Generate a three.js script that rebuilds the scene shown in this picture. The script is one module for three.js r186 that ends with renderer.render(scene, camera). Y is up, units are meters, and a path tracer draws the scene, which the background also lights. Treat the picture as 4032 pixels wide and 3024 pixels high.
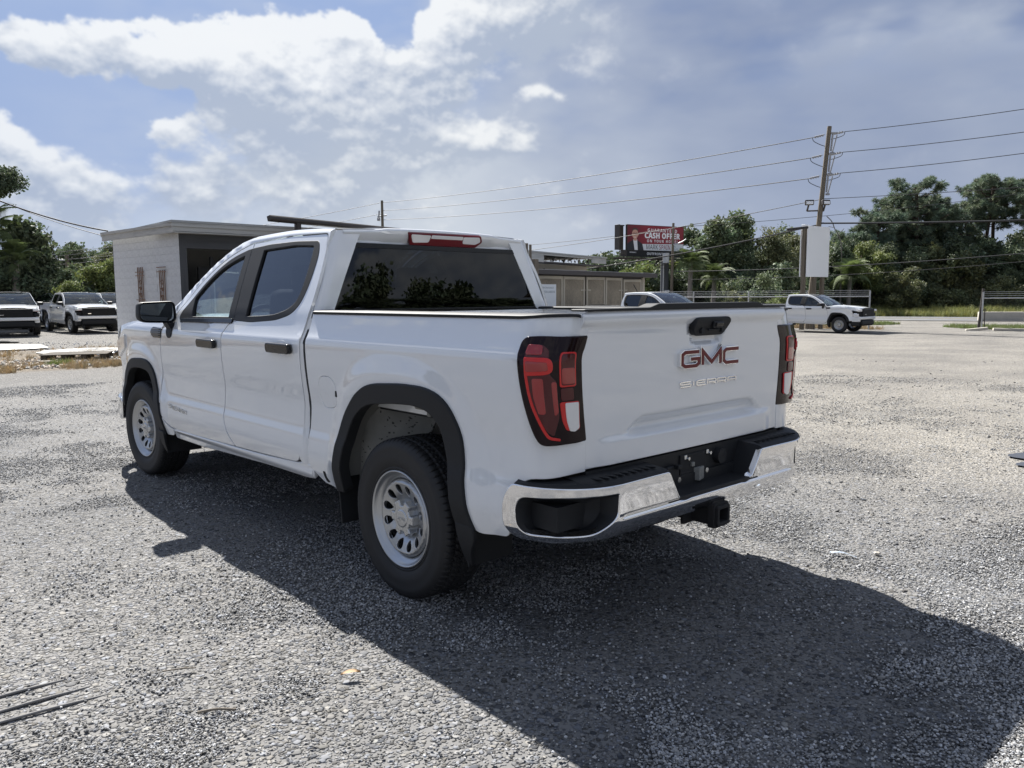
import * as THREE from 'three';
import { mergeGeometries, mergeVertices, toCreasedNormals } from 'three/addons/utils/BufferGeometryUtils.js';
import { RoundedBoxGeometry } from 'three/addons/geometries/RoundedBoxGeometry.js';

// ---------------------------------------------------------------- camera, sun, exposure
const scene = new THREE.Scene();
const camera = new THREE.PerspectiveCamera(52.01, 4 / 3, 0.1, 3000);
camera.position.set(0, 1.4653, 0);
camera.rotation.set(-0.1101, 0, -0.00625, 'YXZ');
const EXPOSURE = 2.6;
const renderer = new THREE.WebGLRenderer({ antialias: true });
renderer.toneMapping = THREE.LinearToneMapping;
renderer.toneMappingExposure = EXPOSURE;
renderer.shadowMap.enabled = true;
const SUN = new THREE.Vector3(-0.441, 1, -0.8975).normalize();
const sun = new THREE.DirectionalLight(new THREE.Color(1, 0.965, 0.91), 5);
sun.name = 'sun';
sun.position.copy(SUN).multiplyScalar(120);
sun.castShadow = true;
Object.assign(sun.shadow.camera, { left: -60, right: 60, top: 60, bottom: -60, near: 1, far: 300 });
sun.shadow.mapSize.set(4096, 4096);
scene.add(sun, sun.target);

// ---------------------------------------------------------------- helpers
const { clamp, lerp, smoothstep } = THREE.MathUtils;
const V3 = (x, y, z) => new THREE.Vector3(x, y, z);
function rng(seed) {
  let s = seed >>> 0;
  return () => { s = (s + 0x6d2b79f5) | 0; let t = Math.imul(s ^ (s >>> 15), 1 | s); t = (t + Math.imul(t ^ (t >>> 7), 61 | t)) ^ t; return ((t ^ (t >>> 14)) >>> 0) / 4294967296; };
}
const PERM = new Uint8Array(512);
{ const r = rng(77); const a = Array.from({ length: 256 }, (_, i) => i); for (let i = 255; i > 0; i--) { const j = Math.floor(r() * (i + 1)); [a[i], a[j]] = [a[j], a[i]]; } for (let i = 0; i < 512; i++) PERM[i] = a[i & 255]; }
const GRAD = [[1, 1, 0], [-1, 1, 0], [1, -1, 0], [-1, -1, 0], [1, 0, 1], [-1, 0, 1], [1, 0, -1], [-1, 0, -1], [0, 1, 1], [0, -1, 1], [0, 1, -1], [0, -1, -1], [1, 1, 0], [-1, 1, 0], [0, -1, 1], [0, -1, -1]];
function noise3(x, y, z) {
  const X = Math.floor(x), Y = Math.floor(y), Z = Math.floor(z);
  x -= X; y -= Y; z -= Z;
  const u = x * x * x * (x * (x * 6 - 15) + 10), v = y * y * y * (y * (y * 6 - 15) + 10), w = z * z * z * (z * (z * 6 - 15) + 10);
  const g = (i, j, k) => { const q = GRAD[PERM[((X + i) & 255) + PERM[((Y + j) & 255) + PERM[(Z + k) & 255]]] & 15]; return q[0] * (x - i) + q[1] * (y - j) + q[2] * (z - k); };
  const a = g(0, 0, 0) + u * (g(1, 0, 0) - g(0, 0, 0)), b = g(0, 1, 0) + u * (g(1, 1, 0) - g(0, 1, 0));
  const c = g(0, 0, 1) + u * (g(1, 0, 1) - g(0, 0, 1)), d = g(0, 1, 1) + u * (g(1, 1, 1) - g(0, 1, 1));
  const e = a + v * (b - a), f = c + v * (d - c);
  return e + w * (f - e);
}
function fbm(x, y, z, oct = 5, gain = 0.5) {
  let s = 0, a = 1, n = 0;
  for (let i = 0; i < oct; i++) { s += a * noise3(x, y, z); n += a; a *= gain; x = x * 2.03 + 11.3; y = y * 2.03 + 5.7; z = z * 2.03 + 3.1; }
  return s / n;
}
const srgb = (r, g, b) => [r, g, b].map((c) => { c /= 255; return c <= 0.04045 ? c / 12.92 : Math.pow((c + 0.055) / 1.055, 2.4); });

// ---------------------------------------------------------------- sky: air and broken cloud, computed by direction
{
  const W = 4096, H = 2048, data = new Float32Array(W * H * 4);
  const c3 = (t, a, b) => [lerp(a[0], b[0], t), lerp(a[1], b[1], t), lerp(a[2], b[2], t)];
  const blueHi = srgb(136, 162, 210), blueLo = srgb(190, 204, 226), white = srgb(243, 245, 246), shade = srgb(174, 185, 203), slate = srgb(139, 153, 182), slateLo = srgb(178, 188, 206), pale = srgb(206, 213, 222);
  // broad cloud masses: azimuth (degrees, right of the view), elevation, half sizes, fullness
  const masses = [[-20, 15.2, 9, 2.6, 0.5], [-13.5, 14.2, 7, 4.2, 0.52], [-29, 15.4, 5, 1.5, 0.34], [-8.5, 11.5, 5, 4, 0.4], [-16, 10, 8, 3, 0.34], [-12, 6.5, 10, 2.5, 0.3], [-31.5, 8.4, 3.6, 3.6, 0.62], [-28, 4.4, 3.0, 2.2, 0.45], [-35, 4.5, 6, 5, 0.5],
    [-1.5, 19.8, 5.2, 2.6, 0.62], [3.5, 20.5, 5, 4, 0.4], [-3.6, 16.5, 2.6, 3, 0.34], [0.4, 11.1, 1.9, 0.5, 0.5], [-3.2, 11.4, 2.2, 0.8, 0.45], [2.2, 14.0, 1.7, 0.5, 0.42], [-22.5, 6.2, 3, 2.4, 0.36], [-20, 4, 3, 1.4, 0.28]];
  const gaps = [[-8.2, 20.4, 2.4, 3.0, 0.95], [-24, 19.6, 9, 1.9, 0.8], [-14.5, 20.9, 5, 1.6, 0.8], [-32.5, 12.6, 3.6, 1.1, 0.75], [-28.6, 11.0, 2.6, 1.3, 0.7], [-26.0, 8.9, 1.8, 1.5, 0.55], [-22.5, 12.2, 3, 0.9, 0.28], [-31.5, 13.2, 4.5, 1.0, 0.5]];
  const density = (x, y, z, oct) => {
    const az = Math.atan2(x, -z) * 57.29578, el = Math.asin(clamp(y, -1, 1)) * 57.29578;
    const wx = fbm(x * 8, y * 10, z * 8, 4) * 3.4, wy = fbm(x * 8 + 40, y * 10, z * 8, 4) * 2.4;
    let own = -0.05;
    for (const [a, e, ra, re, w] of masses) { const dx = (az + wx - a) / ra, dy = (el + wy - e) / re, q = dx * dx + dy * dy; if (q < 7) own += w * Math.exp(-q); }
    for (const [a, e, ra, re, w] of gaps) { const dx = (az + wx - a) / ra, dy = (el + wy - e) / re, q = dx * dx + dy * dy; if (q < 7) own -= w * Math.exp(-q); }
    const away = Math.max(smoothstep(Math.abs(az), 38, 54), smoothstep(el, 25, 36));
    const n = fbm(x * 11, y * 17, z * 11, oct, 0.62), big = fbm(x * 2.6 + 4, y * 4, z * 2.6, 3);
    return lerp(own, 0.1 + big * 0.9, away) + n * (az < 4 && az > -50 ? 0.95 : 0.75);
  };
  const sx = SUN.x, sy = SUN.y, sz = SUN.z, q = 0.016;
  for (let row = H / 2; row < H; row++) {
    const el = ((row + 0.5) / H - 0.5) * Math.PI, y = Math.sin(el), ce = Math.cos(el), deg = el * 57.29578, step = deg > 45 ? 4 : deg > 26 ? 2 : 1;
    for (let col = 0; col < W; col += step) {
      const az = ((col + 0.5) / W - 0.5) * 2 * Math.PI, x = Math.cos(az) * ce, z = Math.sin(az) * ce, a = Math.atan2(x, -z) * 57.29578;
      const near = Math.abs(a) < 40 && deg < 26, d = density(x, y, z, near ? 7 : 4);
      const ex = x + sx * q, ey = y + sy * q, ez = z + sz * q, il = 1 / Math.hypot(ex, ey, ez), relief = d - density(ex * il, ey * il, ez * il, near ? 6 : 3), wide = near ? d - density(x + sx * 0.042, y + sy * 0.042, z + sz * 0.042, 6) : 0;
      const soft = 0.08 + 0.22 * smoothstep(12 - deg, 0, 6) + 0.16 * smoothstep(a, -8, 0) * (a < 60 ? 1 : 0), alpha = smoothstep(d, 0.12 - soft * 0.4, 0.16 + soft), thick = smoothstep(d, 0.3, 0.9), glow = Math.exp((x * sx + y * sy + z * sz - 1) * 4.5), low = Math.exp(-deg / 6);
      const light = clamp(0.36 + relief * 1.5 + wide * 1.0 - thick * 0.14 + (1 - alpha) * 0.3 - 0.25 * Math.exp(-Math.pow((deg - 6) / 4, 2)), 0, 1);
      // an even sheet of slate cloud fills the right of the view and most of the sky behind
      const wav = fbm(x * 3.2 + 7, y * 7, z * 3.2, 4), fine = fbm(x * 9 + 3, y * 22, z * 9, 4);
      const sheet = smoothstep(a + wav * 16 + (deg - 10) * 0.3, -9, 8) * (a > 0 ? 1 : 0) + (a <= 0 ? Math.max(smoothstep(a + wav * 16 + (deg - 10) * 0.3, -9, 8), smoothstep(-a, 70, 110)) : 0);
      const clear = c3(Math.min(1, low * 0.9 + glow * 0.45), blueHi, blueLo), veil = c3(clamp(0.95 * low + 0.1 + 0.6 * fine + 0.75 * smoothstep(a, -24, -8) * (1 - smoothstep(deg, 8, 16)), 0, 0.95) * smoothstep(a, -36, -18), clear, pale);
      const cum = c3(light, shade, white), st = c3(clamp(low * 0.95 + fine * 0.8 + wav * 0.7 + (a > -60 && a < 70 ? 0.75 * (1 - smoothstep(a, -6, 17)) - 0.22 * smoothstep(a, 2, 24) * smoothstep(deg, 13, 19) + 0.45 * smoothstep(a, 14, 24) * Math.exp(-Math.pow((deg - 14.5 - wav * 6 - fine * 3) / 1.3, 2)) : 0), -0.35, 1.3), slate, slateLo);
      let c = c3(clamp(sheet * (0.9 + fine * 0.3), 0, 1), veil, st);
      c = c3(alpha * (a > 0 && a < 60 ? 1 - 0.85 * smoothstep(a, 3, 11) : 1) * (0.9 - 0.45 * low), c, cum);
      const lift = (1 + 0.12 * glow) / EXPOSURE;
      for (let s = 0; s < step; s++) { const o = (row * W + col + s) * 4; data[o] = c[0] * lift; data[o + 1] = c[1] * lift; data[o + 2] = c[2] * lift; data[o + 3] = 1; }
    }
  }
  for (let i = 0; i < (H / 2) * W; i++) { data[i * 4] = data[i * 4 + 1] = data[i * 4 + 2] = 0.2; data[i * 4 + 3] = 1; }
  const t = new THREE.DataTexture(data, W, H, THREE.RGBAFormat, THREE.FloatType);
  t.mapping = THREE.EquirectangularReflectionMapping;
  t.magFilter = THREE.LinearFilter;
  t.needsUpdate = true;
  scene.background = t;
  scene.environment = t;
}

// ---------------------------------------------------------------- building helpers
const used = new Map();
function numbered(name) { const n = used.get(name) ?? 0; used.set(name, n + 1); return n ? name + '_' + String(n).padStart(3, '0') : name; }
function tag(o, label, category, group) { o.userData.label = label; if (category) o.userData.category = category; if (group) o.userData.group = group; return o; }
function kind(o, k) { o.userData.kind = k; return o; }
function shadow(o) { o.traverse((m) => { if (m.isMesh) { m.castShadow = true; m.receiveShadow = true; } }); return o; }
function thing(name, label, category, pos = [0, 0, 0], turn = 0, group) {
  const o = new THREE.Group(); o.name = numbered(name); o.position.set(...pos); o.rotation.y = turn; scene.add(o);
  return tag(o, label, category, group);
}
function clean(g) { const h = g.index ? g.toNonIndexed() : g; for (const k of Object.keys(h.attributes)) if (!['position', 'normal', 'uv'].includes(k)) h.deleteAttribute(k); if (!h.attributes.uv) h.setAttribute('uv', new THREE.BufferAttribute(new Float32Array(h.attributes.position.count * 2), 2)); if (!h.attributes.normal) h.computeVertexNormals(); return h; }
function join(geos) { geos = geos.filter(Boolean).map(clean); return geos.length === 1 ? geos[0] : mergeGeometries(geos); }
function part(name, geos, mat, parent, label) {
  const m = new THREE.Mesh(Array.isArray(geos) ? join(geos) : geos, mat);
  m.name = parent ? name : numbered(name); (parent ?? scene).add(m); m.castShadow = m.receiveShadow = true;
  if (label) m.userData.label = label;
  return m;
}
function one(name, label, category, geos, mat, group) { return tag(part(name, geos, mat), label, category, group); }
// boxes: size, centre, turns, with a small chamfer when r is given
function bx(w, h, d, x = 0, y = 0, z = 0, r = 0, ry = 0, rx = 0, rz = 0) {
  const g = r ? new RoundedBoxGeometry(w, h, d, 1, Math.min(r, w / 2.01, h / 2.01, d / 2.01)) : new THREE.BoxGeometry(w, h, d);
  if (rx) g.rotateX(rx); if (rz) g.rotateZ(rz); if (ry) g.rotateY(ry);
  return g.translate(x, y, z);
}
function rod(a, b, r0, r1 = r0, seg = 8, caps = true) {
  const d = V3().subVectors(b, a), l = d.length(), g = new THREE.CylinderGeometry(r1, r0, l, seg, 1, !caps);
  g.translate(0, l / 2, 0); g.applyQuaternion(new THREE.Quaternion().setFromUnitVectors(V3(0, 1, 0), d.normalize())); return g.translate(a.x, a.y, a.z);
}
function tube(points, r, n = 24, seg = 6, closed = false) { return new THREE.TubeGeometry(new THREE.CatmullRomCurve3(points.map((p) => (p.isVector3 ? p : V3(...p))), closed, 'centripetal'), n, r, seg, closed); }
function lathe(pts, seg = 48) { return new THREE.LatheGeometry(pts.map((p) => new THREE.Vector2(p[0], p[1])), seg); }
function mirrorZ(g) {
  g = g.clone(); const p = g.attributes.position, n = g.attributes.normal;
  for (let i = 0; i < p.count; i++) { p.setZ(i, -p.getZ(i)); if (n) n.setZ(i, -n.getZ(i)); }
  if (g.index) { const a = g.index.array; for (let i = 0; i < a.length; i += 3) [a[i], a[i + 1]] = [a[i + 1], a[i]]; return g; }
  for (const k of Object.keys(g.attributes)) { const at = g.attributes[k], s = at.itemSize; for (let i = 0; i < at.count; i += 3) for (let c = 0; c < s; c++) { const t = at.array[i * s + c]; at.array[i * s + c] = at.array[(i + 1) * s + c]; at.array[(i + 1) * s + c] = t; } }
  return g;
}
// a monotone cubic through knots
function pchip(xs, ys) {
  const n = xs.length, d = [], m = [];
  for (let i = 0; i < n - 1; i++) d.push((ys[i + 1] - ys[i]) / (xs[i + 1] - xs[i]));
  for (let i = 0; i < n; i++) m.push(i === 0 ? d[0] : i === n - 1 ? d[n - 2] : d[i - 1] * d[i] <= 0 ? 0 : (2 * d[i - 1] * d[i]) / (d[i - 1] + d[i]));
  return (x) => {
    if (x <= xs[0]) return ys[0] + (x - xs[0]) * m[0];
    if (x >= xs[n - 1]) return ys[n - 1] + (x - xs[n - 1]) * m[n - 1];
    let i = 0; while (x > xs[i + 1]) i++;
    const h = xs[i + 1] - xs[i], t = (x - xs[i]) / h, t2 = t * t, t3 = t2 * t;
    return ys[i] * (2 * t3 - 3 * t2 + 1) + m[i] * h * (t3 - 2 * t2 + t) + ys[i + 1] * (3 * t2 - 2 * t3) + m[i + 1] * h * (t3 - t2);
  };
}
// closed outline: corners [u, v, r] cut with a curve of reach r
function round(pts, r0 = 0.02, steps = 6) {
  const out = [], n = pts.length;
  for (let i = 0; i < n; i++) {
    const p = pts[i], a = pts[(i + n - 1) % n], b = pts[(i + 1) % n], r = p[2] ?? r0;
    const la = Math.hypot(a[0] - p[0], a[1] - p[1]), lb = Math.hypot(b[0] - p[0], b[1] - p[1]), ra = Math.min(r, la * 0.5), rb = Math.min(r, lb * 0.5);
    if (r <= 0) { out.push([p[0], p[1]]); continue; }
    const s = [p[0] + ((a[0] - p[0]) / la) * ra, p[1] + ((a[1] - p[1]) / la) * ra], e = [p[0] + ((b[0] - p[0]) / lb) * rb, p[1] + ((b[1] - p[1]) / lb) * rb];
    for (let k = 0; k <= steps; k++) { const t = k / steps, q = 1 - t; out.push([q * q * s[0] + 2 * q * t * p[0] + t * t * e[0], q * q * s[1] + 2 * q * t * p[1] + t * t * e[1]]); }
  }
  return out;
}
const area = (l) => l.reduce((s, p, i) => { const q = l[(i + 1) % l.length]; return s + p[0] * q[1] - q[0] * p[1]; }, 0) / 2;
function dense(loop, step) {
  const out = [];
  loop.forEach((p, i) => { const q = loop[(i + 1) % loop.length], l = Math.hypot(q[0] - p[0], q[1] - p[1]); if (l < 1e-6) return; const n = Math.max(1, Math.ceil(l / step)); for (let k = 0; k < n; k++) out.push([lerp(p[0], q[0], k / n), lerp(p[1], q[1], k / n)]); });
  return out;
}
function inset(loop, d) { // positive shrinks a counter-clockwise loop
  if (!d) return loop;
  const n = loop.length;
  return loop.map((p, i) => {
    const a = loop[(i + n - 1) % n], b = loop[(i + 1) % n]; let tx = b[0] - a[0], ty = b[1] - a[1]; const l = Math.hypot(tx, ty) || 1; tx /= l; ty /= l;
    const e = Math.hypot(p[0] - a[0], p[1] - a[1]), f = Math.hypot(b[0] - p[0], b[1] - p[1]), cs = ((p[0] - a[0]) * (b[0] - p[0]) + (p[1] - a[1]) * (b[1] - p[1])) / (e * f || 1), k = d / Math.max(0.5, Math.sqrt((1 + clamp(cs, -1, 1)) / 2));
    return [p[0] - ty * k, p[1] + tx * k];
  });
}
const inLoop = (l, x, y) => { let c = false; for (let i = 0, j = l.length - 1; i < l.length; j = i++) { const [xi, yi] = l[i], [xj, yj] = l[j]; if (yi > y !== yj > y && x < ((xj - xi) * (y - yi)) / (yj - yi) + xi) c = !c; } return c; };
// A curved panel: the region of (u, v) inside an outline, laid on the surface S(u, v), with rounded turned-in edges.
function patch(S, outline, o = {}) {
  const { step = 0.035, stepV = step, holes = [], off = 0, depth = 0.015, r = 0.003, gap = 0, flip = false, edge = true, holeDepth = depth } = o;
  let outer = outline.slice(); if (area(outer) < 0) outer.reverse(); outer = inset(dense(outer, step * 0.7), gap);
  const inner = holes.map((h) => { h = h.slice(); if (area(h) > 0) h.reverse(); return inset(dense(h, step * 0.7), gap); });
  const loops = [outer, ...inner];
  let key = outer.slice();
  for (const h of inner) {
    let best = [Infinity, 0, 0];
    for (let i = 0; i < key.length; i++) for (let j = 0; j < h.length; j++) { const d = Math.hypot(key[i][0] - h[j][0], key[i][1] - h[j][1]); if (d < best[0]) best = [d, i, j]; }
    const [, i, j] = best; key = [...key.slice(0, i + 1), ...h.slice(j), ...h.slice(0, j + 1), ...key.slice(i)];
  }
  const e = 0.0008, P = [], N = [], UV = [];
  const cross = (a, b) => [a[1] * b[2] - a[2] * b[1], a[2] * b[0] - a[0] * b[2], a[0] * b[1] - a[1] * b[0]], sub = (a, b) => [a[0] - b[0], a[1] - b[1], a[2] - b[2]], unit = (a) => { const l = Math.hypot(...a) || 1; return [a[0] / l, a[1] / l, a[2] / l]; };
  const mad = (a, b, k) => [a[0] + b[0] * k, a[1] + b[1] * k, a[2] + b[2] * k];
  const frame = (u, v) => { const su = sub(S(u + e, v), S(u - e, v)), sv = sub(S(u, v + e), S(u, v - e)); let n = unit(cross(su, sv)); if (flip) n = [-n[0], -n[1], -n[2]]; return { p: mad(S(u, v), n, typeof off === 'function' ? off(u, v) : off), n, su, sv }; };
  const tri = (a, b, c) => { // each: { p, n, uv }
    const f = cross(sub(b.p, a.p), sub(c.p, a.p)), g = mad(mad(a.n, b.n, 1), c.n, 1); if (Math.hypot(...f) < 1e-12) return;
    const q = f[0] * g[0] + f[1] * g[1] + f[2] * g[2] < 0 ? [a, c, b] : [a, b, c];
    for (const w of q) { P.push(...w.p); N.push(...w.n); UV.push(...w.uv); }
  };
  const cache = new Map(), at = (u, v) => { const k = Math.round(u * 1e5) + ':' + Math.round(v * 1e5); let f = cache.get(k); if (!f) { f = frame(u, v); f.uv = [u, v]; cache.set(k, f); } return f; };
  let u0 = Infinity, u1 = -Infinity, v0 = Infinity, v1 = -Infinity;
  for (const [u, v] of outer) { u0 = Math.min(u0, u); u1 = Math.max(u1, u); v0 = Math.min(v0, v); v1 = Math.max(v1, v); }
  const nu = Math.max(1, Math.ceil((u1 - u0) / step)), nv = Math.max(1, Math.ceil((v1 - v0) / stepV));
  const clip = (poly, axis, lim, keepLess) => { const out = []; for (let i = 0; i < poly.length; i++) { const a = poly[i], b = poly[(i + 1) % poly.length], ia = keepLess ? a[axis] <= lim : a[axis] >= lim, ib = keepLess ? b[axis] <= lim : b[axis] >= lim; if (ia) out.push(a); if (ia !== ib) { const t = (lim - a[axis]) / (b[axis] - a[axis]); const q = [lerp(a[0], b[0], t), lerp(a[1], b[1], t)]; q[axis] = lim; out.push(q); } } return out; };
  for (let i = 0; i < nu; i++) {
    const ua = lerp(u0, u1, i / nu), ub = lerp(u0, u1, (i + 1) / nu);
    const col = clip(clip(key, 0, ua, false), 0, ub, true);
    if (col.length < 3) continue;
    for (let j = 0; j < nv; j++) {
      const va = lerp(v0, v1, j / nv), vb = lerp(v0, v1, (j + 1) / nv);
      let touched = false;
      for (const l of loops) { for (let k = 0; k < l.length && !touched; k++) { const a = l[k], b = l[(k + 1) % l.length]; if (Math.max(a[0], b[0]) >= ua && Math.min(a[0], b[0]) <= ub && Math.max(a[1], b[1]) >= va && Math.min(a[1], b[1]) <= vb) touched = true; } if (touched) break; }
      if (!touched) {
        let inn = inLoop(outer, (ua + ub) / 2, (va + vb) / 2); for (const h of inner) if (inLoop(h, (ua + ub) / 2, (va + vb) / 2)) inn = false;
        if (!inn) continue;
        const a = at(ua, va), b = at(ub, va), c = at(ub, vb), d = at(ua, vb); tri(a, b, c); tri(a, c, d); continue;
      }
      let cell = clip(clip(col, 1, va, false), 1, vb, true); if (cell.length < 3) continue;
      cell = cell.filter((p, k) => { const q = cell[(k + 1) % cell.length]; return Math.hypot(p[0] - q[0], p[1] - q[1]) > 1e-7; }); if (cell.length < 3 || Math.abs(area(cell)) < 1e-9) continue;
      const pts = cell.map((p) => new THREE.Vector2(p[0], p[1]));
      for (const [a, b, c] of THREE.ShapeUtils.triangulateShape(pts, [])) tri(at(...cell[a]), at(...cell[b]), at(...cell[c]));
    }
  }
  if (edge) loops.forEach((l, li) => {
    const dp = li ? holeDepth : depth, n = l.length, rings = l.map((p, i) => {
      const a = l[(i + n - 1) % n], b = l[(i + 1) % n]; let tx = b[0] - a[0], ty = b[1] - a[1]; const f = at(p[0], p[1]);
      const t3 = unit(mad(mad([0, 0, 0], f.su, tx), f.sv, ty)); let o3 = unit(cross(t3, f.n)); // along the outline, then outward of the panel
      const chk = mad(mad([0, 0, 0], f.su, ty), f.sv, -tx); if (o3[0] * chk[0] + o3[1] * chk[1] + o3[2] * chk[2] < 0) o3 = [-o3[0], -o3[1], -o3[2]];
      const s = Math.SQRT1_2, mk = (a1, b1, na, nb) => ({ p: mad(mad(f.p, o3, a1), f.n, -b1), n: unit(mad(mad([0, 0, 0], f.n, na), o3, nb)), uv: [p[0], p[1]] });
      return [mk(0, 0, 1, 0), mk(r * s, r * (1 - s), s, s), mk(r, r, 0, 1), mk(r, Math.max(dp, r), 0, 1)];
    });
    for (let i = 0; i < n; i++) { const A = rings[i], B = rings[(i + 1) % n]; for (let k = 0; k < 3; k++) { tri(A[k], B[k], B[k + 1]); tri(A[k], B[k + 1], A[k + 1]); } }
  });
  const g = new THREE.BufferGeometry();
  g.setAttribute('position', new THREE.Float32BufferAttribute(P, 3)); g.setAttribute('normal', new THREE.Float32BufferAttribute(N, 3)); g.setAttribute('uv', new THREE.Float32BufferAttribute(UV, 2));
  return g;
}
// a strip of rings (arrays of points) joined into a skin
function skin(rings, closed = false, crease = 0.7) {
  const P = [], n = rings[0].length, m = closed ? n : n - 1;
  for (let i = 0; i < rings.length - 1; i++) for (let j = 0; j < m; j++) { const a = rings[i][j], b = rings[i][(j + 1) % n], c = rings[i + 1][(j + 1) % n], d = rings[i + 1][j]; P.push(...a, ...b, ...c, ...a, ...c, ...d); }
  let g = new THREE.BufferGeometry(); g.setAttribute('position', new THREE.Float32BufferAttribute(P, 3)); g.computeVertexNormals();
  return crease ? toCreasedNormals(g, crease) : g;
}
function poly(outline, h, bevel = 0, holes = []) { // an outline in x, y given thickness along z
  const s = new THREE.Shape(outline.map((p) => new THREE.Vector2(p[0], p[1]))); for (const hl of holes) s.holes.push(new THREE.Path(hl.map((p) => new THREE.Vector2(p[0], p[1]))));
  return new THREE.ExtrudeGeometry(s, { depth: h, bevelEnabled: bevel > 0, bevelThickness: bevel, bevelSize: bevel, bevelOffset: -bevel, bevelSegments: 2, curveSegments: 8 });
}
// computed textures
function tex(w, h, f, color = true, repeat = true) { // f(x, y, u, v) -> [r, g, b] in 0..1 (sRGB when color)
  const d = new Uint8Array(w * h * 4);
  for (let y = 0; y < h; y++) for (let x = 0; x < w; x++) { const c = f(x, y, x / w, y / h), o = (y * w + x) * 4; d[o] = clamp(c[0], 0, 1) * 255; d[o + 1] = clamp(c[1], 0, 1) * 255; d[o + 2] = clamp(c[2], 0, 1) * 255; d[o + 3] = 255; }
  const t = new THREE.DataTexture(d, w, h); if (color) t.colorSpace = THREE.SRGBColorSpace; t.magFilter = THREE.LinearFilter; if (repeat) t.wrapS = t.wrapT = THREE.RepeatWrapping; t.needsUpdate = true; return t;
}
function tnoise(u, v, f, oct, seed = 0) { // noise that wraps in u and v: on a torus in two planes
  let s = 0, a = 1, n = 0;
  for (let o = 0; o < oct; o++) { const F = f << o, x = u * F, y = v * F, X = Math.floor(x), Y = Math.floor(y), fx = x - X, fy = y - Y, w = fx * fx * (3 - 2 * fx), h = fy * fy * (3 - 2 * fy); const g = (i, j) => PERM[(((X + i) % F) & 255) + PERM[((((Y + j) % F) & 255) + seed + o * 17) & 255]] / 255; s += a * lerp(lerp(g(0, 0), g(1, 0), w), lerp(g(0, 1), g(1, 1), w), h); n += a; a *= 0.55; }
  return s / n;
}
const std = (c, rough = 0.8, o = {}) => { const m = new THREE.MeshStandardMaterial({ roughness: rough, ...o }); if (Array.isArray(c)) m.color.setRGB(...c); else m.color.set(c); return m; };
const phys = (c, rough = 0.5, o = {}) => { const m = new THREE.MeshPhysicalMaterial({ roughness: rough, ...o }); if (Array.isArray(c)) m.color.setRGB(...c); else m.color.set(c); return m; };

// ---------------------------------------------------------------- the big pickup: its surfaces, in metres from the ground under the rear axle (x forward, z to its right)
const prof = pchip([0.34, 0.4, 0.46, 0.52, 0.6, 0.68, 0.76, 0.86, 1.0, 1.12, 1.21, 1.237, 1.265, 1.32, 1.385, 1.45, 1.55, 1.65, 1.75, 1.8, 1.86, 1.9], [0.92, 0.938, 0.957, 0.975, 0.989, 0.985, 0.972, 0.97, 0.985, 0.996, 0.999, 0.995, 0.981, 0.96, 0.94, 0.915, 0.876, 0.835, 0.793, 0.772, 0.745, 0.73]);
const arches = [[-0.1, 0.5, 0.55, 0.57], [3.6, 0.46, 0.5, 0.54]];
function zside(x, y) {
  let z = prof(y);
  for (const [ax, ay, rx, ry] of arches) { if (y > 1.25) break; const dx = Math.abs(x - ax) / rx, dy = Math.max(0, y - ay) / ry, s = Math.pow(Math.pow(dx, 2.6) + Math.pow(dy, 2.6), 1 / 2.6); if (s < 1.25) z += 0.02 * smoothstep(1.25 - s, 0, 0.22); }
  if (x > 3.3) z -= 0.085 * Math.pow((x - 3.3) / 1.2, 2);
  if (y > 1.33 && x > 2) z -= 0.03 * Math.pow(x - 2, 2) * smoothstep(y, 1.33, 1.5);
  return z;
}
const SL = (x, y) => [x, y, -zside(x, y)];
// the bed side runs back and round the corner to the tailgate opening
function SB(u, y) {
  const u0 = -0.93; if (u > u0) return [u, y, -zside(u, y)];
  const th = clamp((u0 - u) / 0.3, 0, 1) * (Math.PI / 2), past = Math.max(0, u0 - 0.3 - u), s = Math.pow(Math.sin(th), 0.85), c = Math.pow(Math.max(0, Math.cos(th)), 0.85);
  return [u0 - 0.15 * s, y, -(zside(u0, y) - 0.205 * (1 - c)) + past];
}
// tailgate face, z across and y up
function ST(z, y) {
  let o = 0.006 - 0.012 * z * z;
  o += 0.02 * smoothstep(y, 1.33, 1.372) - 0.018 * Math.pow(smoothstep(y, 1.378, 1.412), 2);
  const ya = 0.895 + 0.065 * smoothstep(z, -0.56, -0.37) * (1 - smoothstep(z, 0.46, 0.62));
  o -= 0.04 * clamp((ya - 0.893) / 0.065, 0, 1) * smoothstep(ya - y, 0, 0.05) * (1 - smoothstep(0.9 - y, 0, 0.035));
  o += 0.012 * smoothstep(0.895 - y, 0, 0.03) * smoothstep(0.7 - Math.abs(z), 0, 0.1);
  o -= 0.02 * smoothstep(y, 1.232, 1.262) * (1 - smoothstep(y, 1.33, 1.345)) * smoothstep(0.145 - Math.abs(z - 0.083) - (y < 1.3 ? (1.3 - y) * 0.55 : 0), 0, 0.022);
  return [-1.078 - o, y, z];
}
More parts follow.
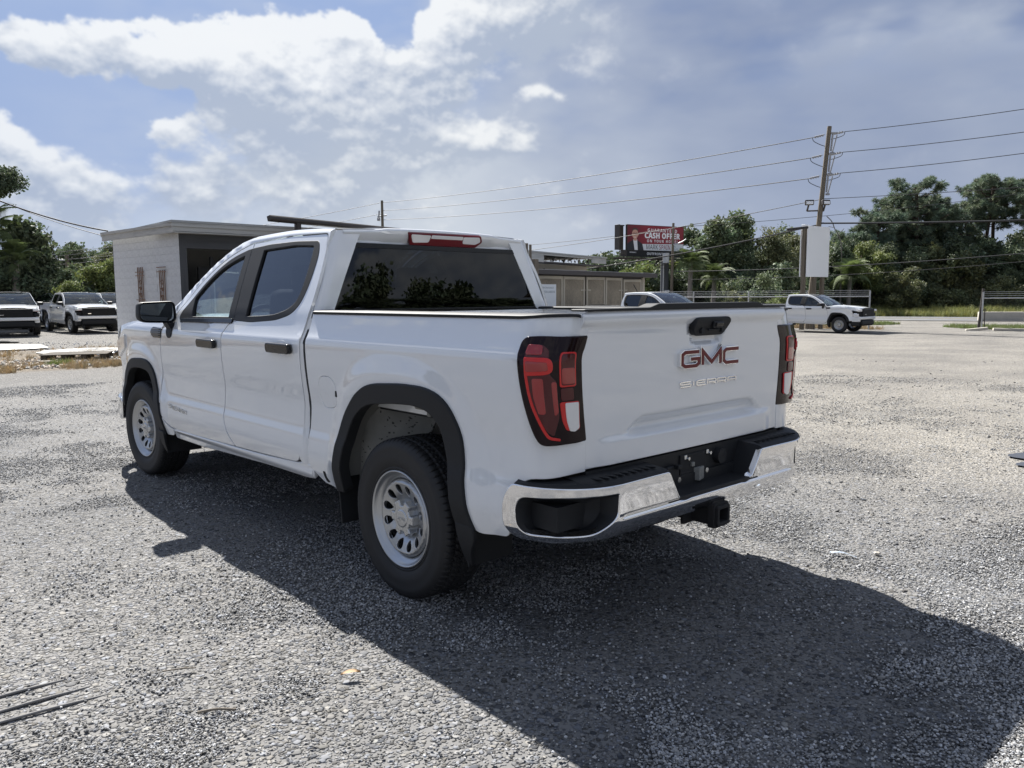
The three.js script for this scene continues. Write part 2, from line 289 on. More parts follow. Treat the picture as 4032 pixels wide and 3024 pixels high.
// bumper: s along its plan curve, y up
const BC = (() => { const p = [[-1.217, 0]]; for (let i = 1; i <= 20; i++) p.push([-1.217, 0.66 * i / 20]); for (let i = 1; i <= 60; i++) { const t = (Math.PI / 2) * i / 60; p.push([-1.217 + 0.4 * (1 - Math.cos(t)), 0.66 + 0.37 * Math.sin(t)]); } const s = [0]; for (let i = 1; i < p.length; i++) s.push(s[i - 1] + Math.hypot(p[i][0] - p[i - 1][0], p[i][1] - p[i - 1][1])); return { x: pchip(s, p.map((q) => q[0])), z: pchip(s, p.map((q) => q[1])) }; })();
function SU(s, y) {
  const a = Math.abs(s); let x = BC.x(a), z = BC.z(a); const e = 0.002, tx = BC.x(a + e) - BC.x(a - e), tz = BC.z(a + e) - BC.z(a - e), l = Math.hypot(tx, tz);
  const groove = smoothstep(0.69 - a, 0, 0.05) * smoothstep(a, 0.2, 0.24);
  let o = -0.05 * Math.pow(clamp((0.575 - y) / 0.08, 0, 1), 1.6) - 0.012 * groove * Math.exp(-Math.pow((y - 0.588) / 0.007, 2)) + 0.004 * smoothstep(y, 0.588, 0.72);
  x += (-tz / l) * o; z += (tx / l) * o;
  return [x, y, s < 0 ? -z : z];
}
const roofY = pchip([0.8, 0.87, 1.1, 1.4, 1.83, 2.04, 2.17, 2.35, 2.54, 2.72, 2.86, 3.0, 3.1], [1.852, 1.862, 1.875, 1.884, 1.876, 1.852, 1.817, 1.748, 1.652, 1.55, 1.452, 1.345, 1.26]);

// ---------------------------------------------------------------- materials of the vehicles
const M = {};
{
  const orange = tex(256, 256, (x, y, u, v) => { const n = tnoise(u, v, 32, 2) * 0.6 + tnoise(u, v, 8, 2, 9) * 0.4; return [n, n, n]; }, false);
  M.paint = phys([0.73, 0.745, 0.76], 0.03, { clearcoat: 0.6, clearcoatRoughness: 0.01, ior: 1.75 });
  M.chrome = phys([0.86, 0.86, 0.87], 0.05, { metalness: 1 });
  M.chromeDull = phys([0.6, 0.61, 0.62], 0.25, { metalness: 1 });
  M.black = phys([0.014, 0.015, 0.017], 0.6, { specularIntensity: 0.6, bumpMap: orange, bumpScale: 0.0002 });
  M.blackMatte = std([0.012, 0.012, 0.013], 0.85);
  M.gloss = phys([0.01, 0.01, 0.011], 0.22, { specularIntensity: 0.8 });
  M.glassDark = phys([0.10, 0.12, 0.14], 0.0, { transmission: 1, thickness: 0, ior: 1.75 });
  M.glassRear = phys([0.025, 0.03, 0.04], 0.0, { transmission: 1, thickness: 0, ior: 1.5 });
  M.glassClear = phys([0.62, 0.7, 0.69], 0.0, { transmission: 1, thickness: 0, ior: 1.7 });
  M.rubber = phys([0.0125, 0.0125, 0.0135], 0.65, { bumpMap: orange, bumpScale: 0.0006 });
  M.steel = phys([0.45, 0.46, 0.47], 0.33, { metalness: 0.85 });
  M.steelCap = phys([0.5, 0.51, 0.52], 0.26, { metalness: 0.8 });
  M.liner = std([0.03, 0.03, 0.032], 0.9);
  M.galv = std([0.38, 0.38, 0.37], 0.7, { map: tex(256, 256, (x, y, u, v) => { const n = tnoise(u, v, 8, 4), s = tnoise(u, v, 90, 2, 30); const k = s > 0.74 && n > 0.48 ? 0.18 : 0.78 + 0.3 * (n - 0.5); return [k, k, k * 0.98]; }) });
  M.redLens = phys([0.3, 0.008, 0.01], 0.12, { clearcoat: 1, clearcoatRoughness: 0.02, bumpMap: orange, bumpScale: 0.0004 });
  M.redBright = phys([0.58, 0.02, 0.02], 0.15, {});
  M.redDark = phys([0.07, 0.005, 0.008], 0.08, {});
  M.lampBlack = phys([0.01, 0.003, 0.005], 0.05, { specularIntensity: 0.5 });
  M.whiteLens = phys([0.72, 0.71, 0.7], 0.15, { clearcoat: 1 });
  M.redPaint = phys([0.13, 0.006, 0.01], 0.3, { specularIntensity: 0.7 });
  M.mirror = phys([0.25, 0.28, 0.3], 0.02, { metalness: 1 });
  M.cloth = std([0.05, 0.05, 0.055], 0.95);
  M.under = std([0.02, 0.02, 0.02], 0.8);
  M.seam = std([0.02, 0.021, 0.023], 0.8);
}
// ---------------------------------------------------------------- wheels (axle along z, outer face towards -z, centre at the origin)
function tyreGeo(R, w, rimR, seg, tread) {
  const pr = [], h = w / 2; // profile as [r, z, tread weight]
  const side = [[rimR - 0.006, -h * 0.72, 0], [rimR + 0.004, -h * 0.84, 0], [rimR + 0.018, -h * 0.9, 0], [rimR + 0.024, -h * 0.885, 0], [lerp(rimR, R, 0.3), -h * 0.985, 0], [lerp(rimR, R, 0.48), -h, 0], [lerp(rimR, R, 0.66), -h * 0.985, 0], [lerp(rimR, R, 0.7), -h * 0.998, 0], [lerp(rimR, R, 0.8), -h * 0.965, 0], [lerp(rimR, R, 0.9), -h * 0.9, 0.6], [R - 0.006, -h * 0.82, 1]];
  const nt = tread ? 34 : 8, top = Array.from({ length: nt + 1 }, (_, i) => { const t = -0.78 + (1.56 * i) / nt; return [R - 0.012 * Math.pow(Math.abs(t), 4), t * h, 1]; });
  for (const q of side) pr.push(q); for (const q of top) pr.push(q); for (const q of side.slice().reverse()) pr.push([q[0], -q[1], q[2]]);
  const rings = [];
  for (let i = 0; i <= seg; i++) {
    const a = (i / seg) * Math.PI * 2, c = Math.cos(a), s = Math.sin(a);
    rings.push(pr.map(([r, z, k]) => {
      let d = 0;
      if (k && tread) {
        const t = z / h, ph = (a / (Math.PI * 2)) * 74, zig = 0.05 * Math.abs(((ph % 1) + 1) % 1 - 0.5) * 2;
        for (const g of [-0.58, -0.2, 0.2, 0.58]) if (Math.abs(t - g - (zig - 0.025) * Math.sign(g)) < 0.045) d = 0.008;
        const f = (((ph + t * (Math.abs(t) < 0.4 ? 1.6 : 0.5) + (Math.abs(t) < 0.2 ? 0.5 : 0)) % 1) + 1) % 1; if (f < 0.2 && Math.abs(t) > 0.26) d = Math.max(d, 0.007); else if (f < 0.12) d = Math.max(d, 0.004);
        d *= k;
      }
      return [(r - d) * c, (r - d) * s, z];
    }));
  }
  return skin(rings, false, 0.6);
}
const wheelGeo = (() => {
  const zd = pchip([0.03, 0.085, 0.1, 0.125, 0.16, 0.178, 0.19, 0.2], [0.06, 0.06, 0.05, 0.034, 0.022, 0.017, 0.03, 0.06]);
  const flat = (x, y) => [x, y, zd(Math.hypot(x, y))];
  const circle = (r, n = 72, cx = 0, cy = 0) => Array.from({ length: n }, (_, i) => [cx + r * Math.cos((i / n) * 2 * Math.PI), cy + r * Math.sin((i / n) * 2 * Math.PI)]);
  const holes = Array.from({ length: 12 }, (_, k) => { const a = ((k + 0.5) / 12) * Math.PI * 2; return Array.from({ length: 20 }, (_, i) => { const t = (i / 20) * 2 * Math.PI, r = 0.14 + 0.029 * Math.cos(t), w = 0.0225 * Math.sin(t) * (1 + 0.3 * Math.cos(t)); return [r * Math.cos(a) - w * Math.sin(a), r * Math.sin(a) + w * Math.cos(a)]; }); });
  const disc = patch(flat, circle(0.192), { holes, step: 0.012, depth: 0.012, r: 0.0025, flip: true });
  const barrel = lathe([[0.186, 0.05], [0.196, 0.036], [0.203, 0.026], [0.213, 0.02], [0.222, 0.014], [0.2265, 0.004], [0.232, -0.002], [0.2375, -0.002], [0.2405, 0.004], [0.239, 0.014], [0.226, 0.02]], 72).rotateX(Math.PI / 2).scale(1, 1, 1);
  const back = lathe([[0.19, 0.06], [0.2, 0.12], [0.215, 0.24]], 40).rotateX(Math.PI / 2);
  const gear = []; for (let k = 0; k < 6; k++) { const a0 = (k / 6) * 2 * Math.PI; for (const [da, r] of [[-0.33, 0.066], [-0.25, 0.092], [0.25, 0.092], [0.33, 0.066]]) gear.push([r * Math.cos(a0 + da), r * Math.sin(a0 + da), 0.006]); }
  const cap = [poly(round(gear, 0.006, 3), 0.04, 0.006).translate(0, 0, 0.02), lathe([[0, 0.008], [0.036, 0.009], [0.043, 0.011], [0.046, 0.017], [0.05, 0.019], [0.056, 0.05]], 40).rotateX(Math.PI / 2)];
  const drum = [new THREE.CylinderGeometry(0.17, 0.17, 0.1, 40).rotateX(Math.PI / 2).translate(0, 0, 0.13)];
  const letters = ['G', 'M', 'C'].map((c, i) => stroke(c, 0.014, 0.013, 0.003, 0.003).rotateY(Math.PI).translate(0.021 - i * 0.021 + 0.007 - 0.007, -0.0065, 0.0085));
  return { tyre: tyreGeo(0.396, 0.262, 0.232, 444, true).translate(0, 0, 0.118), disc, barrel: join([barrel, back]), cap: join([...cap, ...letters]), drum: join(drum) };
})();
// letters drawn with strokes in a unit box: width w, height h, stroke t, thickness d (front towards +z)
function stroke(ch, w, h, t, d, bevel = 0) {
  const L = {
    G: [[[1, 1], [0.16, 1], [0, 0.84], [0, 0.16], [0.16, 0], [0.84, 0], [1, 0.16], [1, 0.5], [0.52, 0.5]]], M: [[[0, 0], [0, 1], [0.5, 0.16], [1, 1], [1, 0]]], C: [[[1, 1], [0.16, 1], [0, 0.84], [0, 0.16], [0.16, 0], [1, 0]]],
    S: [[[1, 1], [0.1, 1], [0, 0.88], [0, 0.62], [0.1, 0.5], [0.9, 0.5], [1, 0.38], [1, 0.12], [0.9, 0], [0, 0]]], I: [[[0.5, 1], [0.5, 0]]], E: [[[1, 1], [0.12, 1], [0, 0.86], [0, 0.14], [0.12, 0], [1, 0]], [[0, 0.5], [0.95, 0.5]]],
    R: [[[0, 0], [0, 1], [0.88, 1], [1, 0.86], [1, 0.55], [0.88, 0.4], [0.1, 0.4]], [[0.55, 0.4], [1, 0]]], A: [[[0, 0], [0, 0.82], [0.16, 1], [0.84, 1], [1, 0.82], [1, 0]], [[0, 0.42], [1, 0.42]]],
  }[ch];
  const geos = L.map((line) => {
    const p = line.map(([x, y]) => [t / 2 + x * (w - t), t / 2 + y * (h - t)]), n = p.length, left = [], right = [];
    for (let i = 0; i < n; i++) {
      const a = p[Math.max(0, i - 1)], b = p[i], c = p[Math.min(n - 1, i + 1)]; const u1 = [b[0] - a[0], b[1] - a[1]], u2 = [c[0] - b[0], c[1] - b[1]], l1 = Math.hypot(...u1) || 1, l2 = Math.hypot(...u2) || 1;
      const n1 = i === 0 ? [-u2[1] / l2, u2[0] / l2] : [-u1[1] / l1, u1[0] / l1], n2 = i === n - 1 ? n1 : [-u2[1] / l2, u2[0] / l2]; let m = [n1[0] + n2[0], n1[1] + n2[1]]; const ml = Math.hypot(...m) || 1; m = [m[0] / ml, m[1] / ml];
      const k = t / 2 / Math.max(0.35, m[0] * n1[0] + m[1] * n1[1]); left.push([b[0] + m[0] * k, b[1] + m[1] * k]); right.push([b[0] - m[0] * k, b[1] - m[1] * k]);
    }
    return poly([...left, ...right.reverse()], d, bevel);
  });
  return geos.length > 1 ? mergeGeometries(geos.map(clean)) : geos[0];
}
function makeWheel(parent, x, y, z, right, steer = 0) {
  const w = new THREE.Group(); w.name = 'wheel'; w.position.set(x, y, z); w.rotation.y = (right ? Math.PI : 0) + steer; parent.add(w);
  part('tyre', wheelGeo.tyre, M.rubber, w); part('rim', wheelGeo.barrel, M.steel, w); part('wheel_disc', wheelGeo.disc, M.steel, w); part('hub_cap', wheelGeo.cap, M.steelCap, w); part('brake_drum', wheelGeo.drum, M.under, w);
  return w;
}
// ---------------------------------------------------------------- the pickup in the foreground
const truck = thing('pickup_truck', 'large white crew cab pickup truck in the foreground, seen from its left rear corner', 'pickup truck', [0.117, 0, -4.4178], 2.31127);
{
  const T = truck, both = (name, g, mat, parentL = T, parentR = T) => [part(name, g, mat, parentL), part(name, mirrorZ(g), mat, parentR)];
  const pair = (make) => { for (const right of [false, true]) make(right ? mirrorZ : (g) => g, right); };
    const sidePatch = (S, l, o = {}) => patch(S, l, { ...o, flip: true });
  // outlines in x, y on the side
  const frontDoor = [[3.02, 1.24, 0.03], [3.06, 1.11, 0.1], [3.085, 0.99, 0.1], [3.1, 0.83, 0.1], [3.12, 0.69, 0.08], [3.1, 0.57, 0.05], [3.03, 0.505, 0.05], [2.96, 0.475, 0.03], [2.39, 0.487, 0], [1.82, 0.5, 0.02], [1.9, 0.58, 0.08], [1.965, 0.68, 0.1], [1.935, 0.85, 0.1], [1.925, 0.97, 0.1], [1.92, 1.11, 0.08], [1.9, 1.235, 0.05], [1.855, 1.3, 0.03], [1.775, 1.325, 0.02], [1.855, 1.828, 0.005], [1.9, 1.822, 0.04], [2.12, 1.77, 0.1], [2.32, 1.697, 0.1], [2.5, 1.605, 0.1], [2.64, 1.51, 0.1], [2.775, 1.395, 0.02], [2.86, 1.285, 0.02]];
  const rearDoor = [[1.848, 1.828, 0.005], [1.765, 1.325, 0.02], [1.848, 1.296, 0.03], [1.893, 1.233, 0.05], [1.912, 1.11, 0.08], [1.917, 0.97, 0.1], [1.927, 0.85, 0.1], [1.957, 0.68, 0.1], [1.892, 0.583, 0.08], [1.81, 0.5, 0.02], [1.39, 0.512, 0], [0.935, 0.53, 0.045], [0.885, 0.57, 0.06], [0.862, 0.72, 0.1], [0.85, 0.87, 0.1], [0.843, 1.03, 0.1], [0.838, 1.14, 0.08], [0.832, 1.25, 0.05], [0.822, 1.36, 0.08], [0.812, 1.46, 0.1], [0.828, 1.62, 0.1], [0.858, 1.74, 0.05], [0.885, 1.832, 0.035], [1.35, 1.843, 0.05]];
  const winF = [[2.735, 1.325, 0.02], [2.72, 1.37, 0.03], [2.6, 1.475, 0.1], [2.44, 1.59, 0.1], [2.26, 1.69, 0.1], [2.1, 1.748, 0.1], [1.9, 1.787, 0.02], [1.858, 1.79, 0], [1.775, 1.328, 0], [2.14, 1.302, 0], [2.66, 1.302, 0.02]];
  const winR = [[1.85, 1.792, 0], [1.6, 1.806, 0.05], [1.25, 1.806, 0.05], [0.965, 1.793, 0.03], [0.915, 1.72, 0.06], [0.905, 1.58, 0.1], [0.925, 1.47, 0.08], [0.965, 1.41, 0.06], [1.03, 1.372, 0.05], [1.19, 1.34, 0.06], [1.52, 1.322, 0.05], [1.768, 1.328, 0]];
  const glassF = [[2.5, 1.338, 0.015], [2.565, 1.47, 0.015], [2.41, 1.585, 0.1], [2.24, 1.672, 0.1], [2.08, 1.72, 0.1], [1.925, 1.752, 0.015], [1.865, 1.345, 0.01]];
  const glassR = [[1.61, 1.352, 0.01], [1.668, 1.775, 0.01], [1.25, 1.785, 0.05], [1.005, 1.77, 0.015], [0.985, 1.7, 0.08], [0.972, 1.56, 0.1], [0.985, 1.45, 0.07], [1.07, 1.4, 0.05], [1.22, 1.368, 0.06], [1.4, 1.358, 0.02]];
  const R = (l) => round(l, 0.02, 5);
  // S for the upper cab: the side curls over into the roof
  const upper = (x, y) => { const top = roofY(x), d = top - y, r = 0.045; if (d >= r) return SL(x, y); const k = clamp(d / r, 0, 1); return [x, top - r * (1 - Math.sqrt(1 - (1 - k) * (1 - k))) * 0 - d, -(zside(x, top - r) - r * (1 - Math.sqrt(Math.max(0, 1 - (1 - k) * (1 - k)))))]; };
  // cab frame: from the rocker up the corner pillar, along the roof edge and down the windscreen pillar
  const edgeTop = []; for (let x = 0.86; x <= 3.0; x += 0.05) edgeTop.push([x, roofY(x) - 0.0006, 0]);
  const doorRun = (l, a, b) => l.slice(a, b);
  const pillar = [...edgeTop, [3.06, 1.29, 0.01], [2.875, 1.285, 0.01], [2.78, 1.4, 0.02], [2.645, 1.515, 0.1], [2.505, 1.61, 0.1], [2.324, 1.703, 0.1], [2.123, 1.777, 0.1], [1.9, 1.828, 0.05], [1.35, 1.849, 0.05], [0.882, 1.838, 0.03], [0.852, 1.742, 0.05], [0.822, 1.62, 0.1], [0.806, 1.46, 0.1], [0.816, 1.36, 0.08], [0.826, 1.25, 0.05], [0.832, 1.14, 0.08], [0.838, 0.87, 0.1], [0.85, 0.72, 0.08], [0.872, 0.575, 0.05], [0.89, 0.54, 0.03]];
  // rear corner of the cab: u runs back along the side, round the pillar and across the back
  const xr = (y) => (y < 1.385 ? 0.785 : 0.785 + 0.045 * (y - 1.385) / 0.4);
  const SC = (u, y) => { // u = distance back from x = 0.9
    const rc = 0.075, x0 = xr(y) + rc, ls = 0.9 - x0, la = rc * Math.PI / 2, z = zside(0.86, y); if (u < ls) return [0.9 - u, y, -z]; const a = (u - ls) / rc; if (a < Math.PI / 2) return [x0 - rc * Math.sin(a), y, -(z - rc * (1 - Math.cos(a)))]; return [x0 - rc, y, -(z - rc - (u - ls - la))]; };
  const cornerL = [[0.012, 1.838, 0.01], [0.045, 1.742, 0.05], [0.078, 1.62, 0.1], [0.094, 1.46, 0.1], [0.084, 1.36, 0.08], [0.074, 1.25, 0.05], [0.068, 1.14, 0.08], [0.062, 0.87, 0.1], [0.05, 0.72, 0.08], [0.028, 0.575, 0.05], [0.01, 0.54, 0.02], [0.17, 0.52, 0], [0.17, 1.36, 0], [0.222, 1.39, 0.01], [0.218, 1.5, 0.02], [0.206, 1.765, 0.02], [0.205, 1.845, 0.005], [0.05, 1.852, 0.01]];
  const roofPts = []; { // roof skin with its crown, raised ribs and the rear lip
    const xs = []; for (let x = 0.845; x < 3.02; x += 0.045) xs.push(x);
    const rows = xs.map((x) => { const w = zside(x, roofY(x) - 0.045) - 0.045; return Array.from({ length: 41 }, (_, j) => { const t = -1 + j / 20, z = t * w; return [x, roofY(x) + (x < 2.1 ? 0.022 : 0.022 * (1 - (x - 2.1) / 0.9)) * (1 - t * t) + (x < 2 && Math.abs(t) < 0.62 && Math.abs(t) > 0.5 ? 0.003 : 0), z]; }); });
    roofPts.push(skin(rows.slice(0, 26), false, 0.3));
    // rear lip: rounds off and turns under to the glass
    const w0 = 0.695; const lip = []; for (const [dx, y, wz] of [[0.845, 1.862, 1], [0.834, 1.856, 1], [0.829, 1.846, 0.998], [0.832, 1.835, 0.995], [0.846, 1.812, 0.992], [0.862, 1.79, 0.99], [0.868, 1.775, 0.985]]) lip.push(Array.from({ length: 41 }, (_, j) => { const t = -1 + j / 20; const mid = smoothstep(0.68 - Math.abs(t), 0, 0.07); return [dx - 0.02 * mid * (y > 1.83 ? 1 : (y - 1.77) / 0.06), y + (y > 1.84 ? 0.022 * (1 - t * t) : 0.012 * (1 - t * t)) - (y > 1.84 ? 0.006 * (1 - mid) : 0), t * w0 * wz]; }));
    roofPts.push(skin(lip, false, 0.5));
  }
  const rail = [];
  part('roof', roofPts, M.paint, T);
  pair((f) => {
    part('cab_pillar', [f(sidePatch(upper, round(pillar, 0.01, 3), { step: 0.04, gap: 0.001, depth: 0.02 })), f(patch(SC, R(cornerL), { step: 0.02, stepV: 0.05, gap: 0.001, depth: 0.03 }))], M.paint, T);
    const fd = part('front_door', f(sidePatch(SL, R(frontDoor), { holes: [R(winF)], gap: 0.004, step: 0.035, stepV: 0.025 })), M.paint, T);
    const rd = part('rear_door', f(sidePatch(SL, R(rearDoor), { holes: [R(winR)], gap: 0.004, step: 0.035, stepV: 0.025 })), M.paint, T);
    part('window_trim', f(sidePatch(SL, R(winF), { holes: [R(glassF)], off: 0.002, gap: 0.001, step: 0.05, depth: 0.03, r: 0.006 })), M.black, fd);
    part('window_trim', f(sidePatch(SL, R(winR), { holes: [R(glassR)], off: 0.002, gap: 0.001, step: 0.05, depth: 0.03, r: 0.006 })), M.black, rd);
    part('window_glass', f(sidePatch(SL, inset(R(glassF), area(R(glassF)) > 0 ? -0.01 : 0.01), { off: -0.012, edge: false, step: 0.08 })), M.glassClear, fd);
    part('window_glass', f(sidePatch(SL, inset(R(glassR), area(R(glassR)) > 0 ? -0.01 : 0.01), { off: -0.012, edge: false, step: 0.08 })), M.glassDark, rd);
    const belt = (x0, x1, y0, y1) => sidePatch(SL, [[x0, y0], [x1, y1], [x1, y1 + 0.022], [x0, y0 + 0.022]], { off: 0.009, depth: 0.02, r: 0.004, step: 0.06 });
    part('belt_strip', f(belt(1.79, 2.68, 1.31, 1.3)), M.gloss, fd);
    // handles on their cups
    for (const [x, y, door] of [[2.11, 1.168, fd], [1.045, 1.182, rd]]) {
      const hd = round([[x - 0.135, y - 0.02, 0.015], [x + 0.135, y - 0.02, 0.012], [x + 0.14, y + 0.012, 0.012], [x + 0.13, y + 0.021, 0.01], [x - 0.135, y + 0.021, 0.012]], 0.01, 4);
      part('door_handle', [f(sidePatch(SL, hd, { off: 0.034, depth: 0.026, r: 0.008, step: 0.03, stepV: 0.012 })), f(bx(0.05, 0.025, 0.03, x + 0.1, y, -zside(x, y) - 0.012, 0.006)), f(bx(0.04, 0.025, 0.03, x - 0.11, y, -zside(x, y) - 0.012, 0.006))], M.gloss, door);
      const cup = Array.from({ length: 28 }, (_, i) => [x - 0.005 + 0.068 * Math.cos((i / 28) * 2 * Math.PI), y + 0.045 * Math.sin((i / 28) * 2 * Math.PI)]);
      part('handle_cup', f(sidePatch((u, v) => { const q = SL(u, v), d = Math.hypot((u - x + 0.005) / 0.068, (v - y) / 0.045); q[2] += 0.012 * Math.max(0, 1 - d * d) - 0.0015; return q; }, cup, { step: 0.012, depth: 0.002, r: 0.001 })), M.paint, door);
    }
    part('door_jamb', [f(sidePatch(SL, [[0.79, 0.53], [0.95, 0.515], [1.9, 0.49], [3.0, 0.46], [3.16, 0.66], [3.13, 1.0], [3.05, 1.28], [0.79, 1.3]], { off: -0.017, edge: false, step: 0.08 })), f(sidePatch(SL, [[0.8, 1.36], [0.84, 1.36], [0.9, 1.8], [0.86, 1.8]], { off: -0.02, edge: false, step: 0.05 })), f(sidePatch(SL, [[0.44, 0.86], [0.67, 0.86], [0.67, 1.07], [0.44, 1.07]], { off: -0.018, edge: false, step: 0.08 })), f(bx(0.02, 0.9, 0.06, 0.767, 0.92, -0.9))], M.seam, T);
    // front wing and its black vent
    const fen = [[3.015, 1.275, 0.01], [3.035, 1.24, 0.03], [3.07, 1.11, 0.1], [3.095, 0.99, 0.1], [3.11, 0.83, 0.1], [3.13, 0.69, 0.08], [3.11, 0.565, 0.05], [3.04, 0.497, 0.05], [2.97, 0.466, 0.02], [3.0, 0.42, 0.02], [3.1, 0.42, 0.02], [3.11, 0.5, 0.05], [3.12, 0.6, 0.1], [3.16, 0.72, 0.1], [3.22, 0.86, 0.1], [3.27, 0.945, 0.1], [3.36, 0.982, 0.05], [3.5, 0.988, 0.05], [3.78, 0.972, 0.08], [3.96, 0.912, 0.08], [4.075, 0.815, 0.1], [4.16, 0.68, 0.08], [4.19, 0.58, 0.02], [4.33, 0.6, 0.02], [4.36, 0.9, 0.1], [4.3, 1.12, 0.1], [4.1, 1.2, 0.1], [3.8, 1.265, 0.15], [3.4, 1.29, 0.15], [3.05, 1.285, 0.02]];
    const fe = part('front_fender', f(sidePatch(SL, R(fen), { gap: 0.0025, step: 0.035, stepV: 0.025, depth: 0.03 })), M.paint, T);
    const vent = round([[3.215, 1.25, 0.02], [3.01, 1.243, 0.01], [3.03, 1.175, 0.01], [3.2, 1.175, 0.02], [3.25, 1.21, 0.02]], 0.01, 4);
    part('side_vent', [f(sidePatch(SL, vent, { off: 0.006, r: 0.004 })), ...[1.19, 1.206, 1.222, 1.238].map((y) => f(bx(0.17, 0.004, 0.012, 3.125, y, -zside(3.12, y) - 0.009, 0.001)))], M.gloss, fe);
    // bed side with fuel door
    const bed = [[0.757, 1.386, 0], [0.757, 1.2, 0], [0.76, 0.85, 0.05], [0.785, 0.66, 0.05], [0.79, 0.53, 0.03], [0.66, 0.455, 0.02], [0.49, 0.44, 0.01], [0.48, 0.57, 0.05], [0.44, 0.73, 0.1], [0.365, 0.875, 0.1], [0.255, 0.975, 0.1], [0.155, 1.03, 0.08], [0.06, 1.05, 0.05], [-0.17, 1.064, 0.1], [-0.34, 1.064, 0.08], [-0.44, 1.045, 0.07], [-0.52, 0.995, 0.06], [-0.57, 0.915, 0.06], [-0.595, 0.84, 0.08], [-0.61, 0.68, 0.1], [-0.64, 0.53, 0.05], [-0.655, 0.482, 0.02], [-0.7, 0.47, 0.03], [-0.86, 0.49, 0.03], [-0.885, 0.56, 0.05], [-0.9, 0.68, 0.06], [-0.96, 0.755, 0.06], [-1.08, 0.755, 0.05], [-1.2, 0.765, 0.02], [-1.248, 0.765, 0.003], [-1.248, 0.889, 0], [-1.093, 0.89, 0.02], [-1.046, 0.893, 0.02], [-1.025, 0.926, 0.02], [-1.0, 0.996, 0.05], [-0.978, 1.082, 0.05], [-0.962, 1.168, 0.05], [-0.957, 1.225, 0.04], [-0.95, 1.283, 0.03], [-0.972, 1.309, 0.015], [-1.214, 1.313, 0], [-1.248, 1.313, 0], [-1.248, 1.386, 0.004]];
    const fuel = round([[0.65, 0.96, 0.04], [0.645, 1.02, 0.05], [0.61, 1.055, 0.04], [0.51, 1.055, 0.04], [0.468, 1.02, 0.05], [0.46, 0.93, 0.05], [0.495, 0.885, 0.04], [0.6, 0.873, 0.05], [0.64, 0.91, 0.04]], 0.03, 5);
    const bs = part('bed_side', f(sidePatch(SB, round(bed, 0.02, 4), { holes: [fuel], gap: 0.0015, step: 0.03, stepV: 0.025, depth: 0.03, r: 0.004, holeDepth: 0.02 })), M.paint, T);
    part('fuel_door', f(sidePatch(SL, fuel, { gap: 0.0055, step: 0.03, depth: 0.012, r: 0.002 })), M.paint, bs);
    part('fuel_door_notch', f(bx(0.022, 0.034, 0.01, 0.468, 0.965, -zside(0.46, 0.96) + 0.003, 0.004)), M.seam, bs);
    part('drain_notch', f(sidePatch(SL, round([[0.645, 0.522, 0.005], [0.622, 0.522, 0.005], [0.622, 0.49, 0.02], [0.598, 0.47, 0.005], [0.625, 0.462, 0.01], [0.64, 0.48, 0.02]], 0.005, 3), { off: 0.002, depth: 0.004 })), M.blackMatte, bs);
    // rocker
    const rk = [[2.965, 0.464, 0.01], [2.39, 0.476, 0], [1.81, 0.489, 0], [1.39, 0.501, 0], [0.93, 0.52, 0.03], [0.89, 0.53, 0.02], [0.775, 0.525, 0.02], [0.775, 0.455, 0.02], [0.9, 0.445, 0.02], [1.42, 0.442, 0.1], [1.89, 0.428, 0.1], [2.54, 0.405, 0.05], [2.99, 0.405, 0.02]];
    const SR = (x, y) => { const q = SL(x, y); q[2] += 0.006 - 0.012 * smoothstep(y, 0.44, 0.475) * (1 - smoothstep(y, 0.48, 0.52)); return q; };
    part('rocker_panel', [f(sidePatch(SR, round(rk, 0.01, 4), { gap: 0.0015, step: 0.05, stepV: 0.012, depth: 0.05, r: 0.01 }))], M.paint, T);
    // wheel arch trims and flaps
    const arch = (outer, inner, S, foot) => { const S2 = (x, y) => S(x, y); return sidePatch(S2, round(outer.concat(inner.slice().reverse()), 0.05, 3), { off: (u, v) => 0.014, depth: 0.06, r: 0.007, step: 0.03, stepV: 0.02 }); };
    const rO = [[0.478, 0.455, 0], [0.472, 0.57], [0.432, 0.735], [0.358, 0.875], [0.25, 0.973], [0.15, 1.028], [0.06, 1.049], [-0.17, 1.066], [-0.34, 1.066], [-0.44, 1.047], [-0.52, 0.998], [-0.572, 0.917], [-0.6, 0.84], [-0.614, 0.68], [-0.644, 0.53], [-0.665, 0.478, 0]], rI = [[0.41, 0.455, 0], [0.395, 0.61], [0.352, 0.745], [0.28, 0.865], [0.19, 0.928], [0.1, 0.957], [-0.1, 0.978], [-0.25, 0.985], [-0.345, 0.977], [-0.405, 0.953], [-0.455, 0.905], [-0.49, 0.82], [-0.518, 0.72], [-0.54, 0.57], [-0.553, 0.478, 0]];
    const fO = [[4.2, 0.56, 0], [4.17, 0.68], [4.08, 0.82], [3.96, 0.915], [3.78, 0.975], [3.5, 0.99], [3.36, 0.984], [3.265, 0.945], [3.21, 0.855], [3.15, 0.713], [3.1, 0.59], [3.1, 0.42, 0]], fI = [[4.08, 0.56, 0], [4.05, 0.7], [3.97, 0.825], [3.88, 0.888], [3.72, 0.915], [3.53, 0.92], [3.38, 0.908], [3.315, 0.87], [3.265, 0.796], [3.215, 0.66], [3.185, 0.54], [3.185, 0.42, 0]];
    part('wheel_arch_trim', f(arch(rO, rI, SB)), M.black, T); part('wheel_arch_trim', f(arch(fO, fI, SL)), M.black, T);
    const flap = (pts, z0, z1) => { const rows = pts.map(([x, y]) => [[x, y, -z0], [x - 0.003, y, -(z0 + z1) / 2], [x, y, -z1]]); const g = poly(pts, 0.012, 0); return g; };
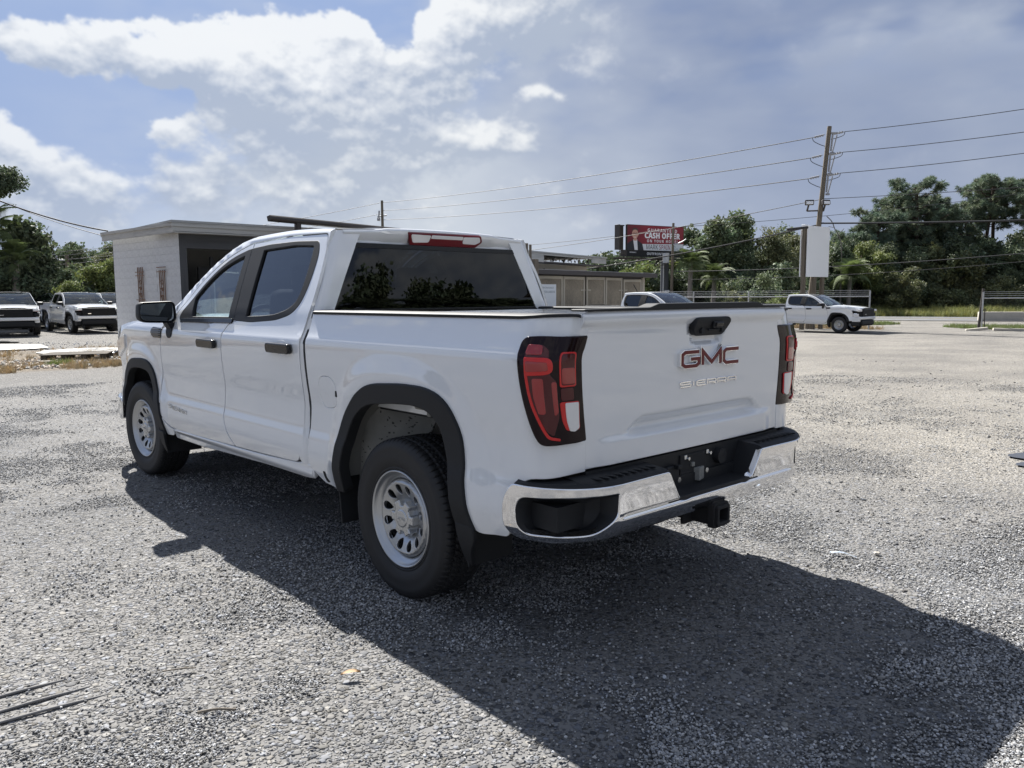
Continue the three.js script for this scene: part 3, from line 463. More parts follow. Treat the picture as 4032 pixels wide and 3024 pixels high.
    // flaps: a curved outer blade standing at the trim's foot and a sheet across the wheel
    part('mud_flap', [f(sidePatch((x, y) => [x, y, -(zside(x, 0.5) + 0.004) + 0.12 * Math.pow(clamp((0.5 - y) / 0.3, 0, 1), 2)], round([[-0.553, 0.49, 0], [-0.66, 0.49, 0], [-0.668, 0.43, 0.05], [-0.625, 0.38, 0.05], [-0.6, 0.3, 0.03], [-0.575, 0.3, 0.02], [-0.565, 0.42, 0.05]], 0.02, 3), { depth: 0.02, step: 0.03, r: 0.006, off: 0.01 })), f(bx(0.012, 0.26, 0.26, -0.585, 0.42, -0.83, 0.004))], M.black, T);
    part('mud_flap', [f(sidePatch((x, y) => [x, y, -(zside(x, 0.5) + 0.004) + 0.12 * Math.pow(clamp((0.48 - y) / 0.3, 0, 1), 2)], round([[3.185, 0.44, 0], [3.095, 0.44, 0], [3.095, 0.4, 0.03], [3.15, 0.29, 0.05], [3.185, 0.25, 0.02], [3.2, 0.3, 0.02]], 0.02, 3), { depth: 0.02, step: 0.03, r: 0.006, off: 0.01 })), f(bx(0.012, 0.22, 0.27, 3.16, 0.37, -0.82, 0.004))], M.black, T);
    part('mud_flap', [f(bx(0.012, 0.3, 0.2, 0.47, 0.42, -0.88, 0.004, 0, 0, -0.12))], M.black, T);
    // wheel wells
    const well = (cx, cy, rx, ry, zi, zo, mat) => { const rows = []; for (let k = 0; k <= 24; k++) { const a = Math.PI * (0.02 + 0.96 * k / 24), c = Math.cos(a), s = Math.sin(a), e = (t) => Math.sign(t) * Math.pow(Math.abs(t), 0.75); rows.push([[cx + rx * e(c), cy + ry * e(s), -zo], [cx + rx * e(c), cy + ry * e(s), -zi]]); } return skin(rows, false, 1.2); };
    part('wheel_well', f(well(-0.08, 0.45, 0.53, 0.56, 0.45, 0.965, M.galv)), M.galv, T);
    part('wheel_well_panel', [f(sidePatch((x, y) => [x, y, -0.66 - 0.2 * smoothstep(x, 0.1, 0.42)], round([[0.46, 0.3, 0.02], [0.45, 0.9, 0.1], [0.25, 0.99, 0.1], [0.0, 1.01, 0.02], [0.02, 0.86, 0.02], [0.06, 0.8, 0.05], [0.16, 0.62, 0.1], [0.22, 0.3, 0.02]], 0.02, 4), { step: 0.05, depth: 0.01 })), f(bx(0.3, 0.05, 0.03, -0.2, 0.95, -0.84, 0.01)), f(bx(0.03, 0.04, 0.02, -0.16, 0.915, -0.84, 0.008))], M.galv, T);
    part('wheel_well', f(well(3.66, 0.42, 0.49, 0.52, 0.4, 0.95, M.liner)), M.liner, T);
    // tail lamp round the bed corner
    const lampO = [[-1.252, 1.308, 0.003], [-0.974, 1.305, 0.02], [-0.953, 1.282, 0.03], [-0.96, 1.225, 0.05], [-0.965, 1.168, 0.05], [-0.981, 1.082, 0.05], [-1.003, 0.996, 0.05], [-1.028, 0.926, 0.02], [-1.048, 0.897, 0.02], [-1.093, 0.894, 0.02], [-1.252, 0.893, 0.003]];
    const bulge = (u, v) => 0.012 * smoothstep(u, -1.25, -1.2) + 0.02 * Math.exp(-Math.pow((u + 1.06) / 0.075, 2));
    const lamp = part('tail_lamp', f(sidePatch(SB, round(lampO, 0.02, 4), { gap: 0.0015, step: 0.015, stepV: 0.03, depth: 0.04, r: 0.006, off: bulge })), M.lampBlack, T);
    const lens = (name, pts, mat, h, r = 0.008) => part(name, f(sidePatch(SB, round(pts, r, 3), { off: (u, v) => bulge(u, v) + h, depth: h, r: Math.min(0.002, h), step: 0.012, stepV: 0.03 })), mat, lamp);
    lens('red_lens', [[-0.998, 1.276], [-1.06, 1.273], [-1.09, 1.25], [-1.1, 1.165], [-1.127, 1.14], [-1.13, 1.0], [-1.1, 0.93], [-1.075, 0.95], [-1.036, 1.03], [-1.012, 1.1], [-0.998, 1.17]], M.redDark, 0.0015);
    lens('red_lens', [[-1.0, 1.275], [-1.056, 1.272], [-1.066, 1.24], [-1.0, 1.24]], M.redLens, 0.003);
    lens('light_pipe', [[-0.996, 1.23], [-1.095, 1.229, 0.02], [-1.11, 1.214, 0.01], [-1.111, 1.183, 0.02], [-1.09, 1.172, 0.02], [-1.008, 1.168, 0.004], [-1.02, 1.085, 0.05], [-1.04, 1.02, 0.05], [-1.074, 0.941, 0.02], [-1.085, 0.927, 0.01], [-1.125, 0.916, 0.002], [-1.124, 0.909, 0.002], [-1.08, 0.919, 0.02], [-1.068, 0.935, 0.02], [-1.033, 1.015, 0.05], [-1.013, 1.08, 0.05], [-0.999, 1.165, 0.01]], M.redBright, 0.004, 0.003);
    lens('red_lens', [[-1.004, 1.217], [-1.086, 1.214], [-1.09, 1.186], [-1.006, 1.183]], M.redLens, 0.0065, 0.006);
    lens('red_lens', [[-1.03, 1.155], [-1.07, 1.155], [-1.075, 1.02], [-1.05, 1.02], [-1.034, 1.085]], M.redLens, 0.003);
    lens('red_lens', [[-1.106, 1.14], [-1.126, 1.138], [-1.128, 1.02], [-1.112, 1.01]], M.redLens, 0.003);
    lens('light_pipe', [[-1.143, 1.249, 0.012], [-1.208, 1.25, 0.012], [-1.214, 1.238], [-1.213, 1.119], [-1.143, 1.119]], M.redBright, 0.003);
    lens('red_lens', [[-1.15, 1.243, 0.01], [-1.204, 1.244, 0.01], [-1.207, 1.234], [-1.207, 1.126], [-1.15, 1.126]], M.redDark, 0.0048);
    lens('red_lens', [[-1.152, 1.19], [-1.206, 1.19], [-1.206, 1.13], [-1.152, 1.13]], M.redLens, 0.0058);
    lens('red_lens', [[-1.146, 1.112], [-1.2, 1.112], [-1.2, 1.066], [-1.146, 1.066]], M.redDark, 0.0035);
    lens('light_pipe', [[-1.139, 1.058], [-1.224, 1.056], [-1.218, 0.946, 0.01], [-1.16, 0.944, 0.015], [-1.144, 0.99]], M.redBright, 0.003);
    lens('reverse_lens', [[-1.162, 1.054], [-1.219, 1.052], [-1.213, 0.952, 0.004], [-1.193, 0.94, 0.004], [-1.173, 0.944], [-1.162, 0.99, 0.03]], M.whiteLens, 0.006, 0.005);
    // door mirror with its glass towards the rear
    const mz = (pts) => pts; const body = round([[-1.215, 1.443, 0.03], [-0.985, 1.452, 0.025], [-0.962, 1.43, 0.02], [-0.955, 1.318, 0.04], [-0.99, 1.29, 0.03], [-1.195, 1.298, 0.04], [-1.222, 1.33, 0.03]], 0.02, 5);
    const ring = (k, x, dz = 0) => { const c = [-1.09, 1.37]; return body.map(([z, y]) => [x + 0.05 * (z + 1.09) * 0.6, c[1] + (y - c[1]) * k, c[0] + (z - c[0]) * k + dz]); };
    const mir = part('side_mirror', [f(skin([ring(0.93, 2.802), ring(0.97, 2.785), ring(1, 2.792), ring(1, 2.84), ring(0.97, 2.88), ring(0.86, 2.93), ring(0.6, 2.965), ring(0.02, 2.975)], true, 0.6)), f(skin([[2.84, 2.9].length ? [[2.80, 1.3, -1.03], [2.9, 1.3, -1.03], [2.9, 1.3, -0.985], [2.80, 1.3, -0.985]] : [], [[2.805, 1.25, -1.0], [2.9, 1.25, -1.0], [2.9, 1.25, -0.94], [2.805, 1.25, -0.94]], [[2.81, 1.185, -0.975], [2.88, 1.185, -0.975], [2.88, 1.185, -0.93], [2.81, 1.185, -0.93]]], true, 0.5)), f(sidePatch(SL, round([[2.92, 1.285], [2.79, 1.285], [2.795, 1.19, 0.04], [2.89, 1.175, 0.04]], 0.02, 4), { off: 0.006, depth: 0.01 }))], M.black, T);
    part('mirror_glass', f(patch((z, y) => [2.803 + 0.05 * (z + 1.09) * 0.6, y, z], inset(body, area(body) > 0 ? 0.016 : -0.016), { depth: 0.002, step: 0.05 })), M.mirror, mir);
    // front lamp and corner of the front bumper
    part('headlamp', f(bx(0.12, 0.14, 0.42, 4.62, 1.05, -0.62, 0.03, 0.25)), M.whiteLens, T); part('headlamp', f(sidePatch(SL, round([[3.98, 1.17], [4.32, 1.1], [4.34, 0.96], [4.02, 1.06]], 0.02, 3), { off: 0.012, depth: 0.03 })), M.whiteLens, T);
    part('door_badge', [...'SIERRA'].map((c, i) => f(stroke(c, c === 'I' ? 0.022 : 0.056, 0.032, 0.0068, 0.005).rotateY(Math.PI).translate(2.965 - [0, 0.072, 0.1, 0.17, 0.24, 0.31][i], 0.645 - 0.004 * i, -zside(2.75, 0.66) - 0.001 + 0.002 * 0))), M.chromeDull, fd);
  });
  // tailgate
  const tg = [[-0.776, 0.772, 0.004], [0.776, 0.772, 0.004], [0.776, 1.398, 0.01], [0.72, 1.41, 0.02], [-0.72, 1.41, 0.02], [-0.776, 1.398, 0.01]];
  const gate = part('tailgate', [patch(ST, round(tg, 0.01, 4), { gap: 0.002, step: 0.028, stepV: 0.012, depth: 0.05, r: 0.004 }), bx(0.03, 0.6, 1.5, -0.995, 1.08, 0)], M.paint, T);
  part('tailgate_cap', [poly(round([[-0.775, 1.406], [0.775, 1.406], [0.775, 1.416], [0.56, 1.418], [0.5, 1.434], [-0.3, 1.434], [-0.36, 1.418], [-0.775, 1.416]], 0.012, 3), 0.07, 0.004).rotateY(-Math.PI / 2).translate(-1.025, 0, 0)], M.black, gate);
  const hp = round([[-0.045, 1.318, 0.01], [-0.035, 1.359, 0.012], [0.0, 1.362, 0.004], [0.225, 1.362, 0.012], [0.238, 1.35, 0.008], [0.222, 1.319, 0.01], [0.197, 1.289, 0.012], [-0.015, 1.289, 0.012]], 0.008, 4);
  part('tailgate_handle', [patch((z, y) => [-1.082 - 0.022 * smoothstep(y, 1.28, 1.36), y, z], hp, { off: 0.012, depth: 0.03, r: 0.006, step: 0.02 }), bx(0.012, 0.034, 0.085, -1.118, 1.332, 0.125, 0.006, 0, 0, 0.2), ...[[0.015], [0.18]].map(([z]) => new THREE.CylinderGeometry(0.013, 0.015, 0.014, 20).rotateZ(Math.PI / 2).translate(-1.104, 1.307, z)), bx(0.01, 0.008, 0.09, -1.11, 1.309, 0.1, 0.003)], M.black, gate);
  part('handle_button', bx(0.012, 0.02, 0.06, -1.125, 1.333, 0.125, 0.004, 0, 0, 0.2), M.gloss, gate);
  const face = (g, z, y, x = -1.083) => g.rotateY(-Math.PI / 2).translate(x, y, z); // a sign's x runs along z, its front looks back
  const put = (c, z, w, h, t, d, y, x, bev) => { const g = stroke(c, w, h, t, d, bev); g.rotateY(-Math.PI / 2); return g.translate(x, y, z); };
  part('badge', [['G', -0.143, 0.15], ['M', 0.015, 0.168], ['C', 0.19, 0.148]].map(([c, z, w]) => put(c, z, w, 0.088, 0.0245, 0.016, 1.136, -1.084, 0.003)), M.chrome, gate, 'chrome edged letters on the tailgate');
  part('badge_inlay', [['G', -0.143, 0.15], ['M', 0.015, 0.168], ['C', 0.19, 0.148]].map(([c, z, w]) => put(c, z + 0.0045, w - 0.009, 0.079, 0.0155, 0.003, 1.1405, -1.1025, 0)), M.redPaint, gate, 'red face of the tailgate letters');
  part('badge', [['S', -0.128, 0.088], ['I', -0.034, 0.026], ['E', 0.0, 0.078], ['R', 0.086, 0.078], ['R', 0.172, 0.078], ['A', 0.258, 0.078]].map(([c, z, w]) => put(c, z, w, 0.029, 0.0075, 0.006, 1.05, -1.083, 0.0015)), M.chrome, gate, 'small chrome letters on the tailgate');
  // bed: floor, walls, rails
  part('bed_floor', [bx(1.7, 0.03, 1.62, -0.14, 0.9, 0), ...Array.from({ length: 9 }, (_, i) => bx(1.68, 0.015, 0.08, -0.14, 0.921, -0.72 + i * 0.18, 0.005))], M.black, T);
  part('bed_wall', [bx(1.78, 0.48, 0.03, -0.17, 1.14, -0.815), bx(1.78, 0.48, 0.03, -0.17, 1.14, 0.815), bx(0.03, 0.48, 1.62, 0.735, 1.14, 0)], M.paint, T);
  pair((f) => part('bed_rail', [f(patch((x, z) => [x, 1.392 + 0.008 * (1 - Math.pow((z + 0.86) / 0.09, 4)), z], round([[0.755, -0.946], [-0.93, -0.946, 0.03], [-1.0, -0.93, 0.03], [-1.045, -0.893, 0.03], [-1.074, -0.825, 0.03], [-1.083, -0.785, 0.003], [0.755, -0.785]], 0.01, 4), { step: 0.05, stepV: 0.012, depth: 0.013, r: 0.006, flip: true }))], M.black, T));
  // rear window, its frame and the high brake lamp
  const SG = (z, y) => [xr(y) + 0.008 + 0.03 * (1 - Math.pow(z / 0.8, 2)) * -0.4, y, z];
  const glass = round([[-0.803, 1.384, 0.02], [0.803, 1.384, 0.02], [0.69, 1.772, 0.03], [-0.69, 1.772, 0.03]], 0.02, 5);
  part('rear_window', patch(SG, glass, { step: 0.08, depth: 0.004, r: 0.002 }), M.glassRear, T);
  part('window_seal', patch(SG, inset(glass, -0.01), { holes: [inset(glass, 0.014)], step: 0.06, off: 0.003, depth: 0.012, r: 0.003 }), M.gloss, T);
  part('cab_back', patch((z, y) => [0.782, y, z], [[-0.86, 0.6], [0.86, 0.6], [0.86, 1.378], [-0.86, 1.378]], { step: 0.2 }), M.paint, T); part('window_header', patch((z, y) => [xr(y) - 0.004 + 0.03, y, z], [[-0.69, 1.764], [0.69, 1.764], [0.68, 1.84], [-0.68, 1.84]], { step: 0.1 }), M.paint, T);
  const SH = (z, y) => [0.8 + (1.85 - y) * 0.5, y, z];
  const bl = part('brake_lamp', patch(SH, round([[-0.262, 1.852], [0.3, 1.856], [0.322, 1.824, 0.01], [0.278, 1.79], [-0.234, 1.788]], 0.006, 3), { off: 0.004, depth: 0.05, r: 0.004 }), M.redPaint, T);
  part('cargo_lens', patch(SH, round([[-0.245, 1.846], [-0.1, 1.845], [-0.108, 1.808], [-0.222, 1.803]], 0.008, 3), { off: 0.0065, depth: 0.004 }), M.whiteLens, bl); part('cargo_lens', patch(SH, round([[0.162, 1.846], [0.29, 1.85], [0.305, 1.825], [0.268, 1.808], [0.166, 1.81]], 0.008, 3), { off: 0.0065, depth: 0.004 }), M.whiteLens, bl);
  part('red_lens', patch(SH, round([[-0.09, 1.847], [0.155, 1.848], [0.155, 1.832], [-0.09, 1.831]], 0.003, 2), { off: 0.0065, depth: 0.003 }), M.whiteLens, bl);
  // rear bumper
  const sgn = (l, s) => l.map(([u, v, r]) => [u * s, v, r]);
  const half = [[-0.262, 0.579, 0.03], [-0.292, 0.594, 0.02], [-0.372, 0.721, 0.012], [-0.478, 0.721, 0.05], [-0.87, 0.718, 0.1], [-1.09, 0.725, 0.05], [-1.15, 0.73, 0.02], [-1.192, 0.66, 0.04], [-1.196, 0.6, 0.05], [-1.183, 0.53, 0.04], [-1.15, 0.5, 0.03], [-1.0, 0.494, 0.05], [-0.8, 0.497, 0.1]];
  const whole = [...half, ...sgn(half, -1).reverse()];
  const pocket = [[-1.113, 0.688, 0.03], [-1.14, 0.645, 0.04], [-1.14, 0.57, 0.04], [-1.105, 0.522, 0.04], [-0.9, 0.516, 0.05], [-0.8, 0.52, 0.04], [-0.74, 0.558, 0.03], [-0.695, 0.598, 0.02], [-0.692, 0.692, 0.014], [-0.9, 0.692, 0.05]];
  const bump = part('rear_bumper', patch(SU, round(whole, 0.02, 5), { holes: [round(pocket, 0.02, 5), round(sgn(pocket, -1), 0.02, 5)], step: 0.02, stepV: 0.008, depth: 0.03, r: 0.006 }), M.chrome, T);
  pair((f) => {
    const pk = dense(round(pocket, 0.02, 5), 0.02), ringAt = (k, d) => { const c = [-0.92, 0.602]; return pk.map(([u, v]) => { const uu = c[0] + (u - c[0]) * k, vv = c[1] + (v - c[1]) * (k * 0.97); const p = SU(uu, vv), e = 0.002, q = SU(uu + e, vv), tx = q[0] - p[0], tz = q[2] - p[2], l = Math.hypot(tx, tz); let nx = -tz / l, nz = tx / l; if (nx < 0) { nx = -nx; nz = -nz; } return [p[0] + nx * d, p[1], p[2] + nz * d]; }); };
    part('corner_step', [f(skin([ringAt(1.01, 0.004), ringAt(0.97, 0.004), ringAt(0.88, 0.022), ringAt(0.8, 0.075), (() => { const q = ringAt(0.8, 0.075), m = [0, 1, 2].map((k) => q.reduce((t, p) => t + p[k] / q.length, 0)); return q.map((p) => p.map((v, k) => lerp(m[k], v, 0.02))); })()], true, 0.6)), ...Array.from({ length: 9 }, (_, i) => { const p = SU(-1.04 + i * 0.03, 0.535); return f(bx(0.05, 0.003, 0.012, p[0] + 0.055, 0.537, p[2] + 0.01, 0.001)); })], M.black, bump);
    // ribbed pad on top, from the outer end to the notch
    const top = []; for (let s = -1.12; s <= -0.369; s += 0.0226) { const p = SU(s, 0.722), x1 = lerp(-1.06, -0.93, smoothstep(-s, 0.8, 1.1)), inner = p[2] < -0.86 ? [Math.max(p[0] + 0.06, -0.9), p[2] + 0.07] : [-1.07, p[2]]; top.push([[p[0] + 0.002, 0.712, p[2]], [p[0] + 0.006, 0.73, p[2]], [p[0] + 0.018, 0.738, p[2]], [lerp(p[0], inner[0], 0.6), 0.745, lerp(p[2], inner[1], 0.6)], [inner[0], 0.75, inner[1]]]); }
    top.unshift(top[0].map(([x, y, z]) => [x + 0.04, 0.7, z - 0.002])); top.push(top.at(-1).map(([x, y, z]) => [x, 0.6, z + 0.075]));
    part('step_pad', [f(skin(top, false, 0.5)), ...Array.from({ length: 9 }, (_, i) => { const z = -0.76 + i * 0.042; const p = SU(z, 0.72); return f(bx(0.1, 0.007, 0.012, -1.135, 0.7435, z, 0.003, 0, 0, -0.09)); })], M.black, bump);
  });
  part('bumper_core', [bx(0.03, 0.2, 1.5, -1.07, 0.66, 0), poly(round([[-0.36, 0.57], [0.36, 0.57], [0.36, 0.6], [-0.36, 0.6]], 0.01, 3), 0.11, 0.004).rotateY(-Math.PI / 2).translate(-1.095, 0, 0), bx(0.2, 0.1, 1.86, -1.0, 0.6, 0)], M.black, bump);
  part('plate_recess', [bx(0.012, 0.16, 0.2, -1.088, 0.66, -0.02, 0.003), bx(0.012, 0.07, 0.07, -1.09, 0.625, -0.08, 0.003)], M.blackMatte, bump);
  for (const [z, y] of [[-0.08, 0.728], [0.095, 0.732]]) { part('plate_clip', bx(0.008, 0.02, 0.02, -1.092, y, z, 0.002), M.chromeDull, bump); part('plate_bolt', new THREE.CylinderGeometry(0.008, 0.008, 0.012, 12).rotateZ(Math.PI / 2).translate(-1.096, y - 0.008, z + 0.018), M.chromeDull, bump); }
  for (const [z, y] of [[-0.135, 0.632], [0.085, 0.645]]) part('plate_bolt', new THREE.CylinderGeometry(0.012, 0.012, 0.014, 16).rotateZ(Math.PI / 2).translate(-1.094, y, z), M.chromeDull, bump);
  part('trailer_socket', new THREE.CylinderGeometry(0.036, 0.038, 0.03, 24).rotateZ(Math.PI / 2).translate(-1.1, 0.7, 0.19), M.black, bump); part('trailer_socket', [bx(0.02, 0.07, 0.09, -1.098, 0.67, -0.19, 0.008), bx(0.03, 0.02, 0.03, -1.115, 0.7, -0.17, 0.004)], M.black, bump);
  part('frame_bracket', [bx(0.05, 0.06, 0.07, -1.0875, 0.64, 0.02, 0.004, 0.3), bx(0.02, 0.02, 0.02, -1.094, 0.69, -0.03, 0.002)], M.galv, bump);
  const ho = round([[-0.05, 0.405], [0.052, 0.405], [0.052, 0.5], [-0.05, 0.5]], 0.014, 4), hi = round([[-0.033, 0.422], [0.035, 0.422], [0.035, 0.483], [-0.033, 0.483]], 0.006, 3);
  part('hitch_receiver', [poly(ho, 0.28, 0.003, [hi]).rotateY(-Math.PI / 2).translate(-0.93, 0, 0.06), poly(round([[-0.06, 0.395], [0.062, 0.395], [0.062, 0.51], [-0.06, 0.51]], 0.014, 4), 0.03, 0.004, [ho]).rotateY(-Math.PI / 2).translate(-1.165, 0, 0.06), bx(0.02, 0.08, 0.15, -1.06, 0.44, 0.02, 0.006), bx(0.1, 0.09, 1.1, -0.9, 0.5, 0, 0.02), bx(0.14, 0.05, 0.1, -1.12, 0.515, 0.05, 0.02)], M.blackMatte, T);
  // bonnet, windscreen, front end
  const hoodW = (x) => zside(x, 1.25) - 0.03;
  { const rows = []; for (let i = 0; i <= 24; i++) { const x = 2.98 + i * 0.07, y = pchip([2.98, 3.4, 3.8, 4.2, 4.5, 4.66], [1.275, 1.3, 1.285, 1.25, 1.205, 1.16])(x); rows.push(Array.from({ length: 25 }, (_, j) => { const t = -1 + j / 12; return [x, y + 0.03 * (1 - t * t) + 0.02 * smoothstep(0.6 - Math.abs(t), 0, 0.12), t * hoodW(Math.min(x, 4.35)) * (x > 4.35 ? 1 - (x - 4.35) * 0.25 : 1)]; }).flatMap((p, j, l) => { const k = x > 3.35 ? 1 : 0, e = [x, p[1] - 0.035 - 0.1 * smoothstep(x, 3.4, 4.1), Math.sign(p[2]) * (Math.min(Math.abs(p[2]) + 0.022, zside(Math.min(x, 4.45), 1.14) - 0.012))]; return j === 0 ? [e, p] : j === l.length - 1 ? [p, e] : [p]; })); } part('hood', skin(rows, false, 0.5), M.paint, T); }
  { const rows = []; for (let i = 0; i <= 14; i++) { const x = 2.1 + (0.95 * i) / 14, y = roofY(x) + 0.012, w = zside(x, y - 0.03) - 0.05; rows.push(Array.from({ length: 15 }, (_, j) => { const t = -1 + j / 7; return [x + 0.1 * (1 - t * t) * (i / 14 + 0.15), y, t * w]; })); } part('windshield', skin(rows, false, 0.5), M.glassClear, T); }
  part('front_fascia', [bx(0.25, 0.5, 1.5, 4.6, 0.9, 0, 0.08), bx(0.5, 0.42, 1.72, 4.35, 0.86, 0, 0.1)], M.black, T);
  part('front_bumper', [patch((s, y) => { const a = Math.abs(s), t = clamp((a - 0.55) / 0.55, 0, 1) * Math.PI / 2; return [4.78 - 0.55 * (1 - Math.cos(t)), y, Math.sign(s || 1) * (a < 0.55 ? a : 0.55 + 0.415 * Math.sin(t))]; }, round([[-1.1, 0.42], [1.1, 0.42], [1.1, 0.6], [-1.1, 0.6]], 0.03, 4), { step: 0.03, depth: 0.04, r: 0.01, flip: true })], M.chrome, T);
  part('air_dam', bx(0.35, 0.2, 1.66, 4.35, 0.36, 0, 0.06), M.black, T);
  // cabin
  part('dashboard', [bx(0.5, 0.28, 1.66, 2.82, 1.14, 0, 0.08), bx(0.3, 0.05, 1.6, 2.75, 1.28, 0, 0.02)], M.cloth, T);
  part('steering_wheel', [new THREE.TorusGeometry(0.185, 0.016, 10, 40).rotateY(Math.PI / 2).rotateZ(-0.42).translate(2.38, 1.24, -0.42), rod(V3(2.4, 1.23, -0.42), V3(2.7, 1.12, -0.42), 0.04, 0.04), bx(0.03, 0.08, 0.3, 2.39, 1.235, -0.42, 0.01, 0, 0, -0.42)], M.black, T);
  const seat = (x, z, w) => { const g = [bx(0.55, 0.16, w, x + 0.22, 0.9, z, 0.05), bx(0.16, 0.66, w, x - 0.08, 1.2, z, 0.06, 0, 0, 0.2)]; if (w < 0.8) g.push(bx(0.1, 0.18, 0.28, x - 0.17, 1.6, z, 0.04, 0, 0, 0.15)); return g; };
  part('seat', seat(1.9, -0.42, 0.55), M.cloth, T); part('seat', seat(1.9, 0.42, 0.55), M.cloth, T); part('seat', [...seat(1.02, 0, 1.4), ...[-0.42, 0, 0.42].map((z) => bx(0.08, 0.12, 0.26, 0.93, 1.56, z, 0.03))], M.cloth, T);
  part('window_sticker', bx(0.012, 0.05, 0.16, 2.8, 1.325, -0.45, 0.002, 0.2), M.whiteLens, T);
  part('rear_view_mirror', [bx(0.03, 0.06, 0.24, 2.42, 1.57, 0, 0.01), rod(V3(2.42, 1.58, 0), V3(2.5, 1.66, 0), 0.01)], M.gloss, T);
  part('cab_floor', [bx(2.3, 0.06, 1.8, 1.95, 0.58, 0), bx(0.06, 0.75, 1.7, 3.05, 0.92, 0), bx(1.1, 0.02, 1.26, 1.45, 1.848, 0)], M.under, T);
  // under the truck
  part('chassis', [bx(5.0, 0.14, 0.1, 1.6, 0.52, -0.45), bx(5.0, 0.14, 0.1, 1.6, 0.52, 0.45), rod(V3(-0.055, 0.4, -0.75), V3(-0.055, 0.4, 0.75), 0.06), new THREE.SphereGeometry(0.16, 16, 12).translate(-0.055, 0.4, 0), rod(V3(0, 0.45, 0), V3(2.4, 0.55, 0), 0.045), bx(1.2, 0.2, 0.4, 1.2, 0.52, -0.3, 0.05), rod(V3(3.688, 0.38, -0.75), V3(3.688, 0.38, 0.75), 0.05), bx(0.9, 0.3, 0.6, 3.6, 0.55, 0, 0.08)], M.under, T);
  for (const z of [-0.56, 0.56]) part('leaf_spring', tube([[-0.75, 0.5, z], [-0.3, 0.36, z], [0.2, 0.36, z], [0.65, 0.5, z]], 0.03), M.under, T);
  part('shock_absorber', rod(V3(-0.3, 0.38, -0.5), V3(-0.1, 0.85, -0.4), 0.03), M.under, T);
  makeWheel(T, -0.055, 0.396, -0.957, false); makeWheel(T, -0.055, 0.396, 0.957, true); makeWheel(T, 3.688, 0.396, -0.957, false, 0.06); makeWheel(T, 3.688, 0.396, 0.957, true, 0.06);
  part('antenna', rod(V3(2.02, 1.86, -0.45), V3(2.0, 1.9, -0.45), 0.02, 0.008), M.black, T);
}

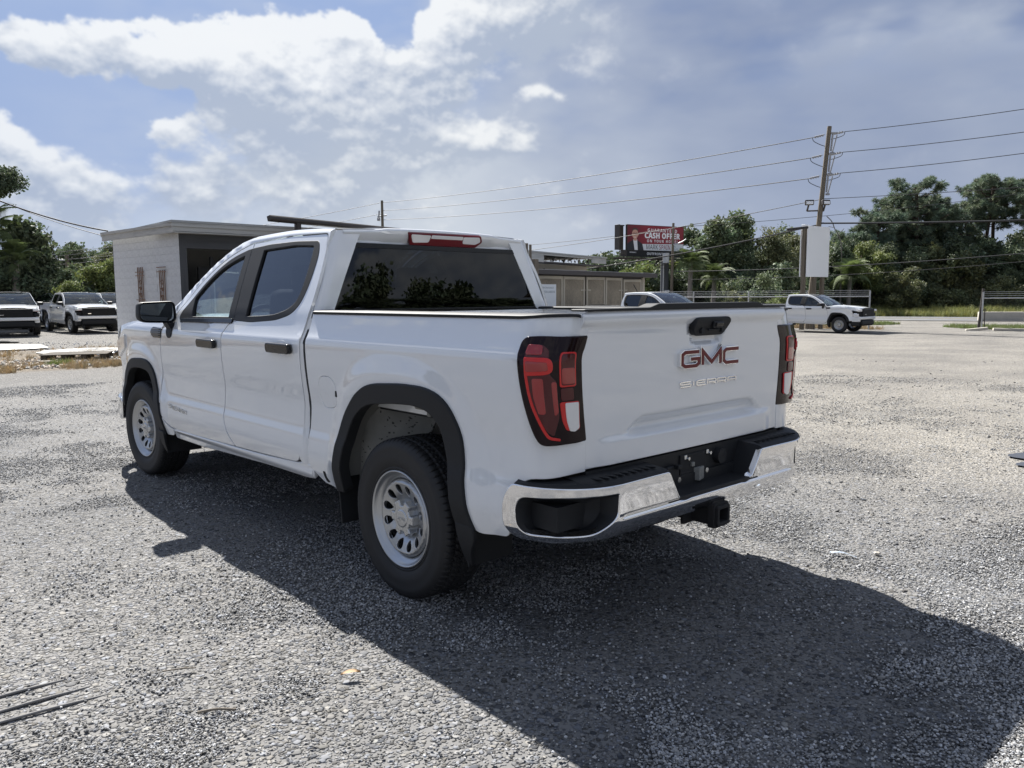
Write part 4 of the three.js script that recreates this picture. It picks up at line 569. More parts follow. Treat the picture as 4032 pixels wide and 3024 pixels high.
// ---------------------------------------------------------------- ground, road, gravel
function groundY(x, z) {
  const d = Math.hypot(x, z), t = smoothstep(d, 9, 36);
  let y = -(0.2 + 0.0056 * clamp(x, -45, 45)) * t;
  const line = -z - (72 - 0.35 * (x - 36)); // beyond the road the verge climbs to the wood
  y += 0.75 * smoothstep(line, -5, 3) * smoothstep(x, 8, 22);
  return y;
}
const M2 = {};
{
  // crushed stone seen from above: stones of several sizes on dusty fines, as height and tone together
  const N = 1024, hgt = new Float32Array(N * N), tone = new Float32Array(N * N).fill(0.5), r = rng(5);
  for (let i = 0; i < N * N; i++) hgt[i] = 0.12 * tnoise((i % N) / N, Math.floor(i / N) / N, 16, 5, 3);
  for (const [count, lo, hi] of [[26000, 1.6, 3.2], [9000, 3, 5.5], [1600, 5, 9]]) for (let k = 0; k < count; k++) {
    const cx = r() * N, cy = r() * N, R = lerp(lo, hi, r() * r()), e = 0.65 + r() * 0.35, a = r() * 3.14, c = Math.cos(a), s = Math.sin(a), t = r(), top = 0.18 + 0.05 * R * (0.6 + 0.5 * r()), sx = (r() - 0.5) * 0.5, sy = (r() - 0.5) * 0.5, pw = 2 + 3 * r();
    for (let y = -Math.ceil(R); y <= R; y++) for (let x = -Math.ceil(R); x <= R; x++) {
      const u = (x * c + y * s) / R, v = (-x * s + y * c) / (R * e), q = Math.pow(Math.abs(u), pw * 0.5 + 1) + Math.pow(Math.abs(v), pw * 0.5 + 1); if (q > 1) continue;
      const h = top * (0.55 + 0.45 * Math.sqrt(1 - q)) + 0.02 * (sx * x + sy * y), o = ((Math.floor(cy + y) + N) % N) * N + ((Math.floor(cx + x) + N) % N);
      if (h > hgt[o]) { hgt[o] = h; tone[o] = t; }
    }
  }
  const map = tex(N, N, (x, y, u, v) => { const i = y * N + x, t = tone[i], n = tnoise(u, v, 6, 4, 50); let g = t === 0.5 ? 0.80 + 0.1 * (n - 0.5) : lerp(0.42, 1.0, Math.pow(t, 0.8)); const warm = t === 0.5 ? 0.012 : (((t * 37) % 1) - 0.55) * 0.10; return [g + warm * 0.6, g + warm * 0.2, g - warm * 0.6]; });
  const bump = tex(N, N, (x, y) => { const h = clamp(hgt[y * N + x] * 1.4, 0, 1); return [h, h, h]; }, false);
  M2.ground = std([1, 1, 1], 0.95, { map, bumpMap: bump, bumpScale: 0.024, vertexColors: true });
  // packed fines: worn wheel tracks and a dusty corner, where few loose stones lie
  const track = (x, z) => { let k = 0; for (const [cx, cz, R] of [[9.5, 6.5, 13.2], [9.5, 6.5, 11.5], [-14, -1, 12.3], [-14, -1, 10.6], [30, 14, 33.5], [30, 14, 31.8], [-3, -40, 29], [-3, -40, 27.3]]) { const e = Math.abs(Math.hypot(x - cx, z - cz) - R + 0.12 * noise3(x * 0.6, 3, z * 0.6)); k = Math.max(k, 1 - smoothstep(e, 0.1, 0.24)); } return k; };
  const fines = (x, z) => Math.max(track(x, z) * (0.55 + 0.4 * noise3(x * 0.5, 7, z * 0.5)), smoothstep(-x - 0.1 * z + 0.6 * fbm(x * 0.9, 6, z * 0.9, 3), 1.15, 2.1) * (1 - smoothstep(Math.hypot(x, z), 4.0, 6.5)) * 0.95);
  const P = [], C = [], UV = [], I = [], rings = []; for (let q = 0.5; q < 900; q *= 1.032) rings.push(q);
  const A = 300, tint = (x, z) => {
    const d = Math.hypot(x, z), n = fbm(x * 0.35, 3, z * 0.35, 4), m = fbm(x * 0.09 + 9, 1, z * 0.09, 3), f = fbm(x * 1.3, 8, z * 1.3, 3);
    const right = smoothstep(x + n * 2.5, -0.5, 3.5) * smoothstep(d, 4.5, 9);
    const loose = smoothstep(fbm(x * 0.55 + 20, 2, z * 0.55, 3) * 1.3 + fbm(x * 2.4 + 5, 2, z * 2.4, 3) * 0.6, -0.16, 0.26), dust = clamp(0.55 * (1 - loose) + 0.5 * smoothstep(n + m * 0.6 + f * 0.25, -0.05, 0.3), 0, 1) * (1 - fines(x, z)) + fines(x, z);
    const dark = [0.13, 0.137, 0.15], brown = [0.266, 0.262, 0.258], pale = [0.285, 0.266, 0.236], lime = [0.38, 0.358, 0.32];
    let c = [0, 1, 2].map((k) => lerp(dark[k], brown[k], 0.25 + 0.65 * dust));
    c = [0, 1, 2].map((k) => lerp(c[k], lerp(pale[k], lime[k], dust), right * (0.75 + 0.25 * dust)));
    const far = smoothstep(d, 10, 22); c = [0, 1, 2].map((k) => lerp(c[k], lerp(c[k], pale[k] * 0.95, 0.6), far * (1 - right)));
    // dry strip with thatch on the left, in front of the parked trucks, and the soil under the trees
    const strip = smoothstep(-x * 0.77 - z * 0.64 + n * 0.9, 18.2, 19.0) * (1 - smoothstep(-x * 0.77 - z * 0.64 + n, 26.4, 27.6)) * smoothstep(-x, 5.6, 7);
    c = [0, 1, 2].map((k) => lerp(c[k], [0.26, 0.2, 0.13][k] * (0.9 + f), strip * 0.85));
    const line = -z - (72 - 0.35 * (x - 36)), green = smoothstep(line, -4, -2.5) * smoothstep(x, 5, 12);
    c = [0, 1, 2].map((k) => lerp(c[k], [0.11, 0.12, 0.045][k], green));
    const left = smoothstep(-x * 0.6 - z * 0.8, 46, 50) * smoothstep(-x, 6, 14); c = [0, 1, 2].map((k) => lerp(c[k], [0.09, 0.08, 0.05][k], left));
    return c;
  };
  for (const q of rings) for (let a = 0; a <= A; a++) {
    const th = (a / A) * 2 * Math.PI, x = q * Math.sin(th), z = -q * Math.cos(th), near = 1 - smoothstep(q, 14, 30);
    const bumpy = (fbm(x * 0.7, 0, z * 0.7, 3) * 0.02 + fbm(x * 3.1, 4, z * 3.1, 3) * 0.012) * near * smoothstep(Math.hypot(x + 1.5, z + 5.5), 1.2, 4);
    P.push(x, groundY(x, z) + bumpy - 0.004, z); C.push(...tint(x, z)); UV.push(x / 2.2, z / 2.2);
  }
  for (let i = 0; i < rings.length - 1; i++) for (let a = 0; a < A; a++) { const o = i * (A + 1) + a, w = o + A + 1; I.push(o, o + 1, w + 1, o, w + 1, w); }
  { const c = P.length / 3; P.push(0, -0.004, 0); C.push(0.15, 0.14, 0.13); UV.push(0, 0); for (let a = 0; a < A; a++) I.push(c, a + 1, a); }
  const g = new THREE.BufferGeometry(); g.setAttribute('position', new THREE.Float32BufferAttribute(P, 3)); g.setAttribute('color', new THREE.Float32BufferAttribute(C, 3)); g.setAttribute('uv', new THREE.Float32BufferAttribute(UV, 2)); g.setIndex(I); g.computeVertexNormals();
  { const n = g.attributes.normal; for (let i = 0; i < n.count; i++) if (n.getY(i) < 0) n.setXYZ(i, -n.getX(i), -n.getY(i), -n.getZ(i)); }
  kind(part('ground', g, M2.ground), 'structure');
  // loose stones lying on it
  const stone = (seed) => { const q = rng(seed), b = new THREE.IcosahedronGeometry(1, 1), p = b.attributes.position, key = new Map(); for (let i = 0; i < p.count; i++) { const k = [p.getX(i), p.getY(i), p.getZ(i)].map((v) => v.toFixed(3)).join(); if (!key.has(k)) key.set(k, 0.72 + 0.5 * q()); const s = key.get(k); p.setXYZ(i, p.getX(i) * s, p.getY(i) * s * 0.6, p.getZ(i) * s * 0.72); } b.deleteAttribute('uv'); b.computeVertexNormals(); return b; };
  const stoneMat = std([1, 1, 1], 0.9); const rr = rng(31), mat = new THREE.Matrix4(), q4 = new THREE.Quaternion(), eu = new THREE.Euler();
  for (let v = 0; v < 3; v++) {
    const list = [];
    const want = 80000; let tries = 0;
    while (list.length < want && tries++ < want * 6) {
      const d = 1.7 * Math.pow(16 / 1.7, Math.pow(rr(), 0.92)), th = (rr() - 0.5) * 1.45, x = d * Math.sin(th), z = -d * Math.cos(th);
      const rightSide = smoothstep(x, 0.5, 3) * smoothstep(d, 4, 8), patchy = smoothstep(fbm(x * 0.55 + 20, 2, z * 0.55, 3) * 1.3 + fbm(x * 2.4 + 5, 2, z * 2.4, 3) * 0.6, -0.16, 0.26) * (1 - 0.93 * fines(x, z)) * (1 - 0.55 * rightSide); if (rr() > 0.035 + 0.965 * patchy) continue;
      const s = (0.0024 + 0.0038 * Math.pow(rr(), 2.2)) * (1 + 0.06 * d) + (rr() < 0.006 ? 0.006 * rr() : 0);
      list.push([x, z, s]);
    }
    const im = new THREE.InstancedMesh(stone(100 + v), stoneMat, list.length); im.name = numbered('loose_gravel'); kind(im, 'stuff'); im.castShadow = im.receiveShadow = true;
    const col = new THREE.Color();
    list.forEach(([x, z, s], i) => {
      eu.set((rr() - 0.5) * 0.7, rr() * 6.28, (rr() - 0.5) * 0.7); q4.setFromEuler(eu); mat.compose(V3(x, groundY(x, z) + s * 0.22, z), q4, V3(s, s, s)); im.setMatrixAt(i, mat);
      const right = smoothstep(x, -0.5, 3) * smoothstep(Math.hypot(x, z), 4, 8), k = rr(); let c = k < 0.22 ? 0.05 + 0.06 * rr() : k < 0.78 ? 0.15 + 0.15 * rr() : 0.3 + 0.2 * rr(); c *= 1 + 0.15 * right; const w = (rr() - 0.5 + 0.25 * right) * 0.1; col.setRGB(c * (1 + w), c * (1 + w * 0.3), c * (1 - w)); im.setColorAt(i, col);
    });
    scene.add(im); im.userData.label = ['fine gravel scattered over the lot', 'coarse grey chips scattered over the lot', 'pale chips scattered over the lot'][v];
  }
}
// road along the wood, with its edge line
{
  const asphalt = std([0.15, 0.155, 0.165], 0.75, { map: tex(256, 256, (x, y, u, v) => { const n = 0.8 + 0.25 * (tnoise(u, v, 64, 2) - 0.5) + 0.2 * (tnoise(u, v, 4, 3, 9) - 0.5); return [n, n, n]; }) });
  const dirv = V3(1, 0, 0.36).normalize(), side = V3(0.36, 0, -1).normalize(), base = V3(28, 0, -55.2);
  const ribbon = (w0, w1, lift, l0 = -190, l1 = 150) => { const P = [], UV = [], I = []; for (let i = 0; i <= 60; i++) for (const w of [w0, w1]) { const p = base.clone().addScaledVector(dirv, lerp(l0, l1, i / 60)).addScaledVector(side, w); P.push(p.x, groundY(p.x, p.z) + lift, p.z); UV.push(lerp(l0, l1, i / 60) / 3, w / 3); } for (let i = 0; i < 60; i++) { const o = i * 2; I.push(o, o + 2, o + 1, o + 2, o + 3, o + 1); } const g = new THREE.BufferGeometry(); g.setAttribute('position', new THREE.Float32BufferAttribute(P, 3)); g.setAttribute('uv', new THREE.Float32BufferAttribute(UV, 2)); g.setIndex(I); g.computeVertexNormals(); const n = g.attributes.normal; for (let i = 0; i < n.count; i++) n.setXYZ(i, 0, 1, 0); return g; };
  kind(part('road', ribbon(0, 11.5, 0.03), asphalt), 'structure');
  kind(part('road_line', ribbon(1.1, 1.3, 0.036), std([0.7, 0.7, 0.68], 0.7)), 'structure');
  kind(part('road_line', ribbon(10.2, 10.35, 0.036), std([0.7, 0.7, 0.68], 0.7)), 'structure');
  kind(part('road_line', ribbon(5.7, 5.85, 0.036), std([0.6, 0.45, 0.08], 0.7)), 'structure');
  kind(part('road_edge', ribbon(-0.35, -0.02, 0.012), std([0.06, 0.06, 0.06], 0.9)), 'structure');
}
// fresh tyre ridges pressed into the dust at the lower left
for (const [a, b] of [[[-1.9, -2.62], [-1.62, -2.86]], [[-1.86, -2.55], [-1.52, -2.8]], [[-1.98, -2.72], [-1.74, -2.92]]]) kind(part('tyre_ridge', tube([[a[0], 0.0, a[1]], [(a[0] + b[0]) / 2, 0.004, (a[1] + b[1]) / 2 + 0.004], [b[0], -0.004, b[1]]], 0.006, 14, 5), std([0.2, 0.195, 0.19], 0.95)), 'structure');
// puddle at the right edge
{
  const n = 64, r = rng(8), pts = []; for (let i = 0; i < n; i++) { const a = (i / n) * 6.2832; const k = 1 + 0.16 * Math.sin(a * 3 + 1) + 0.07 * Math.sin(a * 7) + 0.05 * (r() - 0.5); pts.push(new THREE.Vector2(5.35 + 1.05 * k * Math.cos(a), -6.85 + 0.42 * k * Math.sin(a) + (Math.cos(a)) * -0.12)); }
  const g = new THREE.ShapeGeometry(new THREE.Shape(pts)); g.rotateX(Math.PI / 2); { const a = g.index.array; for (let i = 0; i < a.length; i += 3) [a[i], a[i + 1]] = [a[i + 1], a[i]]; } const nn = g.attributes.normal; for (let i = 0; i < nn.count; i++) nn.setXYZ(i, 0, 1, 0); g.translate(0, 0.012, 0);
  kind(part('puddle', g, phys([0.05, 0.05, 0.052], 0.06, { ior: 1.33 })), 'structure');
}

// ---------------------------------------------------------------- buildings
const grime = (seed, lo = 0.75) => tex(256, 256, (x, y, u, v) => { const a = tnoise(u, v, 4, 5, seed), st = tnoise(u, v * 0.25, 24, 3, seed + 40), k = clamp(lo + (1 - lo) * (0.35 + 1.1 * (a * 0.6 + st * 0.4)), 0, 1); return [k, k * 0.985, k * 0.96]; });
const wood = tex(512, 512, (x, y, u, v) => { const g = tnoise(u * 1, v, 3, 4, 7), f = tnoise(u, v, 64, 2, 21), st = tnoise((u * 8) % 1, v * 0.999, 6, 4, 33), k = 0.62 + 0.3 * g + 0.14 * (f - 0.5) - 0.55 * smoothstep(st, 0.56, 0.78) * smoothstep(1 - v, 0.25, 0.75); return [k, k * 0.96, k * 0.89]; });
Object.assign(M2, {
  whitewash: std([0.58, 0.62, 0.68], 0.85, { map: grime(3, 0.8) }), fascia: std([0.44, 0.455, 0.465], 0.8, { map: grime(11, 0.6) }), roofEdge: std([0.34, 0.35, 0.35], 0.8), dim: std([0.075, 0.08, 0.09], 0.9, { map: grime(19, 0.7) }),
  ply: std([0.5, 0.47, 0.42], 0.85, { map: wood }), plyFrame: std([0.47, 0.44, 0.38], 0.85, { map: grime(23, 0.7) }), stucco: std([0.52, 0.49, 0.44], 0.9, { map: grime(29, 0.82) }), brownTrim: std([0.075, 0.068, 0.068], 0.75), darkSteel: std([0.045, 0.038, 0.034], 0.6), timber: std([0.19, 0.17, 0.145], 0.9, { map: grime(37, 0.6) }),
  rust: std([0.22, 0.14, 0.1], 0.8), tan: std([0.5, 0.38, 0.29], 0.85, { map: grime(41, 0.7) }), signWhite: phys([0.78, 0.79, 0.8], 0.4), galv: phys([0.42, 0.43, 0.44], 0.4, { metalness: 0.7 }), wire: std([0.02, 0.02, 0.022], 0.6), poleWood: std([0.24, 0.22, 0.195], 0.92, { map: wood }), porcelain: phys([0.3, 0.3, 0.31], 0.3), concrete: std([0.5, 0.48, 0.44], 0.9, { map: grime(47, 0.8) }),
});
{ // whitewashed block building, its near corner towards the camera
  const A = V3(-8.85, 0, -21.25), L = V3(-11.9, 0, -23.95), n1 = V3().subVectors(L, A); const w1 = n1.length(); n1.normalize();
  const n2 = V3(0.745, 0, -0.667).normalize();
  const ry = (d) => Math.atan2(-d.z, d.x), base = -0.12, H = 3.34, B = thing('block_building', 'low whitewashed block building with flat roof and open dark bay, left', 'building', [A.x, base, A.z]);
  const along = (d, u, y, out, n) => V3().addScaledVector(d, u).addScaledVector(n, out).setY(y);
  const f1 = V3(n1.z, 0, -n1.x); if (f1.dot(V3(-A.x, 0, -A.z)) < 0) f1.negate(); const f2 = V3(n2.z, 0, -n2.x); if (f2.dot(V3(-A.x, 0, -A.z)) < 0) f2.negate();
  const boxAlong = (d, n, u0, u1, y0, y1, o0, o1, r = 0) => { const g = r ? new RoundedBoxGeometry(u1 - u0, y1 - y0, o1 - o0, 1, r) : new THREE.BoxGeometry(u1 - u0, y1 - y0, o1 - o0); const m = new THREE.Matrix4().makeBasis(d, V3(0, 1, 0), V3().crossVectors(d, V3(0, 1, 0))); const zz = V3().crossVectors(d, V3(0, 1, 0)), sg = zz.dot(n) > 0 ? 1 : -1; g.applyMatrix4(m); const c = along(d, (u0 + u1) / 2, (y0 + y1) / 2, (o0 + o1) / 2, n); return g.translate(c.x, c.y, c.z); };
  part('wall', [boxAlong(n1, f1, 0, w1, 0, H, -0.2, -0.008)], M2.whitewash, B);
  const blockMats = [0, 1, 2].map((i) => std([0.58 + i * 0.006, 0.62 + i * 0.006, 0.68 + i * 0.006], 0.85, { map: M2.whitewash.map }));
  const rb = rng(4), blockG = new RoundedBoxGeometry(0.397, 0.197, 0.03, 1, 0.0025), halfG = new RoundedBoxGeometry(0.197, 0.197, 0.03, 1, 0.0025), turn = ry(n1), grilleAt = [[1.02, 1.35, 2.36], [2.38, 1.45, 2.34]];
  
  for (let row = 0; row * 0.2 < H - 0.1; row++) for (let u = row % 2 ? 0 : 0.0; u < w1 - 0.05;) {
    const half = (row % 2 && u === 0) || u + 0.4 > w1 + 0.02, w = half ? 0.2 : 0.4, y = row * 0.2 + 0.1, c = u + w / 2; u += w;
    if (grilleAt.some(([g, y0, y1]) => Math.abs(c - g) < 0.22 && y > y0 && y < y1)) continue;
    const p = along(n1, c, y, -0.012 + (rb() - 0.5) * 0.0016, f1), m = new THREE.Mesh(half ? halfG : blockG, blockMats[Math.floor(rb() * 3)]); m.name = 'block'; m.position.copy(p); m.rotation.y = turn; m.castShadow = m.receiveShadow = true; B.add(m);
  }
  // the open bay: end pier, lintel, deep dark room
  part('bay_wall', [boxAlong(n2, f2, 0.21, 11.79, 0.03, H, -5.69, -5.6), boxAlong(n2, f2, 0.201, 0.23, 0.03, H - 0.41, -5.6, -0.2)], M2.fascia, B);
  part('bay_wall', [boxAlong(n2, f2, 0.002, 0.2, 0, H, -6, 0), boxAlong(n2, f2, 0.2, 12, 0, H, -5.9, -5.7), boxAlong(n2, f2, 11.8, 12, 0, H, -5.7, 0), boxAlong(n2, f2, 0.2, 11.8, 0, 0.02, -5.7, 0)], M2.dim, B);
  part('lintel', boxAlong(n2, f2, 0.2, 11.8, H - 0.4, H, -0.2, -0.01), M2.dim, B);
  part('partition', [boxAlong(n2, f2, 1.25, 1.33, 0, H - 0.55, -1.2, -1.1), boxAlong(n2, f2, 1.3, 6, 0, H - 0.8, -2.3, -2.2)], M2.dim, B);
  part('pipe', [boxAlong(n2, f2, 1.1, 1.14, 0, 2.3, -0.6, -0.56)], M2.galv, B);
  part('ceiling_lamp', [boxAlong(n2, f2, 2.3, 2.31, 2.45, 2.75, -0.9, -0.89), new THREE.SphereGeometry(0.05, 12, 8).translate(...along(n2, 2.33, 2.43, -0.9, f2).toArray())], M2.signWhite, B);
  // roof with stepped fascia overhanging both faces
  part('roof', [boxAlong(n2, f2, -0.28, 12.2, H + 0.24, H + 0.3, -6.2, 0.34)], M2.roofEdge, B);
  part('fascia', [boxAlong(n2, f2, -0.25, 12.2, H + 0.02, H + 0.24, 0.26, 0.3), boxAlong(n1, f1, -0.26, w1 + 0.3, H - 0.02, H + 0.24, 0.2, 0.24), boxAlong(n2, f2, -0.22, 12.2, H - 0.02, H + 0.01, -0.1, 0.29)], M2.fascia, B);
  part('fascia_trim', [boxAlong(n2, f2, -0.27, 12.2, H + 0.14, H + 0.235, 0.302, 0.33), boxAlong(n1, f1, -0.27, w1 + 0.32, H + 0.16, H + 0.236, 0.242, 0.27)], M2.fascia, B);
  grilleAt.forEach(([u, y0, y1], i) => {
    const G = part('window_frame', [boxAlong(n1, f1, u - 0.2, u + 0.2, y0, y1, -0.06, -0.03)], M2.tan, B), bars = [];
    for (const k of [-0.16, -0.06, 0.05, 0.15]) bars.push(boxAlong(n1, f1, u + k - 0.008, u + k + 0.008, y0 - 0.04, y1 + (i ? 0.16 : 0.02), 0.02, 0.042));
    for (const y of i ? [y0 + 0.12, y1 - 0.08, y1 + 0.02] : [y1 - 0.02, y0 + 0.08, y1 + 0.1]) bars.push(boxAlong(n1, f1, u - 0.28, u + 0.28, y - 0.011, y + 0.011, 0.0425, 0.055));
    part('window_grille', bars, M2.rust, G);
    const sc = []; for (const [a, b, r] of [[0, 0.28, 0.07], [0, 0.5, 0.05], [-0.02, 0.7, 0.06]]) { const t = new THREE.TorusGeometry(r, 0.011, 6, 20, 4.6); t.rotateY(turn); const p = along(n1, u + a, y0 + b * (y1 - y0), 0.05, f1); sc.push(t.translate(p.x, p.y, p.z)); }
    part('scroll', sc, M2.rust, G);
    part('window_sill', boxAlong(n1, f1, u - 0.25, u + 0.25, y0 - 0.16, y0 - 0.02, -0.02, 0.03), M2.whitewash, B);
  });
  // square steel beam standing over the roof on its post
  const S = thing('steel_beam', 'dark square steel beam on a short post above the flat roof', 'beam', [-6.65, 3.66, -22]);
  part('beam', rod(V3(0, 0, 0), V3(2.9, 0.03, -4.8), 0.1, 0.1, 4), M2.darkSteel, S); part('post', rod(V3(0.545, -0.45, -0.9), V3(0.545, -0.06, -0.9), 0.1, 0.1, 4), M2.darkSteel, S);
}
{ // stucco building with a broken fascia, behind the shed
  const a = V3(0.2, 0, -32.4), b = V3(3.6, 0, -37.9), d = V3().subVectors(b, a), len = d.length(); d.normalize();
  const B = thing('stucco_building', 'beige stucco building with a broken roof fascia behind the wooden shed', 'building', [b.x, -0.42, b.z], Math.atan2(-d.z, d.x));
  const X = (x0, x1, y0, y1, z0, z1) => bx(x1 - x0, y1 - y0, z1 - z0, (x0 + x1) / 2, (y0 + y1) / 2, (z0 + z1) / 2, 0.01);
  part('wall', X(-14, 0, 0, 3.3, -7, 0), M2.stucco, B);
  part('roof', [X(-14.2, 0.7, 3.68, 3.74, -7.5, 0.75)], M2.roofEdge, B);
  part('fascia', [X(-14.2, -5.4, 3.3, 3.68, 0.66, 0.7), X(-0.9, 0.68, 3.42, 3.68, 0.66, 0.7)], M2.fascia, B); part('fascia_board', X(-5.38, -0.92, 3.6, 3.68, 0.66, 0.7), M2.fascia, B);
  part('soffit', X(-14.1, 0.6, 3.3, 3.36, 0, 0.64), M2.brownTrim, B);
  const rr = rng(12), frag = []; for (let i = 0; i < 40; i++) frag.push(bx(0.1 + 0.2 * rr(), 0.03 + 0.1 * rr(), 0.02, -5.3 + 4.3 * rr(), 3.4 + 0.17 * rr(), 0.6 + 0.04 * rr(), 0, rr(), 0, rr() - 0.5)); part('rotten_board', frag, M2.timber, B);
  part('wall_lamp', [bx(0.2, 0.22, 0.1, -4.2, 2.78, 0.2, 0.02, 0, 0.5), rod(V3(-4.2, 3.1, 0.02), V3(-4.2, 2.9, 0.14), 0.02), rod(V3(-4.2, 2.8, 0.05), V3(-6.5, 2.35, 0.02), 0.008)], M2.darkSteel, B);
}
{ // wooden shed with weathered doors
  const a = V3(0.91, 0, -28.3), b = V3(5.59, 0, -34), d = V3().subVectors(b, a), len = d.length(); d.normalize();
  const B = thing('wooden_shed', 'long low shed with weathered plywood doors and a dark roof edge, behind the truck bed', 'shed', [a.x, -0.17, a.z], Math.atan2(-d.z, d.x));
  const X = (x0, x1, y0, y1, z0, z1, r = 0.006) => bx(x1 - x0, y1 - y0, z1 - z0, (x0 + x1) / 2, (y0 + y1) / 2, (z0 + z1) / 2, r);
  part('wall', [X(-0.3, len + 0.25, 0, 2.44, -2.6, -0.06)], M2.brownTrim, B);
  part('roof_edge', [X(-0.6, len + 1.0, 2.44, 2.6, -2.8, 0.2)], M2.brownTrim, B);
  const rr = rng(9); for (let i = 0; i < 9; i++) part('roof_sheet', bx(0.95, 0.012, 2.9, -0.1 + i * 0.98, 2.615 + 0.014 * rr(), -1.3, 0, 0, 0.01 * rr(), 0.02 * (rr() - 0.5)), M2.galv, B);
  const edges = [0, 0.216, 0.418, 0.61, 0.79, 1].map((k) => k * len), tilt = [0.004, -0.002, 0.006, -0.004, 0.01];
  for (let i = 0; i < 5; i++) {
    const x0 = edges[i] + (i === 2 || i === 4 ? 0.07 : 0.012), x1 = edges[i + 1] - (i === 1 || i === 3 ? 0.05 : 0.012), top = 2.4 - (i === 4 ? 0.06 : 0);
    const g = X(0, x1 - x0, 0.05, top, -0.04, -0.01), uv = g.attributes.uv, p = g.attributes.position; for (let k = 0; k < uv.count; k++) uv.setXY(k, (p.getX(k) + x0 * 1.7) / 2.4, p.getY(k) / 2.4);
    const D = part('door', g, M2.ply, B); D.position.x = x0; D.rotation.z = tilt[i];
    part('door_frame', [X(0.0, 0.1, 0.06, top - 0.01, -0.009, 0.012), X(x1 - x0 - 0.1, x1 - x0, 0.06, top - 0.01, -0.009, 0.012), X(0.1, x1 - x0 - 0.1, top - 0.12, top - 0.012, -0.009, 0.012), X(0.1, x1 - x0 - 0.1, 0.06, 0.18, -0.009, 0.012)], M2.plyFrame, D);
    for (const y of [0.5, 1.85]) part('hinge', [X(i % 2 ? x1 - x0 - 0.3 : -0.02, i % 2 ? x1 - x0 + 0.02 : 0.28, y, y + 0.06, 0.0125, 0.022, 0.003)], M2.plyFrame, D);
  }
  part('end_trim', X(len + 0.02, len + 0.22, 0, 2.42, -0.05, 0.02), M2.plyFrame, B);
  part('post', [X(-0.42, -0.22, -0.05, 2.95, 0.05, 0.25)], M2.timber, B);
  const po = thing('tall_post', 'tall weathered double post standing beside the shed, above the cab corner', 'post', [0.52, -0.17, -27]); part('board', bx(0.11, 3.44, 0.1, 0, 1.72, 0, 0.01), M2.timber, po); part('board', bx(0.09, 3.4, 0.1, 0.13, 1.7, -0.04, 0.01), M2.timber, po);
  const st = one('loose_stick', 'thin stick leaning at the right end of the shed behind the middle pickup', 'stick', [tube([[5.2, 1.35, -33], [5.25, 1.6, -33], [5.1, 1.95, -33.1]], 0.02, 12, 5), rod(V3(5.2, 1.36, -33), V3(5.6, 1.3, -33), 0.02)], M2.darkSteel);
}

// ---------------------------------------------------------------- boards and signs
function canvasTex(w, h, draw) { const c = document.createElement('canvas'); c.width = w; c.height = h; const x = c.getContext('2d'); draw(x, w, h); const t = new THREE.CanvasTexture(c); t.colorSpace = THREE.SRGBColorSpace; return t; }
{ // white board with raised letters in front of the shed doors
  const a = V3(0.91, 0, -27.45), b = V3(1.58, 0, -28.2), d = V3().subVectors(b, a), w = d.length();
  const S = thing('white_sign', 'white board lettered for a special of the month, leaning before the shed doors', 'sign', [a.x, -0.17, a.z], Math.atan2(-d.z, d.x));
  const face = canvasTex(512, 1024, (x, W, H) => {
    x.fillStyle = '#dfe4e8'; x.fillRect(0, 0, W, H); x.textAlign = 'center'; x.fillStyle = '#6f7c86'; x.font = 'bold 40px serif'; x.fillText('CONSTRUCTION DESIGN', W / 2 - 20, 70, 420); x.font = 'bold 56px serif'; x.fillText('WATER GARDENS', W / 2 + 20, 150, 420);
    x.font = 'bold 100px sans-serif'; for (const [s, y] of [['SPECIAL', 470], ['OF THE', 620], ['MONTH', 770]]) { x.fillStyle = '#7f8b95'; x.fillText(s, W / 2 + 8, y + 8, 460); x.fillStyle = '#e9edf0'; x.fillText(s, W / 2, y, 460); }
  });
  const g = new THREE.PlaneGeometry(w - 0.02, 1.95).translate(w / 2, 1.08, 0.016); part('board', bx(w, 1.98, 0.03, w / 2, 1.08, 0, 0.004), M2.signWhite, S); part('lettering', g, std([0.95, 0.95, 0.95], 0.5, { map: face }), S);
  part('leg', bx(0.05, 0.2, 0.04, 0.1, 0.05, 0, 0.004), M2.timber, S); part('leg', bx(0.05, 0.2, 0.04, w - 0.1, 0.05, 0, 0.004), M2.timber, S);
}
